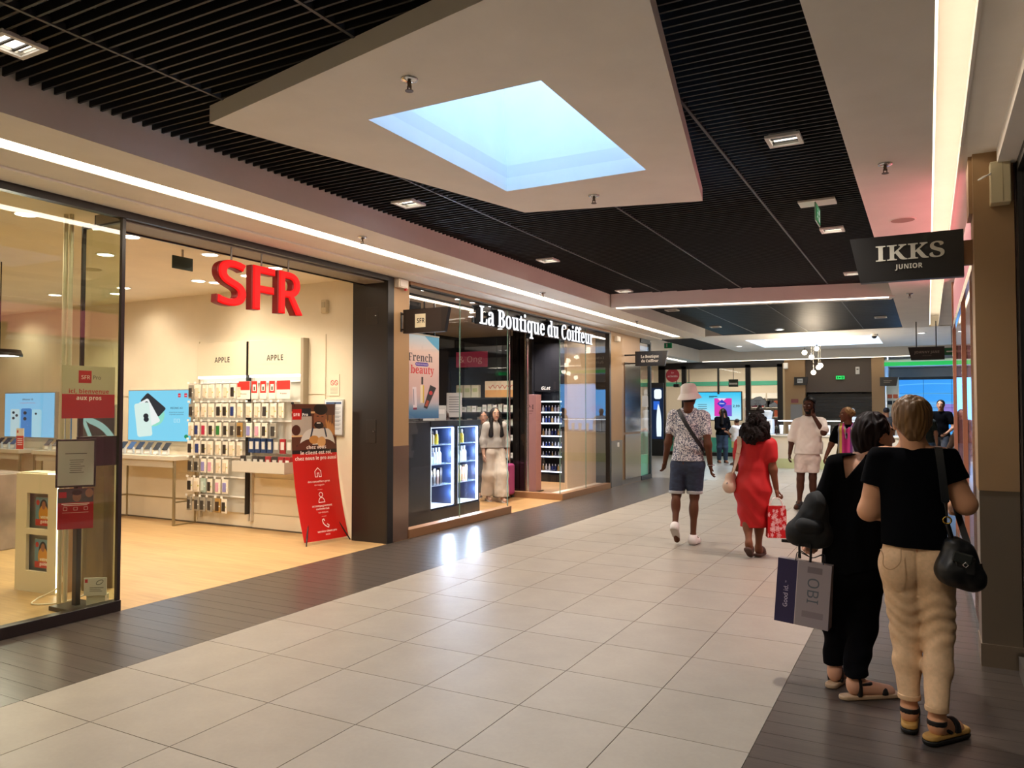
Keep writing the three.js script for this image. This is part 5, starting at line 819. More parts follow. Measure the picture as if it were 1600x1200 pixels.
  const rt = thing('round_sticker', 'round red sticker with white lettering on the mint shop pane', 'sticker', [-7.86, 2.78, CZ - 0.05]); part('disc', cyl(0.24, 0.24, 0.003, 0, 0, 0, 40).rotateX(Math.PI / 2), std(0xc4404c, 0.5), rt); const rtx = canvasTex(128, 128, (g) => { g.fillStyle = '#c4404c'; g.fillRect(0, 0, 128, 128); g.fillStyle = '#f2d8d8'; g.font = 'bold 26px sans-serif'; g.textAlign = 'center'; g.fillText('1+', 64, 50); g.fillText('achetés', 64, 82, 100); }); part('print', new THREE.CircleGeometry(0.235, 36), std(0xffffff, 0.5, 0, { map: rtx }), rt, [0, 0, 0.003]);
  // cloud stickers
  const cloud = (pos, s, lines, label) => { const o = thing('cloud_sticker', label, 'sticker', pos); const mk = (k, m, z) => { const sh2 = []; for (const [x, y, r] of [[-0.3, -0.05, 0.2], [0, 0.05, 0.26], [0.3, -0.02, 0.2], [0.12, 0.16, 0.18]]) { const a = new THREE.Shape(); a.absellipse(x * s, y * s, r * s * k, r * s * k * 0.9, 0, Math.PI * 2); sh2.push(a); } const gg = merge(sh2.map((a, i) => { const e = new THREE.ExtrudeGeometry(a, { depth: 0.002 + i * 0.0002, bevelEnabled: false }); return e; })); gg.translate(0, 0, z); part(z ? 'cloud_fill' : 'cloud_outline', gg, m, o); }; mk(1.1, M.black, 0); mk(1.0, std(0x9aa0a6, 0.5), 0.003); const tx = canvasTex(160, 80, (g) => { g.fillStyle = '#9aa0a6'; g.fillRect(0, 0, 160, 80); g.fillStyle = '#17191c'; g.font = 'bold 22px sans-serif'; g.textAlign = 'center'; lines.forEach((l, i) => g.fillText(l, 80, 22 + i * 26, 150)); }); part('print', sheet(0.55 * s, 0.27 * s), std(0xffffff, 0.5, 0, { map: tx }), o, [0, 0, 0.008]); };
  cloud([-4.98, 1.83, CZ - 0.05], 0.55, ['Comment', 'on va', 'f aire fort ?'], 'grey speech-cloud sticker with three lines on the right pane of the mint shop'); cloud([-4.47, 1.72, CZ - 0.05], 0.3, [''], 'small grey cloud sticker beside the black post of the mint shop');
  for (const x of [-8.05, -7.6]) { const p = thing('ceiling_projector', 'small black projector under the mint shop ceiling', 'projector', [x, 2.45, -27.5], 0, 'projectors in the mint shop'); part('body', box(0.2, 0.12, 0.2, 0, 0, 0, 0.02), M.black, p); part('mount', cyl(0.015, 0.015, 0.9, 0, 0.5, 0, 8), M.black, p); }
  const pj = thing('hanging_sign_box', 'small dark sign box hanging behind the wide pane of the mint shop', 'sign', [-5.95, 2.5, -27.2]); part('body', box(0.32, 0.26, 0.06, 0, 0, 0, 0.01), std(0x3a4038, 0.5), pj); part('print_band', box(0.28, 0.06, 0.004, 0, -0.02, 0.032), M.white, pj); part('mount', cyl(0.01, 0.01, 0.8, 0, 0.5, 0, 8), M.black, pj);
  // ---- tan wall, closed dark shutter, tan pillar
  const tw = struct('wall_court_tan', null, null, 'tan wall and pillar around the closed dark shutter', 'wall');
  part('wall_face', span(-4.12, -3.48, 0, 3.2, CZ, CZ - 0.2), M.tan, tw); part('pillar_face', span(-1.53, -1.17, 0, 3.2, CZ, CZ - 0.3), M.tan, tw); part('bulkhead', span(-3.48, -1.53, 2.14, 3.2, CZ - 0.2, CZ - 0.4), std(0x5a4d42, 0.6), tw); part('court_corner', span(-4.16, -4.1, 0, 3.1, CZ + 0.02, CZ - 0.1), std(0xcbb48c, 0.5), tw);
  const sh2 = struct('door_1', null, null, 'closed dark roller shutter between tan walls', 'shutter'); for (let k = 0; k < 21; k++) part('shutter_slat', box(1.95, 0.098, 0.03, -2.5, 0.05 + k * 0.1, CZ - 0.6, 0.004), std(0x1b1918, 0.5), sh2);
  const ex = thing('exit_sign', 'small lit green exit sign on the dark bulkhead above the shutter', 'sign', onZ(1313, 590, CZ - 0.17)); part('box', box(0.26, 0.12, 0.05, 0, 0, 0, 0.006), std(0x0a5c30, 0.4), ex); const g2 = canvasTex(96, 40, (g) => { g.fillStyle = '#2fd060'; g.fillRect(0, 0, 96, 40); g.fillStyle = '#06401c'; g.fillRect(12, 8, 10, 24); g.fillRect(32, 12, 20, 16); g.fillRect(62, 8, 22, 24); g.fillStyle = '#2fd060'; g.fillRect(68, 12, 10, 8); }); part('lit_face', sheet(0.25, 0.11), new THREE.MeshStandardMaterial({ color: 0x0a3018, emissive: 0xffffff, emissiveMap: g2, emissiveIntensity: 0.9 }), ex, [0, 0, 0.027]);
  const sb = thing('siren_box', 'small white alarm box on the dark bulkhead', 'alarm', onZ(1340, 579, CZ - 0.18)); part('body', box(0.12, 0.24, 0.06, 0, 0, 0, 0.015), std(0xd8d4cc, 0.5), sb); part('slot', box(0.06, 0.03, 0.004, 0, 0.04, 0.031), M.black, sb);
  const cb = thing('shop_camera', 'small white sensor at the top of the black shop front post', 'sensor', [-4.05, 3.0, CZ + 0.1]); part('body', box(0.14, 0.2, 0.12, 0, 0, 0, 0.02), M.white, cb); part('mount', box(0.05, 0.05, 0.12, 0, 0.02, -0.1), M.white, cb);
  const pb = thing('paper_board', 'grey paper board on the tan court wall', 'notice', [-3.75, 1.45, CZ + 0.01]); part('board', box(0.36, 0.6, 0.02), std(0x8c8a88, 0.6), pb); const rd = thing('red_flowers_board', 'small red and grey picture above the grey paper board', 'picture', [-3.8, 1.86, CZ + 0.01]); part('board', box(0.22, 0.12, 0.02), std(0x8a4a48, 0.6), rd);
  const s1 = bladeSign('small black blade sign with a white plate on the tan court wall', CZ + 0.4, -3.75, 0.42, 2.36, 0.26, (g, w, h) => { g.fillStyle = '#17130f'; g.fillRect(0, 0, w, h); g.fillStyle = '#d9d9d4'; g.fillRect(w * 0.2, h * 0.2, w * 0.55, h * 0.55); g.fillStyle = '#222'; g.font = `bold ${Math.round(h * 0.34)}px serif`; g.fillText('Renai', w * 0.24, h * 0.58, w * 0.46); }, 1, 0.06, 256, 0.05); part('bracket', box(0.04, 0.2, 0.4, 0.02, 0.13, -0.2), M.darkFrame, s1);
  const s3 = bladeSign('small black blade sign on the tan pillar of the court', CZ + 0.3, -1.28, 0.5, 2.3, 0.27, (g, w, h) => { g.fillStyle = '#17130f'; g.fillRect(0, 0, w, h); g.fillStyle = '#9a9284'; for (let i = 0; i < 2; i++) g.fillRect(w * 0.18, h * (0.36 + i * 0.2), w * (0.6 - i * 0.14), h * 0.07); }, 1, 0.06, 256, 0.05); part('bracket', box(0.04, 0.2, 0.3, 0.02, 0.13, -0.15), M.darkFrame, s3);
  // ---- green-topped shop with the video wall
  const gs = struct('wall_white_shop', null, null, 'bright white interior of the shop with a green ceiling edge', 'wall'); part('rear', span(-1.2, 4, 0, 3.6, -31, -31.1), std(0xe8eef2, 0.6), gs); part('left_wall', span(-1.25, -1.18, 0, 3.6, CZ - 0.3, -31), std(0xe8eef2, 0.6), gs); part('ceiling_plate', span(-1.2, 4, 3.05, 3.12, CZ - 0.1, -31), std(0xdfe6ea, 0.6), gs);
  const ge = thing('green_light_edge', 'glowing green edge line above the white shop front', 'light'); part('strip', span(-1.17, 3.4, 2.92, 3.04, CZ - 0.02, CZ - 0.08), glow(0x18d060, 0.5), ge);
  for (const [x, z] of [[-0.3, -28], [1.0, -28], [2.2, -28]]) { const o = thing('white_shop_lamp', 'round lamp in the white shop ceiling', 'light', [x, 3.045, z], 0, 'lamps of the white shop'); part('ring', lathe([[0.1, 0], [0.14, 0], [0.14, -0.01], [0.1, -0.01]]), M.white, o); part('lamp', cyl(0.1, 0.1, 0.006, 0, -0.004, 0), glow(0xffffff, 6), o); spot(0xf4f8ff, 26, [x, 3.02, z], [x, 0, z], 1.1, 0.7); }
  const vt = canvasTex(512, 384, (g, w, h) => { const q = g.createLinearGradient(0, 0, w, h); q.addColorStop(0, '#2f8fe8'); q.addColorStop(0.5, '#3fa0f0'); q.addColorStop(1, '#2a86e0'); g.fillStyle = q; g.fillRect(0, 0, w, h); g.fillStyle = '#5aa0e0'; g.fillRect(150, 150, 130, 120); g.fillStyle = '#8a78c8'; g.beginPath(); g.arc(240, 200, 40, 0, 7); g.fill(); g.strokeStyle = '#58b4f6'; g.lineWidth = 6; for (let i = 0; i < 6; i++) { g.beginPath(); g.moveTo(0, 40 + i * 66); g.quadraticCurveTo(200, 10 + i * 70, 512, 60 + i * 60); g.stroke(); } });
  const vw = thing('video_wall', 'large bright blue video wall of joined screens', 'television', [0.45, 1.72, -29.6]);
  const vm = new THREE.MeshStandardMaterial({ color: 0x0a0a0a, map: vt, emissive: 0xffffff, emissiveMap: vt, emissiveIntensity: 0.7, roughness: 0.3 });
  for (let r = 0; r < 4; r++) for (let k = 0; k < 4; k++) { const s = sheet(0.83, 0.47), uv = s.attributes.uv; for (let i = 0; i < 4; i++) uv.setXY(i, (k + uv.getX(i)) / 4, (r + uv.getY(i)) / 4); part('screen_tile', s, vm, vw, [-1.0 + k * 0.84, -0.9 + r * 0.48 + 0.1, 0.05]); }
  part('housing', box(3.5, 2.1, 0.08, 0.26, -0.08, 0), M.black, vw); areaLight(0x6fb8ff, 1.6, 3.3, 1.9, [0.7, 1.7, -29.5], [0.7, 1.7, -10]);
  const wp = thing('white_poster_rack', 'white rack of small posters inside the white shop', 'display stand', [-0.98, 0, -27.2]); part('panel', box(0.36, 2.6, 0.06, 0, 1.3, 0), M.white, wp); for (let k = 0; k < 4; k++) for (const x of [-0.08, 0.08]) part('poster', box(0.13, 0.12, 0.01, x, 2.0 - k * 0.2, 0.036), std([0xd86a4a, 0x2c3848, 0xd9dce0, 0xc8ccd2][k], 0.5), wp);
}
// ---------------------------------------------------------------- kiosk with pendants
{
  const k = thing('ice_cream_kiosk', 'cream kiosk counter with a mint base and glass display in the court', 'kiosk', [-2.3, 0, -22.2]);
  part('counter', box(3.6, 0.74, 0.8, 0, 0.5, 0, 0.01), std(0xe8dfcc, 0.5), k); part('base_band', box(3.62, 0.26, 0.82, 0, 0.13, 0), std(0xc9cf9c, 0.5), k); part('worktop', box(3.66, 0.04, 0.86, 0, 0.88, 0, 0.004), std(0xf0ece2, 0.35), k);
  part('glass_case', [box(2.3, 0.4, 0.01, -0.2, 1.1, 0.36), box(2.3, 0.01, 0.5, -0.2, 1.3, 0.11), box(0.01, 0.4, 0.5, -1.35, 1.1, 0.11)], M.glass, k); part('case_frame', [box(2.3, 0.02, 0.02, -0.2, 1.3, 0.36), box(2.3, 0.02, 0.02, -0.2, 0.91, 0.36), box(0.02, 0.4, 0.02, -1.35, 1.1, 0.36), box(0.02, 0.4, 0.02, -0.4, 1.1, 0.36)], M.chrome, k);
  const cl = part('case_light', box(2.2, 0.02, 0.03, -0.2, 1.28, 0.3), glow(0xe8f4ff, 4), k); areaLight(0xe6f2ff, 6, 2.2, 0.04, [-2.5, 1.26, -21.9], [-2.5, 0.8, -22.0]);
  for (let i = 0; i < 9; i++) { const o = thing('cup_stack', 'stack of white paper cups in the kiosk case', 'cups', [-3.55 + i * 0.24, 0.9, -22.1], 0, 'cup stacks in the kiosk case'); part('cups', lathe([[0, 0], [0.04, 0], [0.055, 0.26], [0, 0.26]]), M.white, o); }
  const m = thing('coffee_machine', 'white drinks machine on the kiosk beside the black shop front', 'machine', [-3.95, 0.9, -22.25]); part('body', box(0.34, 0.42, 0.4, 0, 0.21, 0, 0.05), std(0xe4ebf0, 0.3), m); part('hopper', lathe([[0, 0.42], [0.12, 0.42], [0.16, 0.62], [0.1, 0.66], [0, 0.66]]), phys(0xeef4f8, 0.15, { transmission: 0.4, thickness: 0 }), m); part('tap', box(0.06, 0.1, 0.08, 0, 0.12, 0.22, 0.01), M.chrome, m);
  const mo = thing('till_screen', 'small glowing till screen on the kiosk', 'screen', [-1.25, 0.9, -22.0]); part('display', box(0.32, 0.24, 0.03, 0, 0.24, 0), std(0x20242a, 0.4), mo); part('lit_face', sheet(0.29, 0.21), glow(0xbfdcf4, 0.9, 'screen_glow'), mo, [0, 0.24, 0.017]); part('foot', box(0.14, 0.12, 0.1, 0, 0.06, -0.02), M.black, mo);
  const acs = thing('acrylic_menu', 'clear acrylic menu holder standing before the mint shop window', 'menu holder', [-4.6, 0, -23.8]); part('panel', box(0.3, 1.05, 0.012, 0, 0.95, 0), phys(0xdff0f6, 0.05, { transmission: 0.7, thickness: 0 }), acs); part('sheet', box(0.26, 0.4, 0.006, 0, 1.3, 0.008), std(0xa8b8b4, 0.5), acs); part('foot', box(0.34, 0.42, 0.24, 0, 0.21, 0), M.white, acs);
  const bulbs = [[1257, 551], [1268, 558], [1282, 571], [1279, 574], [1271, 582], [1276, 545], [1258, 531], [1265, 537]];
  for (const [n, [u, v]] of bulbs.entries()) { const q = onZ(u, v, -19.6 - n * 0.19); const o = thing('bulb_pendant', 'small round glowing bulb pendant hanging over the kiosk', 'lamp', q, 0, 'bulb pendants over the kiosk'); part('bulb', ball(0.06, 0, 0, 0), glow(0xfff0da, 4, 'bulb_glow'), o); part('cord', cyl(0.003, 0.003, 3.4 - q[1] - 0.1, 0, (3.4 - q[1]) / 2 + 0.05, 0, 6), std(0xb8b4aa, 0.5), o); part('socket', cyl(0.02, 0.02, 0.06, 0, 0.075, 0, 12), M.chrome, o); point(0xffe8c8, 1.2, q, 3); }
  const jj = thing('hanging_sign', 'black lettered sign hanging on two rods from the right soffit end', 'sign', [-0.01, 2.5, -16.0]);
  const pts = [[-0.25, 0], [0.29, 0], [0.29, 0.24], [-0.3, 0.24]], jg = extrude(pts, 0.06); jg.translate(0, 0, -0.03); part('blade', metricUV(jg), std(0x1b1514, 0.4), jj);
  const jt = canvasTex(512, 220, (g) => { g.fillStyle = '#1d1614'; g.fillRect(0, 0, 512, 220); g.fillStyle = '#8d7f78'; g.font = 'bold 60px sans-serif'; g.textAlign = 'center'; g.fillText('JOHNNY JANE', 256, 110, 440); g.font = '22px sans-serif'; g.fillText('MODE FEMME', 256, 158, 160); }); part('face_print', sheet(0.53, 0.225), std(0xffffff, 0.45, 0, { map: jt }), jj, [0.01, 0.12, 0.032]);
  for (const x of [-0.16, 0.16]) part('rod', cyl(0.01, 0.01, 0.47, x, 0.475, 0, 10), M.black, jj);
  const e2 = thing('exit_sign', 'green exit sign hanging behind the black sign on two rods', 'sign', onZ(1487, 549, -19)); part('box', box(0.3, 0.16, 0.05, 0, 0, 0, 0.005), std(0x0a6a3c, 0.4), e2); part('arrow', box(0.2, 0.03, 0.004, 0, 0, 0.027), M.white, e2); part('rod', cyl(0.008, 0.008, 0.6, 0, 0.38, 0, 8), M.black, e2);
  const e3 = thing('exit_sign', 'green exit sign under the black ceiling at the left court corner', 'sign', onZ(1044, 540, -19.5)); part('box', box(0.2, 0.14, 0.04, 0, 0, 0, 0.005), std(0x12a468, 0.4), e3); part('figure', box(0.03, 0.09, 0.004, -0.03, 0, 0.022), M.white, e3); part('rod', cyl(0.008, 0.008, 0.25, 0, 0.2, 0, 8), M.black, e3);
  for (const [u, v, l] of [[1366, 522, 'white dome camera beside the long roof light'], [1376, 548, 'white dome camera behind the long roof light']]) { const q = onY(u, v, 3.4); const o = thing('dome_camera', l, 'camera', q); part('base', cyl(0.08, 0.08, 0.05, 0, -0.025, 0), M.white, o); part('dome', ball(0.06, 0, -0.05, 0), std(0x1d1d22, 0.15), o); }
}
// ================================================================ RIGHT SIDE
{
  const p = struct('wall_right_pillar', null, null, 'tan pillar with a brushed steel lower half at the right', 'pillar');
  part('upper', span(0.272, 0.49, 1.09, 3.4, -5.65, -5.98), M.tan, p);
  part('steel_lower', span(0.275, 0.49, 0.14, 1.09, -5.655, -5.98), std(0x9a8d7c, 0.36, 0.75), p);
  part('steel_foot', span(0.268, 0.495, 0, 0.14, -5.648, -5.98), std(0xa89a88, 0.3, 0.8), p);
  part('reveal', span(0.25, 0.272, 2.85, 3.4, -5.7, -5.98), M.tan, p);
  // black shop front right beside the viewer
  const f = struct('window_5', null, null, 'black framed shop window beside the viewer at the far right', 'window');
  part('frame', [span(0.5, 0.56, 0, 3.1, -5.55, -5.65), span(0.5, 0.56, 0, 0.12, 3, -5.55), span(0.5, 0.56, 3.05, 3.25, 3, -5.65)], M.black, f); part('pane', pane(0.52, 0.53, 0.12, 3.05, 3, -5.55), phys(0x404448, 0.03, { transmission: 0.9, thickness: 0 }), f);
  part('ledge', span(0.4, 0.5, 3.12, 3.25, 3, -5.6), M.plaster, f); part('steel_kick', span(0.46, 0.5, 0, 0.1, 2, -5.6), std(0x8f8a84, 0.35, 0.7), f);
  struct('wall_right_shop', span(3.9, 4, 0, 4.2, 5, -20), std(0x2a2624, 0.7), 'inner wall of the dark right shop', 'wall');
  struct('wall_right_party', span(0.5, 4, 0, 4.2, -5.7, -5.9), std(0xd8c8c4, 0.7), 'party wall between the two right shops', 'wall');
  struct('ceiling_right_shop', span(1.2, 4, 3.2, 3.3, 5, -20), std(0x3a3634, 0.7), 'ceiling of the right shops', 'ceiling');
  const eb = thing('emergency_lamp_box', 'cream emergency lamp box with a wire pull on top of the right pillar', 'light box', [0.415, 3.0, -5.6]); part('housing', box(0.11, 0.26, 0.1, 0, 0, 0, 0.008), std(0xcabf9c, 0.5), eb); part('cover_seam', box(0.004, 0.25, 0.104, 0.012, 0, 0), std(0xa89c7c, 0.5), eb); part('wire_pull', tube([[-0.05, 0.05, 0.05], [-0.09, 0.04, 0.06], [-0.12, 0.02, 0.06], [-0.09, 0.03, 0.07], [-0.05, 0.06, 0.05]], 0.004, 30, 6), M.white, eb);
  // IKKS blade
  const a = onZ(1328, 377, -5.82), b = onZ(1505, 358, -5.82), c = onZ(1505, 431, -5.82), d = onZ(1345, 445, -5.82), y0 = (c[1] + d[1]) / 2, h = (a[1] + b[1]) / 2 - y0, len = b[0] - a[0];
  const s = thing('blade_sign', 'black blade sign with large pale slab lettering on a wooden bracket', 'sign', [b[0], y0, -5.82]);
  const g = extrude([[-len, h], [-(len - (d[0] - a[0])), 0], [0, 0], [0, h]], 0.07); g.translate(0, 0, -0.035); part('blade', metricUV(g), std(0x151312, 0.4), s);
  const t1 = text('IKKS', serifBold, 0.105, 0.004), tb = t1.boundingBox; t1.translate(-(tb.min.x + tb.max.x) / 2, 0, 0); t1.scale(0.41 / (tb.max.x - tb.min.x), 1, 1); const letM = std(0xcbc7b8, 0.5); part('lettering', t1, letM, s, [-len * 0.46, h * 0.45, 0.036]);
  const t2 = text('JUNIOR', sansBold, 0.032, 0.004), t2b = t2.boundingBox; t2.translate(-(t2b.min.x + t2b.max.x) / 2, 0, 0); part('lettering', t2, letM, s, [-len * 0.47, h * 0.25, 0.036]);
  part('bracket', box(0.09, 0.16, 0.05, 0.045, h * 0.5, 0), std(0x7a5636, 0.5), s);
  // pink-lit shop front: lit header, panes, wooden trims
  const pf = struct('window_6', null, null, 'glass shop front with wooden trims under a pink lit header', 'window'); const wood = std(0x9c7256, 0.45);
  part('pane', pane(RIGHT + 0.01, RIGHT + 0.018, 0.1, 2.62, -6.0, -11.15), M.glass, pf); part('frame', [span(RIGHT, RIGHT + 0.04, 0, 0.1, -5.98, -11.2), span(RIGHT, RIGHT + 0.05, 2.6, 2.68, -5.98, -11.2)], M.chrome, pf); part('trim_post', [span(RIGHT - 0.005, RIGHT + 0.04, 0, 2.6, -8.3, -8.36), span(RIGHT - 0.005, RIGHT + 0.05, 0, 3.2, -11.14, -11.24)], wood, pf);
  part('mullion', [span(RIGHT, RIGHT + 0.035, 0.1, 2.6, -6.75, -6.78)], M.chrome, pf);
  const pk = thing('lit_header_sign', 'pink glowing fascia above the right shop window', 'sign', [RIGHT + 0.02, 2.93, -8.6]); part('light_box', box(0.06, 0.46, 5.1, 0.03, 0, 0), std(0xf0c4c8, 0.5), pk); part('lit_face', box(0.006, 0.42, 5.0, -0.004, 0, 0), glow(0xffa0a4, 0.38, 'sign_glow'), pk); areaLight(0xff7480, 1.3, 5.0, 0.42, [RIGHT - 0.0, 2.93, -8.6], [-5, 2.7, -8.6]);
  // inside: pale rose walls and clothes rail
  const ins = struct('wall_rose_shop', null, null, 'pale rose inner walls of the lit right shop', 'wall'); part('rear', span(2.4, 2.5, 0, 3.3, -5.9, -11.3), std(0xe6b4bc, 0.6), ins); part('end', span(RIGHT + 0.05, 2.5, 0, 3.3, -11.24, -11.34), std(0xdfb8bc, 0.6), ins);
  for (const z of [-6.8, -8.6, -10.4]) { const o = thing('rose_shop_lamp', 'round lamp in the right shop ceiling', 'light', [1.2, 3.19, z], 0, 'lamps of the right shop'); part('ring', lathe([[0.08, 0], [0.12, 0], [0.12, -0.01], [0.08, -0.01]]), M.white, o); part('lamp', cyl(0.08, 0.08, 0.006, 0, -0.004, 0), glow(0xffe4e2, 6), o); spot(0xffd0cc, 12, [1.2, 3.16, z], [1.2, 0, z], 1.1, 0.7); }
  struct('wall_right_far', span(1.0, 1.1, 0, 3.3, -11.34, -19), std(0x6a5a54, 0.5), 'brown far wall of the right row beyond the rose shop', 'wall');
}
// ================================================================ SOFT SHAPES: distance fields meshed by surface nets
function surfaceNet(fn, lo, hi, h) {
  const n = [0, 1, 2].map((i) => Math.max(3, Math.ceil((hi[i] - lo[i]) / h) + 1)), [nx, ny, nz] = n, f = new Float32Array(nx * ny * nz);
  for (let k = 0, q = 0; k < nz; k++) for (let j = 0; j < ny; j++) for (let i = 0; i < nx; i++, q++) f[q] = fn(lo[0] + i * h, lo[1] + j * h, lo[2] + k * h);
  const id = new Int32Array(nx * ny * nz).fill(-1), pos = [], idx = [], sx = 1, sy = nx, sz = nx * ny;
  const off = [0, sx, sy, sx + sy, sz, sx + sz, sy + sz, sx + sy + sz];
  for (let k = 0; k < nz - 1; k++) for (let j = 0; j < ny - 1; j++) for (let i = 0; i < nx - 1; i++) {
    const q = i + j * sy + k * sz; let m = 0; for (let c = 0; c < 8; c++) if (f[q + off[c]] < 0) m |= 1 << c; if (m === 0 || m === 255) continue;
    let x = 0, y = 0, z = 0, t = 0;
    for (let c = 0; c < 8; c++) for (const b of [1, 2, 4]) { if (c & b) continue; const d = c | b; if (((m >> c) & 1) === ((m >> d) & 1)) continue; const a = f[q + off[c]], e = f[q + off[d]], s = a / (a - e); x += (c & 1) + (b === 1 ? s : 0); y += ((c >> 1) & 1) + (b === 2 ? s : 0); z += ((c >> 2) & 1) + (b === 4 ? s : 0); t++; }
    id[q] = pos.length / 3; pos.push(lo[0] + (i + x / t) * h, lo[1] + (j + y / t) * h, lo[2] + (k + z / t) * h);
  }
  const quad = (a, b, c, d, flip) => { if (a < 0 || b < 0 || c < 0 || d < 0) return; if (flip) idx.push(a, b, c, a, c, d); else idx.push(a, c, b, a, d, c); };
  for (let k = 1; k < nz - 1; k++) for (let j = 1; j < ny - 1; j++) for (let i = 1; i < nx - 1; i++) {
    const q = i + j * sy + k * sz, s = f[q] < 0;
    if (s !== (f[q + sx] < 0)) quad(id[q - sy - sz], id[q - sz], id[q], id[q - sy], s);
    if (s !== (f[q + sy] < 0)) quad(id[q - sx - sz], id[q - sx], id[q], id[q - sz], s);
    if (s !== (f[q + sz] < 0)) quad(id[q - sx - sy], id[q - sy], id[q], id[q - sx], s);
  }
  const nor = new Float32Array(pos.length), e = h * 0.6;
  for (let i = 0; i < pos.length; i += 3) { const [x, y, z] = [pos[i], pos[i + 1], pos[i + 2]], a = fn(x + e, y, z) - fn(x - e, y, z), b = fn(x, y + e, z) - fn(x, y - e, z), c = fn(x, y, z + e) - fn(x, y, z - e), l = Math.hypot(a, b, c) || 1; nor[i] = a / l; nor[i + 1] = b / l; nor[i + 2] = c / l; }
  const g = new THREE.BufferGeometry(); g.setAttribute('position', new THREE.Float32BufferAttribute(pos, 3)); g.setAttribute('normal', new THREE.BufferAttribute(nor, 3)); g.setIndex(idx); return g;
}
const smin = (a, b, k) => { const h = Math.max(k - Math.abs(a - b), 0) / k; return Math.min(a, b) - h * h * k * 0.25; };
const smax = (a, b, k) => -smin(-a, -b, k);
const lerp3 = (a, b, t) => [a[0] + (b[0] - a[0]) * t, a[1] + (b[1] - a[1]) * t, a[2] + (b[2] - a[2]) * t];
const add3 = (a, b) => [a[0] + b[0], a[1] + b[1], a[2] + b[2]];
// tapered capsule; flat < 1 makes it thinner along direction dir (in the floor plane)
const cap = (a, b, ra, rb, flat = 1, dir = [0, 0, 1]) => ({ a, b, ra, rb, flat, dir });
const ell = (c, r, turn = 0) => ({ c, r, turn });
function primDist(p, x, y, z) {
  if (p.c) {
    let dx = x - p.c[0], dy = y - p.c[1], dz = z - p.c[2]; if (p.turn) { const s = Math.sin(p.turn), c = Math.cos(p.turn), t = dx * c - dz * s; dz = dx * s + dz * c; dx = t; }
    const k0 = Math.hypot(dx / p.r[0], dy / p.r[1], dz / p.r[2]), k1 = Math.hypot(dx / (p.r[0] * p.r[0]), dy / (p.r[1] * p.r[1]), dz / (p.r[2] * p.r[2])); return k1 > 1e-9 ? k0 * (k0 - 1) / k1 : -Math.min(...p.r);
  }
  let wx = x - p.a[0], wy = y - p.a[1], wz = z - p.a[2], bx = p.b[0] - p.a[0], by = p.b[1] - p.a[1], bz = p.b[2] - p.a[2], m = 1;
  if (p.flat !== 1) { const k = 1 / p.flat - 1, d = p.dir, wd = (wx * d[0] + wz * d[2]) * k, bd = (bx * d[0] + bz * d[2]) * k; wx += d[0] * wd; wz += d[2] * wd; bx += d[0] * bd; bz += d[2] * bd; m = (p.flat + 1) / 2; }
  const bb = bx * bx + by * by + bz * bz, t = bb > 1e-12 ? Math.min(1, Math.max(0, (wx * bx + wy * by + wz * bz) / bb)) : 0;
  return (Math.hypot(wx - bx * t, wy - by * t, wz - bz * t) - (p.ra + (p.rb - p.ra) * t)) * m;
}
const field = (prims, k = 0.04) => (x, y, z) => { let d = 1e9; for (const p of prims) { const e = primDist(p, x, y, z); d = d > 1e8 ? e : smin(d, e, p.k ?? k); } return d; };
function bounds(prims, pad = 0.03) { const lo = [1e9, 1e9, 1e9], hi = [-1e9, -1e9, -1e9]; for (const p of prims) { const pts = p.c ? [[p.c, Math.max(...p.r)]] : [[p.a, p.ra], [p.b, p.rb]]; for (const [c, r] of pts) for (let i = 0; i < 3; i++) { lo[i] = Math.min(lo[i], c[i] - r - pad); hi[i] = Math.max(hi[i], c[i] + r + pad); } } return [lo, hi]; }
function softUV(g) {                         // smooth normals kept, uv in metres by the face's own direction
  const n = g.index ? g.toNonIndexed() : g, p = n.attributes.position, m = n.attributes.normal, uv = new Float32Array(p.count * 2);
  for (let i = 0; i < p.count; i += 3) { let ax = 0, ay = 0, az = 0; for (let k = 0; k < 3; k++) { ax += m.getX(i + k); ay += m.getY(i + k); az += m.getZ(i + k); } ax = Math.abs(ax); ay = Math.abs(ay); az = Math.abs(az); for (let k = 0; k < 3; k++) { const q = i + k; uv[2 * q] = ay > ax && ay > az ? p.getX(q) : ax > az ? p.getZ(q) : p.getX(q); uv[2 * q + 1] = ay > ax && ay > az ? p.getZ(q) : p.getY(q); } }
  n.setAttribute('uv', new THREE.BufferAttribute(uv, 2)); return n;
}
function paint(g, fn) { const p = g.attributes.position, c = new Float32Array(p.count * 3); for (let i = 0; i < p.count; i++) { const q = fn(p.getX(i), p.getY(i), p.getZ(i)); c[3 * i] = q[0]; c[3 * i + 1] = q[1]; c[3 * i + 2] = q[2]; } g.setAttribute('color', new THREE.BufferAttribute(c, 3)); return g; }
const lin = (hex) => { const c = new THREE.Color(hex); return [c.r, c.g, c.b]; };
// a soft part of a thing: prims in metres relative to the thing's base
function soft(name, prims, mat, parent, { k = 0.04, h = 0.011, clip = null, wobble = null, pad = 0.03 } = {}) {
  const base = field(prims, k), fn = (x, y, z) => { let d = base(x, y, z); if (wobble && d < 0.05) d += wobble(x, y, z); if (clip) d = clip(d, x, y, z); return d; };
  const [lo, hi] = bounds(prims, pad + 2 * h), m = part(name, softUV(surfaceNet(fn, lo, hi, h)), mat, parent); m.userData.field = undefined; m.sdf = fn; return m;
}
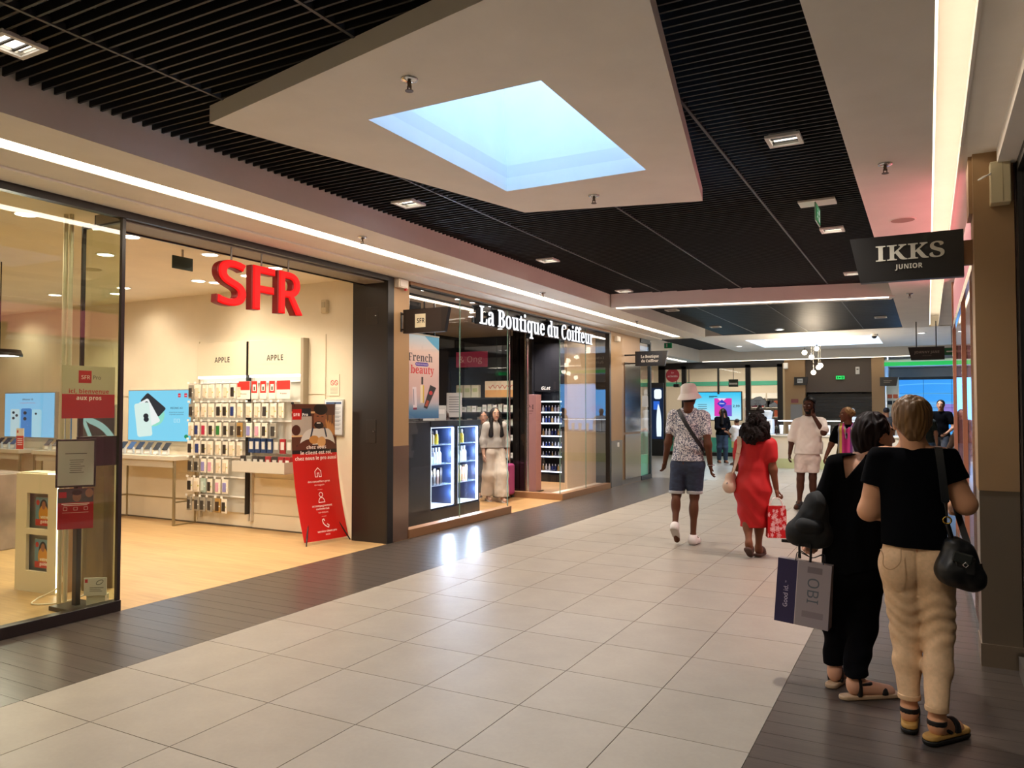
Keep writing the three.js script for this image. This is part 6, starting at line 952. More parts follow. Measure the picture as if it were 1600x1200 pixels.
// ---------------------------------------------------------------- hands and heads
const handCache = {};
function handGeo(curl, h = 0.0035) {          // wrist at the origin, fingers down -y, palm faces +z, thumb to +x
  const key = `${curl}_${h}`; if (handCache[key]) return handCache[key];
  const pr = [cap([0, 0.02, 0], [0, -0.02, 0], 0.026, 0.03, 0.7), cap([-0.022, -0.03, 0], [-0.026, -0.085, 0], 0.019, 0.016, 0.8), cap([0.0, -0.03, 0], [0.0, -0.09, 0], 0.02, 0.016, 0.8), cap([0.02, -0.03, 0], [0.024, -0.085, 0], 0.019, 0.016, 0.8)];
  const F = [[-0.031, -0.08, 0.05], [-0.011, -0.09, 0.066], [0.009, -0.092, 0.072], [0.029, -0.086, 0.064]];
  F.forEach(([x, y, L], i) => { let p = [x, y, 0], a = curl * 0.5 + i * 0.06; [0.45, 0.32, 0.26].forEach((s, j) => { const q = [p[0] + x * 0.08, p[1] - Math.cos(a) * L * s, p[2] + Math.sin(a) * L * s]; pr.push({ ...cap(p, q, 0.0098 - j * 0.001, 0.009 - j * 0.001), k: 0.006 }); p = q; a += curl * 0.75; }); });
  pr.push({ ...cap([0.022, -0.025, 0.004], [0.05, -0.06, 0.014], 0.014, 0.011), k: 0.015 }, { ...cap([0.05, -0.06, 0.014], [0.054, -0.092, 0.024 + curl * 0.008], 0.0105, 0.0085), k: 0.006 });
  const [lo, hi] = bounds(pr, 0.012); return (handCache[key] = surfaceNet(field(pr, 0.014), lo, hi, h));
}
function placedHand(wr, el, thumbDir, curl, mirror, size = 1, aim = null, h = 0.0045) {
  const g = handGeo(curl, h).clone(); if (mirror) { g.scale(-1, 1, 1); const ix = g.index.array; for (let i = 0; i < ix.length; i += 3) { const t = ix[i]; ix[i] = ix[i + 1]; ix[i + 1] = t; } }
  g.scale(size, size, size);
  const y = new THREE.Vector3(...(aim ? [-aim[0], -aim[1], -aim[2]] : [el[0] - wr[0], el[1] - wr[1], el[2] - wr[2]])).normalize(), x = new THREE.Vector3(...thumbDir).multiplyScalar(mirror ? -1 : 1); x.addScaledVector(y, -x.dot(y)).normalize(); const z = new THREE.Vector3().crossVectors(x, y);
  g.applyMatrix4(new THREE.Matrix4().makeBasis(x, y, z).setPosition(...wr)); return g;
}
function headGeo(spec) {                      // centre at the origin, looks along +z
  const { skin, hair, beard = false, lips = 0xa8584c, w = 1, h = 0.0052 } = spec;
  const pr = [ell([0, 0.025, -0.012], [0.074 * w, 0.096, 0.094]), { ...ell([0, -0.045, 0.022], [0.058 * w, 0.072, 0.066]), k: 0.05 }, { ...cap([0, -0.05, -0.03], [0, -0.16, -0.045], 0.054, 0.058), k: 0.03 }, { ...cap([0, 0.012, 0.086], [0, -0.028, 0.102], 0.008, 0.012), k: 0.014 }, { ...cap([-0.036, 0.03, 0.07], [0.036, 0.03, 0.07], 0.012, 0.012), k: 0.02 }, { ...ell([0, -0.098, 0.07], [0.024, 0.018, 0.018]), k: 0.03 }, { ...cap([-0.02, -0.062, 0.078], [0.02, -0.062, 0.078], 0.0085, 0.0085), k: 0.006 }, { ...ell([-0.033, 0.008, 0.072], [0.012, 0.01, 0.012]), k: 0.004 }, { ...ell([0.033, 0.008, 0.072], [0.012, 0.01, 0.012]), k: 0.004 }];
  for (const s of [-1, 1]) pr.push({ ...ell([s * 0.077 * w, -0.005, -0.008], [0.011, 0.031, 0.019], s * 0.3), k: 0.008 });
  const [lo, hi] = bounds(pr, 0.02), g = surfaceNet(field(pr, 0.03), lo, hi, h), S = lin(skin), H = lin(hair), L = lin(lips), W = lin(0xd8cfc6), D = lin(0x20150f);
  return paint(g, (x, y, z) => {
    const ex = Math.abs(x) - 0.033; if (z > 0.06) { if (Math.hypot(ex, y - 0.008) < 0.0055) return D; if (Math.hypot(ex, (y - 0.008) * 1.7) < 0.0125) return W; if (Math.abs(y - 0.036 + Math.abs(ex) * 0.15) < 0.006 && Math.abs(ex) < 0.02) return H; if (Math.abs(x) < 0.024 && Math.abs(y + 0.062) < 0.0085) return L; }
    if (beard && y < -0.045 && y > -0.125 && z > -0.02 && !(Math.abs(x) < 0.026 && Math.abs(y + 0.062) < 0.012)) return H; if (beard && z > 0.07 && Math.abs(x) < 0.036 && y > -0.055 && y < -0.04) return H; return S;
  });
}
function orient(g, c, dir, roll = 0, s = 1) { const z = new THREE.Vector3(...dir).normalize(), up = new THREE.Vector3(0, 1, 0), x = new THREE.Vector3().crossVectors(up, z).normalize(), y = new THREE.Vector3().crossVectors(z, x); const m = new THREE.Matrix4().makeBasis(x, y, z).multiply(new THREE.Matrix4().makeRotationZ(roll)).multiply(new THREE.Matrix4().makeScale(s, s, s)).setPosition(...c); g.applyMatrix4(m); return m; }
// ---------------------------------------------------------------- a person: joints in world metres, measured from the base
const skinMat = new THREE.MeshPhysicalMaterial({ color: 0xffffff, vertexColors: true, roughness: 0.55, specularIntensity: 0.4 });
function person(label, base, J0, o) {
  const t = thing('person', label, 'person', [base[0], 0, base[1]]); const J = {}; for (const k in J0) J[k] = [J0[k][0] - base[0], J0[k][1], J0[k][2] - base[1]];
  const d = o.face ?? [0, 0, -1], b = o.build ?? 1, S = lin(o.skin), rc = (o.rc ?? 0.15) * b, rw = (o.rw ?? 0.135) * b, rp = (o.rp ?? 0.15) * b, ra = o.ra ?? 1, rl = o.rl ?? 1;
  const P = {                                  // lists of shapes for body and clothes; g grows them
    torso: (g = 0) => [cap(J.chest, J.waist, rc + g, rw + g, 0.68, d), cap(J.waist, J.pelvis, rw + g, rp + g, 0.74, d), cap(lerp3(J.shL, J.shR, 0.14), lerp3(J.shR, J.shL, 0.14), 0.062 + g, 0.062 + g, 0.85, d), cap(J.neck, lerp3(J.neck, J.chest, 0.45), 0.07 + g, 0.11 + g, 0.7, d)],
    upperArm: (s, g = 0, to = 1) => cap(J['sh' + s], lerp3(J['sh' + s], J['el' + s], to), 0.054 * ra + g, (0.054 - 0.012 * to) * ra + g), forearm: (s, g = 0, to = 1) => cap(J['el' + s], lerp3(J['el' + s], J['wr' + s], to), 0.043 * ra + g, (0.043 - 0.015 * to) * ra + g),
    thigh: (s, g = 0, to = 1, g2 = g) => cap(J['hip' + s], lerp3(J['hip' + s], J['knee' + s], to), 0.085 * rl + g, (0.085 - 0.027 * to) * rl + g2), shin: (s, g = 0, to = 1, g2 = g) => cap(J['knee' + s], lerp3(J['knee' + s], J['ank' + s], to), 0.056 * rl + g, (0.056 - 0.02 * to) * rl + g2),
    pelvis: (g = 0) => [cap(J.hipL, J.hipR, 0.1 * b + g, 0.1 * b + g, 0.95, d), cap(J.waist, J.pelvis, rw * 0.96 + g, rp + g, 0.74, d)],
  };
  const body = [...P.torso(-0.006), ...P.pelvis(-0.008)];
  for (const s of ['L', 'R']) { const calf = lerp3(J['knee' + s], J['ank' + s], 0.32); body.push(P.upperArm(s), P.forearm(s), P.thigh(s, -0.004), P.shin(s, -0.004), ...(o.covered ? [] : [{ ...ell(add3(calf, [-d[0] * 0.02, 0, -d[2] * 0.02]), [0.05 * rl, 0.1, 0.05 * rl]), k: 0.04 }])); const f = J['toe' + s]; body.push({ ...cap(J['ank' + s], f, 0.034, 0.026), k: 0.03 }, { ...cap(add3(J['ank' + s], [0, -0.035, 0]), f, 0.034, 0.03), k: 0.03 }); }
  body.push({ ...cap(J.neck, J.head, 0.052, 0.056), k: 0.03 });
  const [lo, hi] = bounds(body, 0.03), geos = [paint(surfaceNet(field(body, 0.035), lo, hi, o.cell ?? 0.013), () => S)];
  const head = headGeo({ skin: o.skin, hair: o.hair, beard: o.beard, lips: o.lips, h: o.headCell ?? 0.006 }), hm = orient(head, J.head, o.look ?? d, o.tilt ?? 0, o.headScale ?? 1); geos.push(head);
  for (const s of ['L', 'R']) if (!(o.noHand ?? '').includes(s)) geos.push(paint(placedHand(J['wr' + s], J['el' + s], o['thumb' + s] ?? d, o['curl' + s] ?? 0.55, (o['mirror' + s] ?? (s === 'R')), o.handScale ?? 0.95, o['aim' + s] ?? null, o.handCell ?? 0.005), () => S));
  part('body', mergeGeometries(geos.map((g) => { for (const k of Object.keys(g.attributes)) if (!['position', 'normal', 'color'].includes(k)) g.deleteAttribute(k); return g.index ? g.toNonIndexed() : g; })), skinMat, t);
  return { t, J, P, d, hm, base };
}
// point of a head's own space in the person's space
const hp = (pp, p) => new THREE.Vector3(...p).applyMatrix4(pp.hm).toArray();
// ribbon (strap) lying on a soft surface, through points given in the person's space; pushed out to the surface
function ribbon(name, pts, width, mat, parent, sdf, thick = 0.004, lift = 0.004) {
  const c = new THREE.CatmullRomCurve3(pts.map((p) => new THREE.Vector3(...p))), N = 48, pos = [], idx = [];
  const grad = (p) => { const e = 0.008, g = new THREE.Vector3(sdf(p.x + e, p.y, p.z) - sdf(p.x - e, p.y, p.z), sdf(p.x, p.y + e, p.z) - sdf(p.x, p.y - e, p.z), sdf(p.x, p.y, p.z + e) - sdf(p.x, p.y, p.z - e)); return g.normalize(); };
  for (let i = 0; i <= N; i++) {
    const p = c.getPoint(i / N), tn = c.getTangent(i / N); let nrm = new THREE.Vector3(0, 0, 1); if (sdf) { for (let k = 0; k < 5; k++) { nrm = grad(p); const dd = sdf(p.x, p.y, p.z); if (dd < lift + 0.03 || k < 1) p.addScaledVector(nrm, lift - Math.min(dd, lift + 0.0)); } nrm = grad(p); }
    const side = new THREE.Vector3().crossVectors(tn, nrm).normalize().multiplyScalar(width / 2), n2 = nrm.clone().multiplyScalar(thick);
    for (const [a, b] of [[-1, 0], [1, 0], [1, 1], [-1, 1]]) { const q = p.clone().addScaledVector(side, a).addScaledVector(n2, b); pos.push(q.x, q.y, q.z); }
    if (i) { const o = (i - 1) * 4, w = i * 4; for (let e = 0; e < 4; e++) { const f = (e + 1) % 4; idx.push(o + e, w + e, w + f, o + e, w + f, o + f); } }
  }
  const g = new THREE.BufferGeometry(); g.setAttribute('position', new THREE.Float32BufferAttribute(pos, 3)); g.setIndex(idx); const n = g.toNonIndexed(); n.computeVertexNormals(); return part(name, metricUV(n), mat, parent);
}
const n3 = (x, y, z, f) => Math.sin(x * f + 1.3 * Math.sin(y * f * 0.7 + z * 3)) * Math.sin(y * f * 0.9 + 1.1 * Math.sin(z * f * 0.8 + 2)) * Math.sin(z * f * 1.1 + 1.7 * Math.sin(x * f * 0.6));
// shoes: made flat round the ankle (forward +z), then turned with the foot
function shoe(parent, name, ank, toe, mats, { w = 0.043 } = {}) {
  const d = new THREE.Vector3(toe[0] - ank[0], toe[1] - ank[1], toe[2] - ank[2]), yaw = Math.atan2(d.x, d.z), pitch = -Math.atan2(d.y, Math.hypot(d.x, d.z)) - 0.42;
  const m = new THREE.Matrix4().makeTranslation(...ank).multiply(new THREE.Matrix4().makeRotationY(yaw)).multiply(new THREE.Matrix4().makeRotationX(Math.max(0, pitch)));
  const make = (nm, prims, mat, clip) => { const fn0 = field(prims, 0.03), fn = (x, y, z) => clip(fn0(x, y, z), x, y, z), [lo, hi] = bounds(prims, 0.02), g = surfaceNet(fn, lo, hi, 0.008); g.applyMatrix4(m); part(nm, softUV(g), mat, parent); };
  make(name, [cap([0, 0, 0], [0, -0.045, -0.02], w, w), cap([0, -0.045, -0.02], [0, -0.058, 0.12], w, w * 0.86)], mats[0], (e, x, y) => Math.max(e, y - 0.02, -0.078 - y));
  make('sole', [cap([0, -0.07, -0.022], [0, -0.07, 0.128], w * 1.06, w * 0.96)], mats[1], (e, x, y) => Math.max(e, Math.abs(y + 0.077) - 0.013));
}
// ================================================================ PEOPLE
const weave = dataTex(128, 128, (u, v) => grey(200 + 55 * fbm(u * 30, v * 30, 30, 30, 3, 8)), false);
const cloth = (hex, rough = 0.85, extra = {}) => { const t = weave.clone(); t.repeat.set(6, 6); t.needsUpdate = true; return new THREE.MeshPhysicalMaterial({ color: hex, roughness: rough, bumpMap: t, bumpScale: 0.0008, ...extra }); };
const hairTex = dataTex(256, 64, (u, v) => grey(150 + 105 * fbm(u * 60, v * 2, 60, 2, 3, 4)), false); hairTex.repeat.set(4, 1.5);
const hairM = (hex, rough = 0.5) => new THREE.MeshPhysicalMaterial({ color: hex, roughness: rough, specularIntensity: 0.35, bumpMap: hairTex, bumpScale: 0.004 });
const bodyCloth = cloth(0x060608, 1, { specularIntensity: 0.15 }), blackTee = cloth(0x06070b, 1, { specularIntensity: 0.15 }), leather = std(0x0a0a0b, 0.5);
const folds = (amp, f, sx = 1, sy = 1) => (x, y, z) => amp * (n3(x * sx, y * sy, z * sx, f) + 0.5 * n3(x * sx + 3, y * sy, z * sx, f * 1.9));

// ---------------------------------------------------------------- 1 man in bucket hat
{
  const Z = -9.05, j = (u, v, dz = 0) => onZ(u, v, Z + dz), base = [-2.56, -9.05];
  const J = { head: j(1077, 621), neck: j(1076, 640), chest: j(1076, 664), waist: j(1075, 700), pelvis: j(1074, 722), shL: j(1052, 650), shR: j(1101, 651), elL: j(1044, 692, 0.05), elR: j(1106, 695, 0.06), wrL: j(1039, 722, -0.04), wrR: j(1110, 728, -0.02), hipL: j(1062, 727), hipR: j(1087, 727), kneeL: j(1057, 772, -0.02), kneeR: j(1085, 775, -0.06), ankL: j(1055, 817, 0.16), ankR: j(1083, 836, 0.02), toeL: [0, 0, 0], toeR: [0, 0, 0] };
  J.ankR[1] = 0.1; J.toeR = [J.ankR[0] + 0.02, 0.035, J.ankR[2] - 0.15]; J.ankL[1] = 0.24; J.toeL = [J.ankL[0] - 0.01, 0.05, J.ankL[2] - 0.1];
  const skin = 0x5a3826, p = person('man in a white bucket hat, patterned shirt and denim shorts walking away', base, J, { skin, hair: 0x120d0a, face: [0, 0, -1], rc: 0.165, rw: 0.145, rp: 0.15, ra: 1.02, thumbL: [0.3, 0, -1], thumbR: [-0.3, 0, -1], curlL: 0.5, curlR: 0.45, mirrorL: true, mirrorR: false, headScale: 1.0 });
  const pt = dataTex(512, 512, (u, v) => { const a = fbm(u * 26, v * 26, 26, 26, 3, 3), b = fbm(u * 60, v * 60, 60, 60, 2, 13), q = Math.abs(a - 0.5) < 0.06 || b > 0.62; return q ? [72, 78, 104] : tint([230, 228, 230], 0.94 + 0.1 * b); }); pt.repeat.set(2.2, 2.2);
  const hem = j(1075, 720)[1], sh = soft('patterned_shirt', [...p.P.torso(0.016), ...p.P.pelvis(0.012), p.P.upperArm('L', 0.013, 0.55), p.P.upperArm('R', 0.013, 0.55)], new THREE.MeshPhysicalMaterial({ map: pt, roughness: 0.85 }), p.t, { k: 0.05, clip: (d, x, y) => Math.max(d, hem - y, y - p.J.neck[1] - 0.02), wobble: folds(0.006, 22) });
  const den = dataTex(128, 128, (u, v) => tint([44, 54, 76], 0.8 + 0.4 * fbm(u * 8, v * 20, 8, 20, 4, 2))); den.repeat.set(3, 3); const denim = new THREE.MeshPhysicalMaterial({ map: den, roughness: 0.85 });
  const sp = [...p.P.pelvis(0.004)]; for (const s of ['L', 'R']) sp.push(p.P.thigh(s, 0.022, 0.95, 0.032)); const sy = j(1075, 769)[1];
  soft('denim_shorts', sp, denim, p.t, { k: 0.03, clip: (d, x, y) => Math.max(d, sy - y, y - hem - 0.03), wobble: folds(0.004, 26) });
  for (const s of ['L', 'R']) { const q = lerp3(p.J['hip' + s], p.J['knee' + s], 0.94); soft('turned_cuff', [p.P.thigh(s, 0.024, 1.02, 0.036)], std(0xaeb0b4, 0.85), p.t, { clip: (d, x, y) => Math.max(d, Math.abs(y - sy + 0.0) - 0.02) }); shoe(p.t, 'white_trainer', p.J['ank' + s], p.J['toe' + s], [std(0xdcd6d2, 0.6), std(0xc0bab4, 0.7)], { w: 0.048 }); }
  const c = p.J.head, hat = part('bucket_hat', lathe([[0.001, 0.115], [0.045, 0.113], [0.07, 0.104], [0.086, 0.085], [0.092, 0.05], [0.097, 0.005], [0.099, 0.0], [0.118, -0.03], [0.142, -0.066], [0.139, -0.07], [0.114, -0.035], [0.093, -0.004], [0.001, -0.004]], 0, 0, 0, 40), cloth(0xe4ddd8, 0.9), p.t, [c[0], c[1] + 0.055, c[2] + 0.012]); hat.rotation.set(0.12, 0, 0.05); hat.scale.set(1, 1, 1.17);
  soft('short_hair', [ell(hp(p, [0, -0.01, -0.02]), [0.077, 0.08, 0.086])], hairM(0x130e0c), p.t, { h: 0.008, clip: (d, x, y, z) => Math.max(d, c[1] - 0.06 - y, -(z - c[2] + 0.05)) });
  // crossbody bag: strap over the back, pouch at the front
  const bag = thing('crossbody_bag', 'black crossbody bag strap running over the patterned shirt', 'bag', [base[0], 0, base[1]]); const q = (u, v, dz) => { const a = onZ(u, v, Z + dz); return [a[0] - base[0], a[1], a[2] - base[1]]; };
  ribbon('strap', [q(1060, 640, 0.06), q(1066, 652, 0.15), q(1078, 672, 0.17), q(1090, 690, 0.15), q(1098, 702, 0.06), q(1099, 708, -0.04)], 0.045, std(0x14161c, 0.6), bag, sh.sdf, 0.004, 0.006);
  part('pouch', box(0.22, 0.14, 0.06, p.J.waist[0] + 0.05, p.J.waist[1] + 0.02, p.J.waist[2] - 0.18, 0.02), std(0x14161c, 0.5), bag);
  const w = thing('wrist_watch', 'silver watch on the right wrist of the man in the bucket hat', 'watch', [base[0] + p.J.wrR[0], p.J.wrR[1] + 0.01, base[1] + p.J.wrR[2]]); const wr = new THREE.TorusGeometry(0.034, 0.006, 8, 24); wr.rotateX(Math.PI / 2); part('bracelet', wr, M.chrome, w); part('dial', cyl(0.014, 0.014, 0.008, 0.036, 0, 0, 16).rotateZ(0), M.chrome, w);
}
// ---------------------------------------------------------------- 2 woman in red
{
  const Z = -8.6, j = (u, v, dz = 0) => onZ(u, v, Z + dz), base = [-1.68, -8.6];
  const J = { head: j(1182, 661), neck: j(1180, 683), chest: j(1179, 705), waist: j(1178, 735), pelvis: j(1176, 764), shL: j(1158, 694), shR: j(1202, 695), elL: j(1152, 730, -0.1), elR: j(1208, 734, 0.02), wrL: j(1158, 735, -0.3), wrR: j(1213, 764, -0.02), hipL: j(1166, 768), hipR: j(1188, 768), kneeL: j(1168, 805), kneeR: j(1187, 805, -0.08), ankL: j(1170, 842, 0.14), ankR: j(1185, 850, -0.06), toeL: [], toeR: [] };
  J.ankL[1] = 0.17; J.toeL = [J.ankL[0], 0.045, J.ankL[2] - 0.08]; J.ankR[1] = 0.09; J.toeR = [J.ankR[0] + 0.02, 0.03, J.ankR[2] - 0.15];
  const p = person('dark-haired woman in a red dress walking away with a beige handbag', base, J, { skin: 0x744a34, hair: 0x1c120f, face: [0, 0, -1], rc: 0.14, rw: 0.125, rp: 0.15, ra: 0.95, curlR: 1.3, curlL: 1.2, mirrorR: false, mirrorL: true, headScale: 0.98 });
  const hy = j(1176, 823)[1], hemC = add3(p.J.pelvis, [0, hy - p.J.pelvis[1] - 0.03, 0.0]), ny = j(1180, 681)[1];
  const dm = cloth(0xb3080c, 0.7, { sheen: 0.4, sheenColor: new THREE.Color(0xff4040), sheenRoughness: 0.5 });
  const dr = soft('red_dress', [...p.P.torso(0.014), cap(p.J.waist, p.J.pelvis, 0.14, 0.185, 0.8), cap(p.J.pelvis, hemC, 0.185, 0.135, 0.82), p.P.upperArm('L', 0.024, 0.5), p.P.upperArm('R', 0.028, 0.48)], dm, p.t, { k: 0.05, h: 0.01, clip: (d, x, y) => Math.max(d, hy - y, y - ny), wobble: (x, y, z) => 0.007 * Math.sin(y * 34 + x * 22 + 2 * Math.sin(x * 14)) * Math.max(0, Math.min(1, (p.J.waist[1] - y) * 3)) + 0.006 * n3(x, y * 0.6, z, 24) });
  const ht = [ell(hp(p, [0, 0.02, -0.03]), [0.1, 0.105, 0.105])]; for (let k = 0; k < 26; k++) { const a = k / 26 * Math.PI * 2, r = 0.08 + 0.04 * hash(k, 1, 2); ht.push({ ...ell(hp(p, [Math.cos(a) * r * 1.1, -0.03 - 0.16 * hash(k, 3, 4), Math.sin(a) * r * 0.8 - 0.05]), [0.045, 0.06, 0.045]), k: 0.03 }); }
  soft('curly_hair', ht, hairM(0x130b09, 0.75), p.t, { h: 0.008, k: 0.03, wobble: (x, y, z) => 0.014 * n3(x, y * 0.6, z, 75) + 0.006 * n3(x, y, z, 150), clip: (d, x, y, z) => Math.max(d, -(z - p.J.head[2] + 0.055)) });
  const gl = thing('sunglasses', 'dark sunglasses pushed up on the dark curly hair', 'sunglasses', [base[0] + p.J.head[0], p.J.head[1] + 0.125, base[1] + p.J.head[2]]); part('lenses', box(0.17, 0.035, 0.05, 0, 0, 0, 0.012), std(0x15100f, 0.2), gl); part('bridge', box(0.03, 0.012, 0.012, 0, 0.01, -0.03), M.black, gl);
  for (const s of ['L', 'R']) { const a = p.J['ank' + s], b = p.J['toe' + s]; soft('brown_sandal', [cap(add3(a, [0, -0.06, 0.04]), b, 0.045, 0.042)], std(0x4a3026, 0.6), p.t, { h: 0.009, clip: (d, x, y, z) => { const tt = (z - a[2] - 0.04) / (b[2] - a[2] - 0.04), yc = a[1] - 0.07 + (b[1] - a[1] + 0.045) * tt; return Math.max(d, Math.abs(y - yc) - 0.016); } }); soft('sandal_strap', [cap(lerp3(a, b, 0.55), lerp3(a, b, 0.7), 0.048, 0.046)], std(0x3a241c, 0.6), p.t, { h: 0.008 }); }
  const q = (u, v, dz) => { const a = onZ(u, v, Z + dz); return [a[0] - base[0], a[1], a[2] - base[1]]; };
  const hb = thing('beige_handbag', 'beige shoulder bag on the hip of the woman in red', 'bag', [base[0], 0, base[1]]); const bm = std(0xcbae98, 0.55); const bc = q(1142, 752, 0.02);
  soft('pouch', [cap(add3(bc, [0, -0.05, -0.05]), add3(bc, [0, -0.05, 0.07]), 0.075, 0.075), cap(add3(bc, [0, 0.05, -0.04]), add3(bc, [0, 0.05, 0.05]), 0.05, 0.05)], bm, hb, { h: 0.01, k: 0.05 });
  part('flap', box(0.03, 0.09, 0.14, bc[0] + 0.02, bc[1] + 0.03, bc[2] + 0.01, 0.012), bm, hb); part('clasp', ball(0.012, bc[0] - 0.01, bc[1] - 0.01, bc[2] + 0.13), M.chrome, hb);
  ribbon('strap', [q(1158, 686, 0.0), q(1156, 694, 0.08), q(1152, 715, 0.11), q(1147, 735, 0.07), q(1143, 748, 0.05)], 0.05, bm, hb, dr.sdf, 0.005, 0.005);
  ribbon('strap', [q(1158, 686, 0.0), q(1155, 694, -0.09), q(1150, 720, -0.1), q(1145, 740, -0.04)], 0.035, bm, hb, null, 0.005);
  // red carrier bag
  const rt = canvasTex(256, 320, (g, w, h) => { g.fillStyle = '#b5141a'; g.fillRect(0, 0, w, h); g.strokeStyle = '#dcb4b4'; g.lineWidth = 5; let s = 7; const r = () => (s = (s * 16807) % 2147483647) / 2147483647; for (let k = 0; k < 26; k++) { const x = r() * w, y = r() * h, R = 12 + r() * 22; for (let i = 0; i < 5; i++) { g.beginPath(); g.ellipse(x + Math.cos(i * 1.26) * R * 0.6, y + Math.sin(i * 1.26) * R * 0.6, R * 0.4, R * 0.22, i * 1.26, 0, 7); g.stroke(); } } });
  const a = onZ(1199, 789, Z), b = onZ(1228, 840, Z), bw = b[0] - a[0], bh = a[1] - b[1], rb = thing('red_carrier_bag', 'glossy red carrier bag with a pale flower print held by the woman in red', 'bag', [(a[0] + b[0]) / 2, b[1], Z + 0.02], 0.35);
  const rg = box(bw, bh, 0.12, 0, bh / 2, 0); { const P = rg.attributes.position; for (let i = 0; i < P.count; i++) { const tt = P.getY(i) / bh; P.setZ(i, P.getZ(i) * (1 - 0.55 * tt)); P.setX(i, P.getX(i) * (1.08 - 0.12 * tt)); } rg.computeVertexNormals(); }
  part('sack', rg, phys(0xb5141a, 0.25, { clearcoat: 0.4 }), rb); const fs = new THREE.PlaneGeometry(bw, bh); { const P = fs.attributes.position; for (let i = 0; i < P.count; i++) { const tt = P.getY(i) / bh + 0.5; P.setXYZ(i, P.getX(i) * (1.07 - 0.12 * tt), P.getY(i) + bh / 2, 0.0615 * (1 - 0.55 * tt)); } fs.computeVertexNormals(); } part('flower_print', fs, phys(0xffffff, 0.3, { map: rt, clearcoat: 0.4 }), rb); part('side_gusset', box(0.004, bh * 0.9, 0.06, bw * 0.52, bh * 0.45, 0), phys(0xd83020, 0.25, { clearcoat: 0.4 }), rb);
  const hx = base[0] + p.J.wrR[0], hy2 = p.J.wrR[1] - 0.09; for (const z of [-0.02, 0.02]) part('handle', tube([[-0.07, bh, z], [-0.04, bh + 0.07, z], [hx - rb.position.x, hy2 - b[1], 0], [0.04, bh + 0.07, z], [0.07, bh, z]], 0.005), M.white, rb);
}
// ---------------------------------------------------------------- 3 man in beige with a hand to his face
{
  const Z = -13.2, j = (u, v, dz = 0) => onZ(u, v, Z + dz), base = [-1.78, -13.2];
  const J = { head: j(1264, 634, 0.02), neck: j(1264, 651), chest: j(1264, 672), waist: j(1264, 698), pelvis: j(1262, 713), shL: j(1283, 660), shR: j(1245, 661), elL: j(1287, 676, 0.14), elR: j(1237, 690, 0.02), wrL: j(1273, 653, 0.16), wrR: j(1234, 709, 0.06), hipL: j(1271, 718), hipR: j(1252, 718), kneeL: j(1270, 747, 0.02), kneeR: j(1251, 749, 0.06), ankL: j(1270, 776, 0.0), ankR: j(1249, 783, 0.1), toeL: [], toeR: [] };
  J.ankL[1] = 0.1; J.ankR[1] = 0.1; J.toeL = [J.ankL[0] + 0.03, 0.035, J.ankL[2] + 0.16]; J.toeR = [J.ankR[0] - 0.03, 0.035, J.ankR[2] + 0.16];
  const p = person('bearded man in beige shirt and shorts holding a hand to his face', base, J, { skin: 0x4e2f22, lips: 0x5a342a, hair: 0x0d0908, beard: true, face: [0, 0, 1], rc: 0.175, rw: 0.17, rp: 0.165, ra: 1.05, rl: 1.05, thumbL: [-0.6, 0.3, 0.6], aimL: [-0.35, 1, -0.1], curlL: 0.5, curlR: 0.6, thumbR: [0.2, 0, 1], mirrorL: false, mirrorR: true, look: [-0.25, -0.08, 1], headScale: 1.13 });
  const bm = cloth(0xe8ddd2, 0.9), hem = j(1264, 709)[1]; soft('beige_shirt', [...p.P.torso(0.022), ...p.P.pelvis(0.03), cap(p.J.shL, lerp3(p.J.shL, p.J.elL, 0.72), 0.08, 0.088), cap(p.J.shR, lerp3(p.J.shR, p.J.elR, 0.8), 0.08, 0.085)], bm, p.t, { k: 0.05, h: 0.013, clip: (d, x, y, z) => Math.max(d, hem - y, y - p.J.neck[1] - 0.02 + (z - p.J.neck[2]) * 0.25), wobble: folds(0.008, 20) });
  const hy = j(1262, 738)[1]; soft('beige_shorts', [...p.P.pelvis(0.012), cap(p.J.hipL, p.J.kneeL, 0.108, 0.09), cap(p.J.hipR, p.J.kneeR, 0.108, 0.09)], cloth(0xe0cfc4, 0.9), p.t, { k: 0.02, h: 0.013, clip: (d, x, y) => Math.max(d, hy - y, y - hem - 0.05), wobble: folds(0.006, 26) });
  soft('short_hair', [ell(hp(p, [0, 0.045, -0.022]), [0.097, 0.102, 0.116])], hairM(0x0d0908), p.t, { h: 0.009, clip: (d, x, y, z) => { const q = p.J.head; return Math.max(d, (z - q[2]) * 0.9 - (y - q[1]) * 0.9 + 0.01 - 0.0); } });
  for (const s of ['L', 'R']) shoe(p.t, 'dark_clog', p.J['ank' + s], p.J['toe' + s], [std(0x2b2c30, 0.6), std(0x1d1d20, 0.7)], { w: 0.052 });
  const ph = thing('mobile_phone', 'dark mobile phone held to the ear of the bearded man', 'phone', j(1272, 638, 0.13), 0.5); part('handset', box(0.012, 0.14, 0.07, 0, 0, 0, 0.005), std(0x15161a, 0.3), ph); part('lens', cyl(0.008, 0.008, 0.004, 0.008, 0.05, 0.015, 12).rotateZ(0), M.black, ph);
}
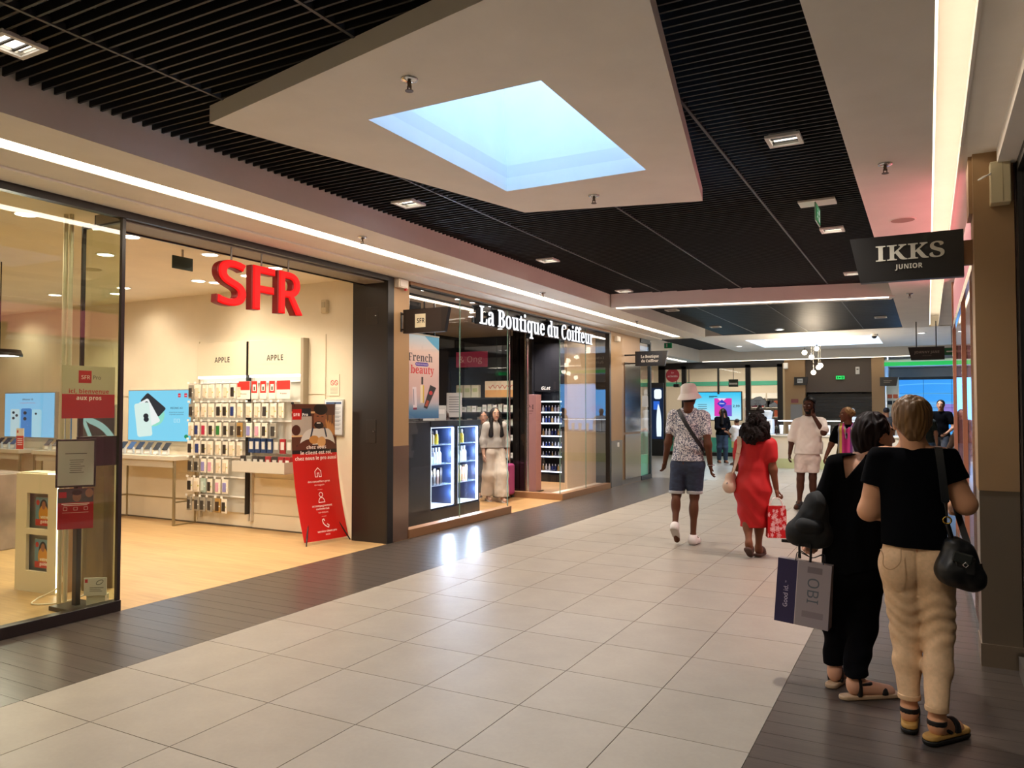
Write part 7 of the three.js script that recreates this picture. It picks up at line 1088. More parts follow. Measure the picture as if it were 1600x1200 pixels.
// ---------------------------------------------------------------- 4 woman with a bright scarf
{
  const Z = -13.4, j = (u, v, dz = 0) => onZ(u, v, Z + dz), base = [-1.17, -13.4];
  const J = { head: j(1322, 648), neck: j(1325, 664), chest: j(1325, 684), waist: j(1326, 712), pelvis: j(1326, 730), shL: j(1342, 672), shR: j(1309, 672), elL: j(1348, 700), elR: j(1299, 694, 0.05), wrL: j(1346, 725, 0.05), wrR: j(1291, 712, 0.14), hipL: j(1334, 734), hipR: j(1318, 734), kneeL: j(1334, 768), kneeR: j(1317, 770, 0.1), ankL: j(1334, 795), ankR: j(1316, 797, 0.12), toeL: [], toeR: [] };
  for (const s of ['L', 'R']) { J['ank' + s][1] = 0.09; J['toe' + s] = [J['ank' + s][0] - 0.02, 0.03, J['ank' + s][2] + 0.15]; }
  const p = person('woman in black with a bright pink, purple and yellow scarf', base, J, { skin: 0x6b4230, lips: 0x7a4034, hair: 0x4a2d1e, face: [0, 0, 1], look: [-0.9, 0, 0.5], rc: 0.15, rw: 0.145, rp: 0.16, mirrorL: false, mirrorR: true, thumbR: [0.2, 0, 1] });
  const top = soft('black_top', [...p.P.torso(0.016), ...p.P.pelvis(0.03), p.P.upperArm('L', 0.022, 0.7), p.P.upperArm('R', 0.022, 0.7)], bodyCloth, p.t, { h: 0.013, clip: (d, x, y) => Math.max(d, y - p.J.neck[1] - 0.01), wobble: folds(0.006, 20) });
  soft('dark_trousers', [...p.P.pelvis(0.012), p.P.thigh('L', 0.02), p.P.thigh('R', 0.02), p.P.shin('L', 0.025), p.P.shin('R', 0.025)], cloth(0x181920), p.t, { h: 0.014 }); for (const s of ['L', 'R']) shoe(p.t, 'dark_shoe', p.J['ank' + s], p.J['toe' + s], [std(0x1d1d20, 0.6), std(0x101012, 0.7)]);
  soft('tied_hair', [ell(hp(p, [0, 0.035, -0.03]), [0.085, 0.09, 0.098]), ell(hp(p, [0, 0.02, -0.1]), [0.05, 0.05, 0.05])], hairM(0x8a6a44), p.t, { h: 0.009, wobble: (x, y, z) => 0.006 * n3(x, y, z, 80), clip: (d, x, y, z) => { const q = new THREE.Vector3(x, y, z).applyMatrix4(p.hm.clone().invert()); return Math.max(d, q.z - 0.05 - (q.y - 0.06) * 0.8); } });
  const st = dataTex(128, 8, (u) => { const c = [[176, 30, 110], [214, 60, 140], [120, 60, 130], [150, 150, 160], [206, 180, 90], [90, 110, 150], [200, 170, 80], [190, 40, 120]]; return c[Math.floor(u * 8) % 8]; }); st.repeat.set(3.2, 1); const sm = new THREE.MeshPhysicalMaterial({ map: st, roughness: 0.8 });
  const sc = thing('striped_scarf', 'long striped scarf in pink, purple and yellow hanging from the neck', 'scarf', [base[0], 0, base[1]]); const n = p.J.neck, c = p.J.chest, w = p.J.waist;
  soft('scarf_cloth', [cap(add3(n, [0.09, -0.01, -0.02]), add3(n, [0.08, -0.08, 0.12]), 0.05, 0.06), cap(add3(n, [-0.09, -0.01, -0.02]), add3(n, [-0.07, -0.08, 0.12]), 0.05, 0.06), cap(add3(n, [0.08, -0.08, 0.12]), add3(w, [0.09, -0.05, 0.17]), 0.06, 0.075, 0.5), cap(add3(n, [-0.07, -0.08, 0.12]), add3(w, [-0.07, -0.05, 0.17]), 0.06, 0.075, 0.5)], sm, sc, { h: 0.011, k: 0.03, wobble: (x, y, z) => 0.008 * Math.sin(x * 90) });
}
// ---------------------------------------------------------------- 5 dark-haired woman in black
{
  const Z = -4.95, j = (u, v, dz = 0) => onZ(u, v, Z + dz), base = [-0.42, -4.95], d = [0.45, 0, -0.89];
  const fl = (u, v, y) => { const q = onY(u, v, y); return q; };
  const J = { head: j(1369, 679, -0.04), neck: j(1354, 710), chest: j(1345, 752), waist: j(1338, 830), pelvis: j(1334, 890), shL: j(1311, 728, 0.04), shR: j(1392, 735, -0.12), elL: j(1287, 800, 0.02), elR: j(1400, 800, -0.2), wrL: j(1270, 838, -0.02), wrR: j(1400, 790, -0.38), hipL: j(1318, 902), hipR: j(1350, 902, -0.05), kneeL: j(1309, 975, -0.05), kneeR: j(1346, 985, 0.0), ankL: fl(1304, 1046, 0.09), ankR: fl(1334, 1066, 0.09), toeL: fl(1322, 1050, 0.03), toeR: fl(1388, 1080, 0.03) };
  const p = person('short dark-haired woman in black tunic and trousers carrying bags', base, J, { covered: true, skin: 0xd2a084, hair: 0x1c0f10, face: d, look: [0.85, -0.1, -0.5], tilt: -0.12, rc: 0.158, rw: 0.145, rp: 0.155, cell: 0.011, headCell: 0.0045, handCell: 0.004, curlL: 1.5, thumbL: [0.8, 0, -0.5], mirrorL: true, mirrorR: false, aimL: [-0.15, -1, 0.05] });
  const poly = [[1316, 714], [1352, 708], [1349, 716], [1320, 750]].map(([u, v]) => { const q = onZ(u, v, Z + 0.12); return [q[0] - base[0], q[1]]; });
  const inside = (x, y) => { let m = -1e9; for (let i = 0; i < poly.length; i++) { const a = poly[i], b = poly[(i + 1) % poly.length], ex = b[0] - a[0], ey = b[1] - a[1], l = Math.hypot(ex, ey); m = Math.max(m, -((x - a[0]) * ey - (y - a[1]) * ex) / l * 1); } return m; };
  const sgn = (() => { const c = poly.reduce((s, q) => [s[0] + q[0] / poly.length, s[1] + q[1] / poly.length], [0, 0]); return inside(c[0], c[1]) < 0 ? 1 : -1; })();
  const inPoly = sgn > 0 ? inside : (x, y) => { let m = -1e9; for (let i = 0; i < poly.length; i++) { const a = poly[i], b = poly[(i + 1) % poly.length], ex = b[0] - a[0], ey = b[1] - a[1], l = Math.hypot(ex, ey); m = Math.max(m, ((x - a[0]) * ey - (y - a[1]) * ex) / l); } return m; };
  const hem = j(1334, 893)[1], hc = add3(p.J.pelvis, [0.0, -0.06, 0]);
  const tn = soft('black_tunic', [...p.P.torso(0.006), cap(p.J.chest, p.J.waist, 0.163, 0.17, 0.7, d), cap(p.J.waist, hc, 0.17, 0.185, 0.75, d), cap(p.J.shL, p.J.elL, 0.075, 0.085), cap(p.J.elL, lerp3(p.J.elL, p.J.wrL, 0.45), 0.085, 0.07), cap(p.J.shR, p.J.elR, 0.075, 0.08), cap(p.J.elR, p.J.wrR, 0.06, 0.045), cap(p.J.elL, add3(p.J.waist, [-0.09, 0.0, 0.02]), 0.06, 0.06)], bodyCloth, p.t, { k: 0.05, h: 0.009, clip: (dd, x, y, z) => { let v = Math.max(dd, hem - y + 0.06 * Math.sin(x * 6), y - p.J.neck[1] - 0.005); if (z > -0.02) v = Math.max(v, -inPoly(x, y)); return v; }, wobble: (x, y, z) => 0.006 * Math.sin(x * 60 + 2 * Math.sin(y * 9)) * 0.7 + 0.006 * n3(x, y * 0.5, z, 22) });
  const tr = []; for (const s of ['L', 'R']) { tr.push(p.P.thigh(s, 0.025, 1, 0.028), cap(p.J['knee' + s], p.J['ank' + s], 0.08, 0.06)); }
  soft('black_trousers', [...p.P.pelvis(0.015), ...tr], cloth(0x060608, 1, { specularIntensity: 0.15 }), p.t, { k: 0.03, h: 0.009, clip: (dd, x, y) => Math.max(dd, y - p.J.pelvis[1] - 0.05, p.J.ankL[1] + 0.03 - y), wobble: (x, y, z) => 0.006 * Math.sin(y * 44 + 3 * Math.sin(x * 12 + z * 9)) * Math.max(0, 1 - (y - 0.1) * 2.2) + 0.005 * n3(x, y, z, 24) });
  const hr = [ell(hp(p, [0, 0.03, -0.03]), [0.098, 0.108, 0.112]), ell(hp(p, [0, -0.03, -0.055]), [0.088, 0.1, 0.075]), ell(hp(p, [0, -0.08, -0.055]), [0.062, 0.06, 0.05]), ell(hp(p, [0.06, 0.0, 0.0]), [0.035, 0.07, 0.06]), ell(hp(p, [-0.06, 0.0, 0.0]), [0.035, 0.07, 0.06])];
  const inv5 = p.hm.clone().invert(), hv = new THREE.Vector3(); soft('dark_bob_hair', hr, hairM(0x160a0c, 0.6), p.t, { h: 0.006, k: 0.03, wobble: (x, y, z) => 0.006 * n3(x, y * 0.3, z, 110) + 0.008 * n3(x + 2, y * 0.6, z, 42), clip: (dd, x, y, z) => { hv.set(x, y, z).applyMatrix4(inv5); const ear = Math.hypot(Math.abs(hv.x) - 0.09, hv.y + 0.03, hv.z - 0.01) - 0.042; return Math.max(dd, hv.z - 0.06 - Math.max(0, (hv.y - 0.05)) * 1.2, -ear); } });
  for (const s of ['L', 'R']) {                 // strapped sandals with pale soles
    const a = p.J['ank' + s], b = p.J['toe' + s], u = [b[0] - a[0], 0, b[2] - a[2]], L = Math.hypot(u[0], u[2]), e = [u[0] / L, 0, u[2] / L], heel = [a[0] - e[0] * 0.05, 0.014, a[2] - e[2] * 0.05], tip = [b[0] + e[0] * 0.03, 0.014, b[2] + e[2] * 0.03];
    soft('sandal_sole', [cap(heel, tip, 0.036, 0.042)], std(0xb59a7c, 0.6), p.t, { h: 0.007, clip: (dd, x, y) => Math.max(dd, Math.abs(y - 0.013) - 0.012) });
    const band = (t0, h0, w) => soft('sandal_strap', [cap(add3(lerp3(a, b, t0), [0, h0, 0]), add3(lerp3(a, b, t0), [0, h0 - 0.045, 0]), 0.044, 0.046)], leather, p.t, { h: 0.007, clip: (dd, x, y, z) => { const q = (x - a[0]) * e[0] + (z - a[2]) * e[2] - L * t0; return Math.max(dd, Math.abs(q) - w, 0.02 - y); } }); band(0.8, -0.015, 0.018); band(0.08, 0.0, 0.012);
    soft('ankle_strap', [cap(add3(a, [0, 0.0, 0]), add3(lerp3(a, b, 0.35), [0, 0.005, 0]), 0.04, 0.036)], leather, p.t, { h: 0.007, clip: (dd, x, y) => Math.max(dd, Math.abs(y - a[1] + 0.005) - 0.008) });
  }
  // black backpack on the forearm
  const q = (u, v, dz) => { const a = onZ(u, v, Z + dz); return [a[0] - base[0], a[1], a[2] - base[1]]; };
  const bp = thing('black_backpack', 'soft black backpack hanging from the forearm of the dark-haired woman', 'bag', [base[0], 0, base[1]]); const bm = std(0x070708, 0.8);
  const sk = soft('sack', [cap(q(1277, 790, 0.08), q(1250, 832, 0.1), 0.06, 0.075), cap(q(1277, 790, 0.08), q(1280, 835, 0.08), 0.06, 0.075), cap(q(1250, 832, 0.1), q(1280, 836, 0.08), 0.06, 0.065), cap(q(1276, 780, 0.06), q(1288, 782, 0.03), 0.035, 0.035)], bm, bp, { h: 0.008, k: 0.06, wobble: folds(0.006, 26) });
  part('strap', tube([q(1279, 778, 0.06), q(1286, 768, 0.02), q(1296, 772, -0.06), q(1292, 784, -0.02)], 0.012), bm, bp); part('hanging_strap', [tube([q(1250, 838, 0.16), q(1249, 855, 0.15), q(1250, 872, 0.14)], 0.007), tube([q(1266, 842, 0.15), q(1267, 862, 0.14), q(1266, 880, 0.14)], 0.007)], bm, bp); soft('pocket', [cap(q(1256, 822, 0.15), q(1274, 824, 0.14), 0.05, 0.05)], bm, bp, { h: 0.008, k: 0.05 }); part('corner_tab', box(0.05, 0.018, 0.02, q(1228, 845, 0.1)[0], q(1228, 845, 0.1)[1], q(1228, 845, 0.1)[2], 0.004), bm, bp);
  // carrier bag with purple edge
  const A = onZ(1211, 872, Z + 0.12), B = onZ(1300, 980, Z + 0.12), gw = B[0] - A[0] - 0.01, gh = A[1] - B[1];
  const gb = thing('carrier_bag', 'grey carrier bag with a purple lettered edge held by the dark-haired woman', 'bag', [(A[0] + B[0]) / 2 - 0.005, B[1], Z + 0.12], -0.1); gb.rotation.z = -0.06;
  const gt = canvasTex(512, 620, (g, w, h) => { g.fillStyle = '#8f8486'; g.fillRect(0, 0, w, h); g.fillStyle = '#241a44'; g.fillRect(0, 0, 196, h); g.fillStyle = '#d8ccc8'; g.fillRect(192, 0, 5, h); g.fillStyle = '#6e6468'; g.fillRect(290, 40, 140, 60); g.save(); g.translate(116, 470); g.rotate(-Math.PI / 2); g.fillStyle = '#cfc4d4'; g.font = '58px sans-serif'; g.fillText('Good id.', 0, 0, 230); g.font = '16px sans-serif'; g.fillText('TM', 236, -20); g.restore(); g.save(); g.translate(330, 130); g.rotate(Math.PI / 2); g.fillStyle = '#4e565e'; g.font = '150px sans-serif'; g.fillText('OBI', 10, 30, 340); g.restore(); g.fillStyle = '#7c7074'; g.fillRect(260, 470, 200, 60); });
  const gg = box(gw, gh, 0.1, 0, gh / 2, 0); { const P = gg.attributes.position; for (let i = 0; i < P.count; i++) P.setZ(i, P.getZ(i) * (1 - 0.5 * P.getY(i) / gh)); gg.computeVertexNormals(); } part('paper_sack', gg, std(0x8a8083, 0.5), gb);
  const gp = new THREE.PlaneGeometry(gw * 0.998, gh * 0.998); { const P = gp.attributes.position; for (let i = 0; i < P.count; i++) { const tt = P.getY(i) / gh + 0.5; P.setXYZ(i, P.getX(i), P.getY(i) + gh / 2, 0.0512 * (1 - 0.5 * tt)); } gp.computeVertexNormals(); } part('bag_print', gp, std(0xffffff, 0.45, 0, { map: gt }), gb);
  const hx = p.J.wrL[0] + base[0] - gb.position.x, hy = p.J.wrL[1] - 0.1 - gb.position.y; for (const z of [-0.02, 0.025]) part('cord_handle', tube([[-0.05, gh, z], [-0.04, gh + 0.05, z], [hx - 0.01, hy, 0.0], [hx + 0.05, gh + 0.05, z], [hx + 0.06, gh, z]], 0.003, 40, 6), std(0x1a1a1e, 0.6), gb);
}
// ---------------------------------------------------------------- 6 blond woman in black tee and beige trousers
{
  const Z = -4.45, j = (u, v, dz = 0) => onZ(u, v, Z + dz), base = [-0.06, -4.45], d = [0.12, 0, -0.99], fl = (u, v, y) => onY(u, v, y);
  const J = { head: j(1424, 661, -0.02), neck: j(1427, 698), chest: j(1427, 745), waist: j(1427, 818), pelvis: j(1431, 872), shL: j(1377, 716), shR: j(1474, 718), elL: j(1357, 798, 0.02), elR: j(1509, 788, 0.02), wrL: j(1385, 806, -0.24), wrR: j(1490, 792, -0.26), hipL: j(1410, 885), hipR: j(1457, 885), kneeL: j(1416, 985, 0.0), kneeR: j(1467, 988, 0.02), ankL: fl(1421, 1108, 0.1), ankR: fl(1464, 1128, 0.1), toeL: [], toeR: fl(1494, 1136, 0.05) };
  J.toeL = [J.ankL[0] + 0.0, 0.05, J.ankL[2] - 0.16];
  const p = person('blond short-haired woman in black tee and beige trousers seen from behind', base, J, { covered: true, skin: 0xd09a76, hair: 0x8a6238, face: d, look: [-0.15, -0.05, -1], rc: 0.158, rw: 0.142, rp: 0.15, ra: 1.12, rl: 1.12, cell: 0.011, headCell: 0.0045, curlL: 0.9, curlR: 0.9, mirrorL: true, mirrorR: false, thumbL: [0, 1, 0], thumbR: [0, 1, 0] });
  const hem = j(1430, 851)[1];
  const ts = soft('black_tee', [...p.P.torso(0.012), cap(p.J.chest, p.J.waist, 0.172, 0.162, 0.72, d), cap(p.J.waist, p.J.pelvis, 0.162, 0.166, 0.76, d), cap(p.J.shL, lerp3(p.J.shL, p.J.elL, 0.52), 0.072, 0.069), cap(p.J.shR, lerp3(p.J.shR, p.J.elR, 0.5), 0.072, 0.072)], blackTee, p.t, { k: 0.045, h: 0.008, clip: (dd, x, y, z) => { let v = Math.max(dd, hem - y - 0.02 * (x + 0.1), y - p.J.neck[1] + 0.004); for (const s of ['L', 'R']) { const a = p.J['sh' + s], b = p.J['el' + s], ux = b[0] - a[0], uy = b[1] - a[1], uz = b[2] - a[2], l = Math.hypot(ux, uy, uz), tt = ((x - a[0]) * ux + (y - a[1]) * uy + (z - a[2]) * uz) / l; const out = s === 'L' ? p.J.waist[0] - 0.15 - x : x - p.J.waist[0] - 0.15; if (out > 0) v = Math.max(v, tt - l * 0.52); } return v; }, wobble: (x, y, z) => 0.005 * n3(x, y, z, 18) + 0.003 * Math.sin(y * 50 + x * 18) * Math.max(0, 1 - (y - hem) * 4) });
  const tr = []; for (const s of ['L', 'R']) { tr.push({ ...p.P.thigh(s, 0.016, 1, 0.006), k: 0.02 }, { ...cap(p.J['knee' + s], lerp3(p.J['knee' + s], p.J['ank' + s], 0.4), 0.069, 0.064), k: 0.03 }, { ...cap(lerp3(p.J['knee' + s], p.J['ank' + s], 0.4), add3(p.J['ank' + s], [0, 0.07, 0]), 0.064, 0.05), k: 0.03 }, { ...ell(add3(p.J['hip' + s], [s === 'L' ? -0.005 : 0.005, 0.01, 0.05]), [0.092, 0.115, 0.085]), k: 0.035 }); }
  const bt = dataTex(128, 128, (u, v) => tint([214, 178, 138], 0.94 + 0.1 * fbm(u * 20, v * 20, 20, 20, 3, 6))); bt.repeat.set(4, 4);
  const trM = new THREE.MeshPhysicalMaterial({ map: bt, roughness: 0.85 }), cr = p.J.hipL[0] * 0.5 + p.J.hipR[0] * 0.5;
  const tsdf = soft('beige_trousers', [cap(p.J.hipL, p.J.hipR, 0.1, 0.1, 0.9, d), cap(add3(p.J.waist, [0, -0.05, 0]), p.J.pelvis, 0.145, 0.152, 0.76, d), ...tr], trM, p.t, { k: 0.04, h: 0.008, clip: (dd, x, y) => Math.max(dd, y - hem - 0.06, 0.155 - y), wobble: (x, y, z) => { const kn = Math.exp(-Math.pow((y - p.J.kneeL[1] - 0.08) / 0.14, 2)); return 0.003 * Math.sin(y * 95 + 3.5 * Math.sin(x * 23 + y * 4) + 2 * Math.sin(z * 14)) * kn + 0.004 * n3(x, y, z, 26) + 0.006 * Math.max(0, 1 - Math.abs(x - cr) / 0.012) * (y > 0.66 && z > 0 ? 1 : 0); } });
  // pocket seams
  const seam = std(0xa98560, 0.8), sp = (u, v, dz) => { const a = onZ(u, v, Z + dz); return [a[0] - base[0], a[1], a[2] - base[1]]; };
  ribbon('pocket_seam', [sp(1376, 858, 0.1), sp(1380, 868, 0.15), sp(1381, 884, 0.18), sp(1392, 890, 0.2), sp(1406, 880, 0.2), sp(1408, 858, 0.17)], 0.005, seam, p.t, tsdf.sdf, 0.002, 0.001);
  for (const s of ['L', 'R']) soft('trouser_cuff', [cap(add3(p.J['ank' + s], [0, 0.075, 0]), add3(p.J['ank' + s], [0, 0.055, 0]), 0.053, 0.053)], trM, p.t, { h: 0.007, clip: (dd, x, y) => Math.max(dd, Math.abs(y - 0.166) - 0.014) });
  const inv = p.hm.clone().invert(), v3 = new THREE.Vector3();
  const ht = dataTex(256, 64, (u, v) => { const n = fbm(u * 50, v * 2, 50, 2, 3, 14), m = fbm(u * 9, v * 2, 9, 2, 2, 24); const a = [150, 112, 64], b = [84, 56, 30], t = Math.min(1, Math.max(0, n * 0.7 + m * 0.6 - 0.15)); return [a[0] * t + b[0] * (1 - t), a[1] * t + b[1] * (1 - t), a[2] * t + b[2] * (1 - t)]; }); ht.repeat.set(6, 2);
  soft('short_blond_hair', [ell(hp(p, [0, 0.045, -0.022]), [0.098, 0.1, 0.114]), ell(hp(p, [0, -0.02, -0.045]), [0.084, 0.075, 0.082]), ell(hp(p, [0, -0.07, -0.06]), [0.05, 0.045, 0.036])], new THREE.MeshPhysicalMaterial({ map: ht, roughness: 0.5, bumpMap: hairTex, bumpScale: 0.004 }), p.t, { h: 0.006, k: 0.03, wobble: (x, y, z) => 0.004 * n3(x, y * 0.25, z, 130) + 0.004 * n3(x + 5, y * 0.5, z, 50), clip: (dd, x, y, z) => { v3.set(x, y, z).applyMatrix4(inv); const ear = Math.hypot(Math.abs(v3.x) - 0.095, (v3.y + 0.02) * 0.8, v3.z - 0.005) - 0.042; return Math.max(dd, v3.z - 0.055 - Math.max(0, v3.y - 0.05) * 1.3, -ear, Math.abs(v3.x) - 0.092 - Math.min(0, v3.y + 0.005) * 0.75); } });
  for (const s of ['L', 'R']) {
    const a = p.J['ank' + s], b = p.J['toe' + s], u = [b[0] - a[0], 0, b[2] - a[2]], L = Math.hypot(u[0], u[2]), e = [u[0] / L, 0, u[2] / L], heel = [a[0] - e[0] * 0.045, 0.03, a[2] - e[2] * 0.045], tip = [b[0] + e[0] * 0.03, 0.03, b[2] + e[2] * 0.03];
    soft('cork_footbed', [cap(heel, tip, 0.038, 0.045)], std(0xa9803e, 0.6), p.t, { h: 0.007, clip: (dd, x, y) => Math.max(dd, Math.abs(y - 0.038) - 0.012) });
    soft('black_sole', [cap(heel, tip, 0.042, 0.048)], std(0x151412, 0.6), p.t, { h: 0.007, clip: (dd, x, y) => Math.max(dd, Math.abs(y - 0.014) - 0.013) });
    soft('ankle_strap', [cap(add3(a, [0, -0.005, 0]), add3(a, [0, 0.012, 0]), 0.045, 0.044)], leather, p.t, { h: 0.007, clip: (dd, x, y) => Math.max(dd, Math.abs(y - a[1]) - 0.014) });
    soft('instep_strap', [cap(add3(lerp3(a, b, 0.7), [0, 0.0, 0]), add3(lerp3(a, b, 0.7), [0, -0.03, 0]), 0.047, 0.05)], leather, p.t, { h: 0.007, clip: (dd, x, y, z) => { const q = (x - a[0]) * e[0] + (z - a[2]) * e[2] - L * 0.7; return Math.max(dd, Math.abs(q) - 0.02, 0.045 - y); } });
    soft('side_strap', [cap(a, add3(lerp3(a, b, 0.35), [0, -0.04, 0]), 0.042, 0.042)], leather, p.t, { h: 0.007, clip: (dd, x, y, z) => { const q = (x - a[0]) * e[0] + (z - a[2]) * e[2]; return Math.max(dd, Math.abs(y - a[1] + 0.02 + q * 0.5) - 0.011, 0.045 - y); } });
  }
  // black shoulder bag with flap pocket and buckle
  const bag = thing('black_shoulder_bag', 'black leather shoulder bag with buckled pocket on the blond woman', 'bag', [base[0], 0, base[1]]); const lm = std(0x0a0b0c, 0.42);
  soft('pouch', [cap(sp(1490, 852, 0.12), sp(1488, 890, 0.13), 0.045, 0.07), cap(sp(1510, 862, 0.12), sp(1518, 902, 0.12), 0.04, 0.055), cap(sp(1488, 890, 0.13), sp(1518, 904, 0.12), 0.065, 0.055)], lm, bag, { h: 0.008, k: 0.05, wobble: folds(0.004, 30) });
  const fp = sp(1504, 872, 0.2); const fk = part('pocket_flap', box(0.085, 0.05, 0.018, 0, 0, 0, 0.008), std(0x1c211f, 0.38), bag, fp); fk.rotation.z = -0.25; part('pocket', box(0.085, 0.08, 0.02, fp[0] + 0.012, fp[1] - 0.04, fp[2] - 0.012, 0.008), lm, bag); const bk = new THREE.TorusGeometry(0.012, 0.003, 6, 4); part('buckle', bk, M.chrome, bag, [fp[0] + 0.012, fp[1] - 0.03, fp[2] + 0.012]);
  part('zip_tassel', rod(sp(1531, 880, 0.14), sp(1536, 912, 0.14), 0.01), lm, bag);
  ribbon('shoulder_strap', [sp(1462, 700, -0.03), sp(1464, 699, 0.03), sp(1468, 715, 0.09), sp(1473, 750, 0.13), sp(1477, 785, 0.14), sp(1479, 808, 0.14)], 0.036, std(0x191c1e, 0.5), bag, ts.sdf, 0.004, 0.005);
  const rg = new THREE.TorusGeometry(0.017, 0.004, 8, 20); part('gold_ring', rg, std(0xc9a24a, 0.25, 1), bag, sp(1480, 813, 0.15)); part('strap_end', [tube([sp(1480, 818, 0.15), sp(1484, 832, 0.14), sp(1488, 848, 0.12)], 0.012)], lm, bag); ribbon('rear_strap', [sp(1464, 700, -0.05), sp(1482, 745, -0.12), sp(1496, 800, -0.04), sp(1512, 850, 0.08)], 0.03, lm, bag, null, 0.004);
}
// ---------------------------------------------------------------- people further off
function far(label, base, h, o) {                 // a standing or walking figure of height h on the floor
  const f = o.face ?? [0, 0, 1], s = [f[2], 0, -f[0]], k = h / 1.75, st = (o.stride ?? 0.06), w = o.sway ?? 0.02;
  const at = (side, y, fw = 0) => [base[0] + s[0] * side * k + f[0] * fw * k, y * k, base[1] + s[2] * side * k + f[2] * fw * k];   // side + = the figure's left
  const J = { head: at(0, 1.625, 0.02), neck: at(0, 1.47), chest: at(0, 1.3), waist: at(0, 1.08), pelvis: at(0, 0.95), shL: at(0.165, 1.41), shR: at(-0.165, 1.41), elL: at(...(o.elL ?? [0.23, 1.13, 0])), elR: at(...(o.elR ?? [-0.23, 1.13, 0])), wrL: at(...(o.wrL ?? [0.24, 0.88, 0.06])), wrR: at(...(o.wrR ?? [-0.24, 0.88, 0.06])), hipL: at(0.085, 0.91), hipR: at(-0.085, 0.91), kneeL: at(0.09, 0.5, st * 0.8), kneeR: at(-0.09, 0.5, -st * 0.3), ankL: at(0.09, 0.09, st), ankR: at(-0.09, 0.09, -st), toeL: at(0.1, 0.035, st + 0.15), toeR: at(-0.1, 0.035, -st + 0.15) };
  const p = person(label, base, J, { cell: 0.018, headCell: 0.008, handCell: 0.007, face: f, thumbL: f, thumbR: f, mirrorL: false, mirrorR: true, build: o.build ?? 0.95, headScale: k * 1.0, handScale: k * 0.95, ...o });
  const ty = (o.topHem ?? 0.9) * k; soft(o.topName ?? 'top', [...p.P.torso(0.014), ...p.P.pelvis(0.016), p.P.upperArm('L', 0.02, o.sleeve ?? 0.6), p.P.upperArm('R', 0.02, o.sleeve ?? 0.6), ...(o.sleeve === 1 ? [p.P.forearm('L', 0.014), p.P.forearm('R', 0.014)] : [])], o.top, p.t, { h: 0.016, k: 0.05, clip: (d, x, y) => Math.max(d, ty - y, y - p.J.neck[1] - 0.02), wobble: folds(0.006, 20) });
  const end = (o.legEnd ?? 0.1) * k, flare = o.flare ?? 0.02; soft(o.legName ?? 'trousers', [...p.P.pelvis(0.008), p.P.thigh('L', 0.016, 1, flare), p.P.thigh('R', 0.016, 1, flare), ...(o.legEnd > 0.5 ? [] : [p.P.shin('L', flare, 1, flare * 1.3), p.P.shin('R', flare, 1, flare * 1.3)])], o.leg, p.t, { h: 0.016, clip: (d, x, y) => Math.max(d, end - y, y - ty - 0.06), wobble: folds(0.005, 22) });
  for (const q of ['L', 'R']) shoe(p.t, 'shoe', p.J['ank' + q], p.J['toe' + q], [o.shoe ?? std(0x22222a, 0.6), std(0xb8b4ae, 0.7)]);
  const iv = p.hm.clone().invert(), v = new THREE.Vector3(), hs = [ell(hp(p, [0, 0.04, -0.025]), [0.086 * k, 0.088 * k, 0.1 * k])]; if (o.long) { hs.push(cap(hp(p, [0, 0.0, -0.07]), hp(p, [0, -o.long, -0.09]), 0.08 * k, 0.075 * k, 0.6, f), cap(hp(p, [0.075, 0.02, 0.0]), hp(p, [0.1, -o.long * 0.9, 0.06]), 0.036, 0.05), cap(hp(p, [-0.075, 0.02, 0.0]), hp(p, [-0.1, -o.long * 0.9, 0.06]), 0.036, 0.05)); } if (o.bun) hs.push(ell(hp(p, [0, 0.14, -0.05]), [0.045, 0.045, 0.045]));
  soft('hair', hs, hairM(o.hair), p.t, { h: 0.01, k: 0.03, clip: (d, x, y, z) => { v.set(x, y, z).applyMatrix4(iv); return Math.max(d, Math.abs(v.x) < 0.062 || v.y > -0.06 ? v.z - 0.045 - Math.max(0, v.y - 0.05) * 1.1 : -1, v.z > 0.02 && Math.abs(v.x) < 0.06 ? v.z - 0.055 - Math.max(0, v.y - 0.05) * 1.1 : -1); } });
  return p;
}
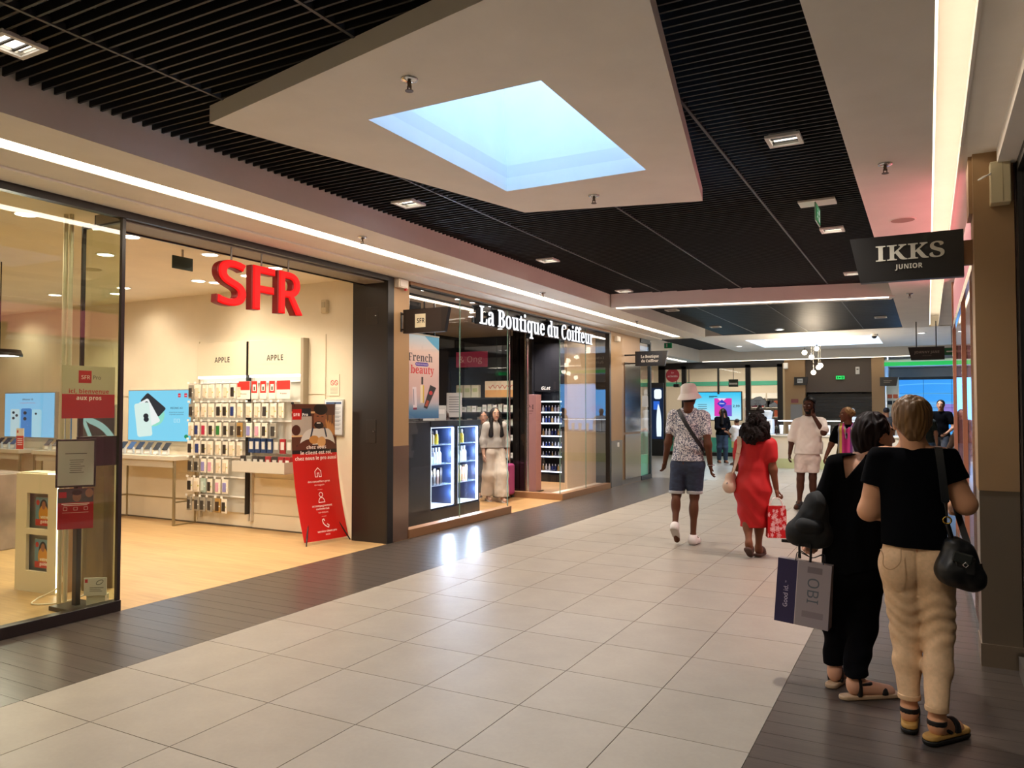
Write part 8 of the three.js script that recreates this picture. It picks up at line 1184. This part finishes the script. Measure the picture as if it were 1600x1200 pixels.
{
  const jeans = cloth(0x3d5878, 0.85), white = cloth(0xdcdcdc, 0.9);
  const at = (u, v) => { const q = onY(u, v, 0); return [q[0], q[2]]; };
  // court: woman with long dark hair, child in white, dark figure with phone
  far('long dark-haired woman in a black top and jeans before the cyan screen', [-5.35, -22.9], 1.62, { skin: 0x8a5c44, hair: 0x15100f, long: 0.4, face: [0.5, 0, 0.86], look: [-0.9, -0.1, 0.4], top: blackTee, topName: 'black_top', leg: cloth(0x2c3c50), legName: 'jeans', sleeve: 1, elR: [-0.2, 1.12, 0.1], wrR: [-0.1, 1.1, 0.3] });
  far('child in a white top and yellow shorts beside the long-haired woman', at(1152, 727), 1.32, { skin: 0x8a6048, hair: 0x2a1c14, face: [-0.85, 0, -0.5], top: white, topName: 'white_top', leg: std(0xd8d890, 0.8), legName: 'yellow_shorts', legEnd: 0.66, flare: 0.03, elL: [0.2, 1.2, 0.18], wrL: [0.12, 1.24, 0.4], elR: [-0.2, 1.2, 0.2], wrR: [-0.12, 1.26, 0.42], shoe: std(0x6a6a70, 0.6) });
  far('person in black with hair in a bun looking at a phone in the court', [-3.85, -20.6], 1.66, { skin: 0x9a6a52, hair: 0x18110f, bun: true, face: [-0.8, 0, -0.6], top: blackTee, topName: 'black_top', leg: cloth(0x15161c), sleeve: 1, elL: [0.2, 1.1, 0.12], wrL: [0.08, 1.16, 0.34], elR: [-0.2, 1.1, 0.12], wrR: [-0.06, 1.16, 0.34] });
  // before the video wall
  far('young man in a black tee walking before the blue video wall', [0.27, -21.0], 1.82, { skin: 0xb48468, hair: 0x17110e, face: [-0.2, 0, 1], top: blackTee, topName: 'black_tee', leg: cloth(0x3a3f4a), elL: [0.26, 1.12, 0.05], wrL: [0.14, 0.98, 0.24], stride: 0.16, elR: [-0.26, 1.12, 0.05], wrR: [-0.14, 1.0, 0.24] });
  far('woman in a dark top and blue jeans beside the young man in the black tee', [-0.06, -20.2], 1.6, { skin: 0xa87a60, hair: 0x1d1512, long: 0.25, face: [0.1, 0, 1], top: cloth(0x16201c), topName: 'dark_top', leg: jeans, legName: 'jeans', sleeve: 0.5 });
  far('person in a brown jacket half hidden behind the right shop front', [0.66, -15.2], 1.66, { skin: 0x8a5c44, hair: 0x2a1c16, face: [-0.3, 0, 1], top: cloth(0x5a4436), topName: 'brown_jacket', leg: cloth(0x4c5048), sleeve: 1, elR: [-0.26, 1.14, 0.1], wrR: [-0.3, 0.98, 0.26] });
  far('white-haired person in a white top standing behind the scarf woman', [-1.9, -23.8], 1.62, { skin: 0x9a7058, hair: 0xd0c8bc, face: [-0.4, 0, 1], top: white, topName: 'white_top', leg: cloth(0x2c3038) });
  far('dark-haired person in a grey top waiting at the kiosk end', [-0.98, -22.8], 1.64, { skin: 0x8a6048, hair: 0x1a1210, face: [-0.5, 0, -0.8], top: cloth(0x4a4c54), topName: 'grey_top', leg: cloth(0x22242c) });
  // inside the hair shop
  far('girl with long black hair, pale grey top and wide cream trousers', [-6.62, -11.6], 1.62, { skin: 0xb08a74, hair: 0x120d0d, long: 0.42, face: [0.75, 0, 0.66], top: cloth(0x9a948c), topName: 'grey_top', topHem: 1.0, leg: cloth(0xbcb0a0), legName: 'wide_trousers', flare: 0.07, sleeve: 1, stride: 0.14, shoe: std(0xcfc8be, 0.6) });
  far('brown-haired woman in dark clothes behind the lit cabinet', [-7.3, -11.0], 1.6, { skin: 0xa87c64, hair: 0x241713, long: 0.22, face: [0.5, 0, 0.86], top: cloth(0x2a2a30), topName: 'dark_top', leg: cloth(0x24252c) });
  far('dark-haired person in a dark jacket beside the product shelf', [-7.05, -11.95], 1.56, { skin: 0xa0765e, hair: 0x17100f, face: [0.4, 0, 0.9], top: cloth(0x3a3634), topName: 'dark_jacket', leg: cloth(0x2a2c34), sleeve: 1 });
}
scene.traverse((o) => { if (o.isMesh) { o.castShadow = true; o.receiveShadow = true; } });
renderer.render(scene, camera);
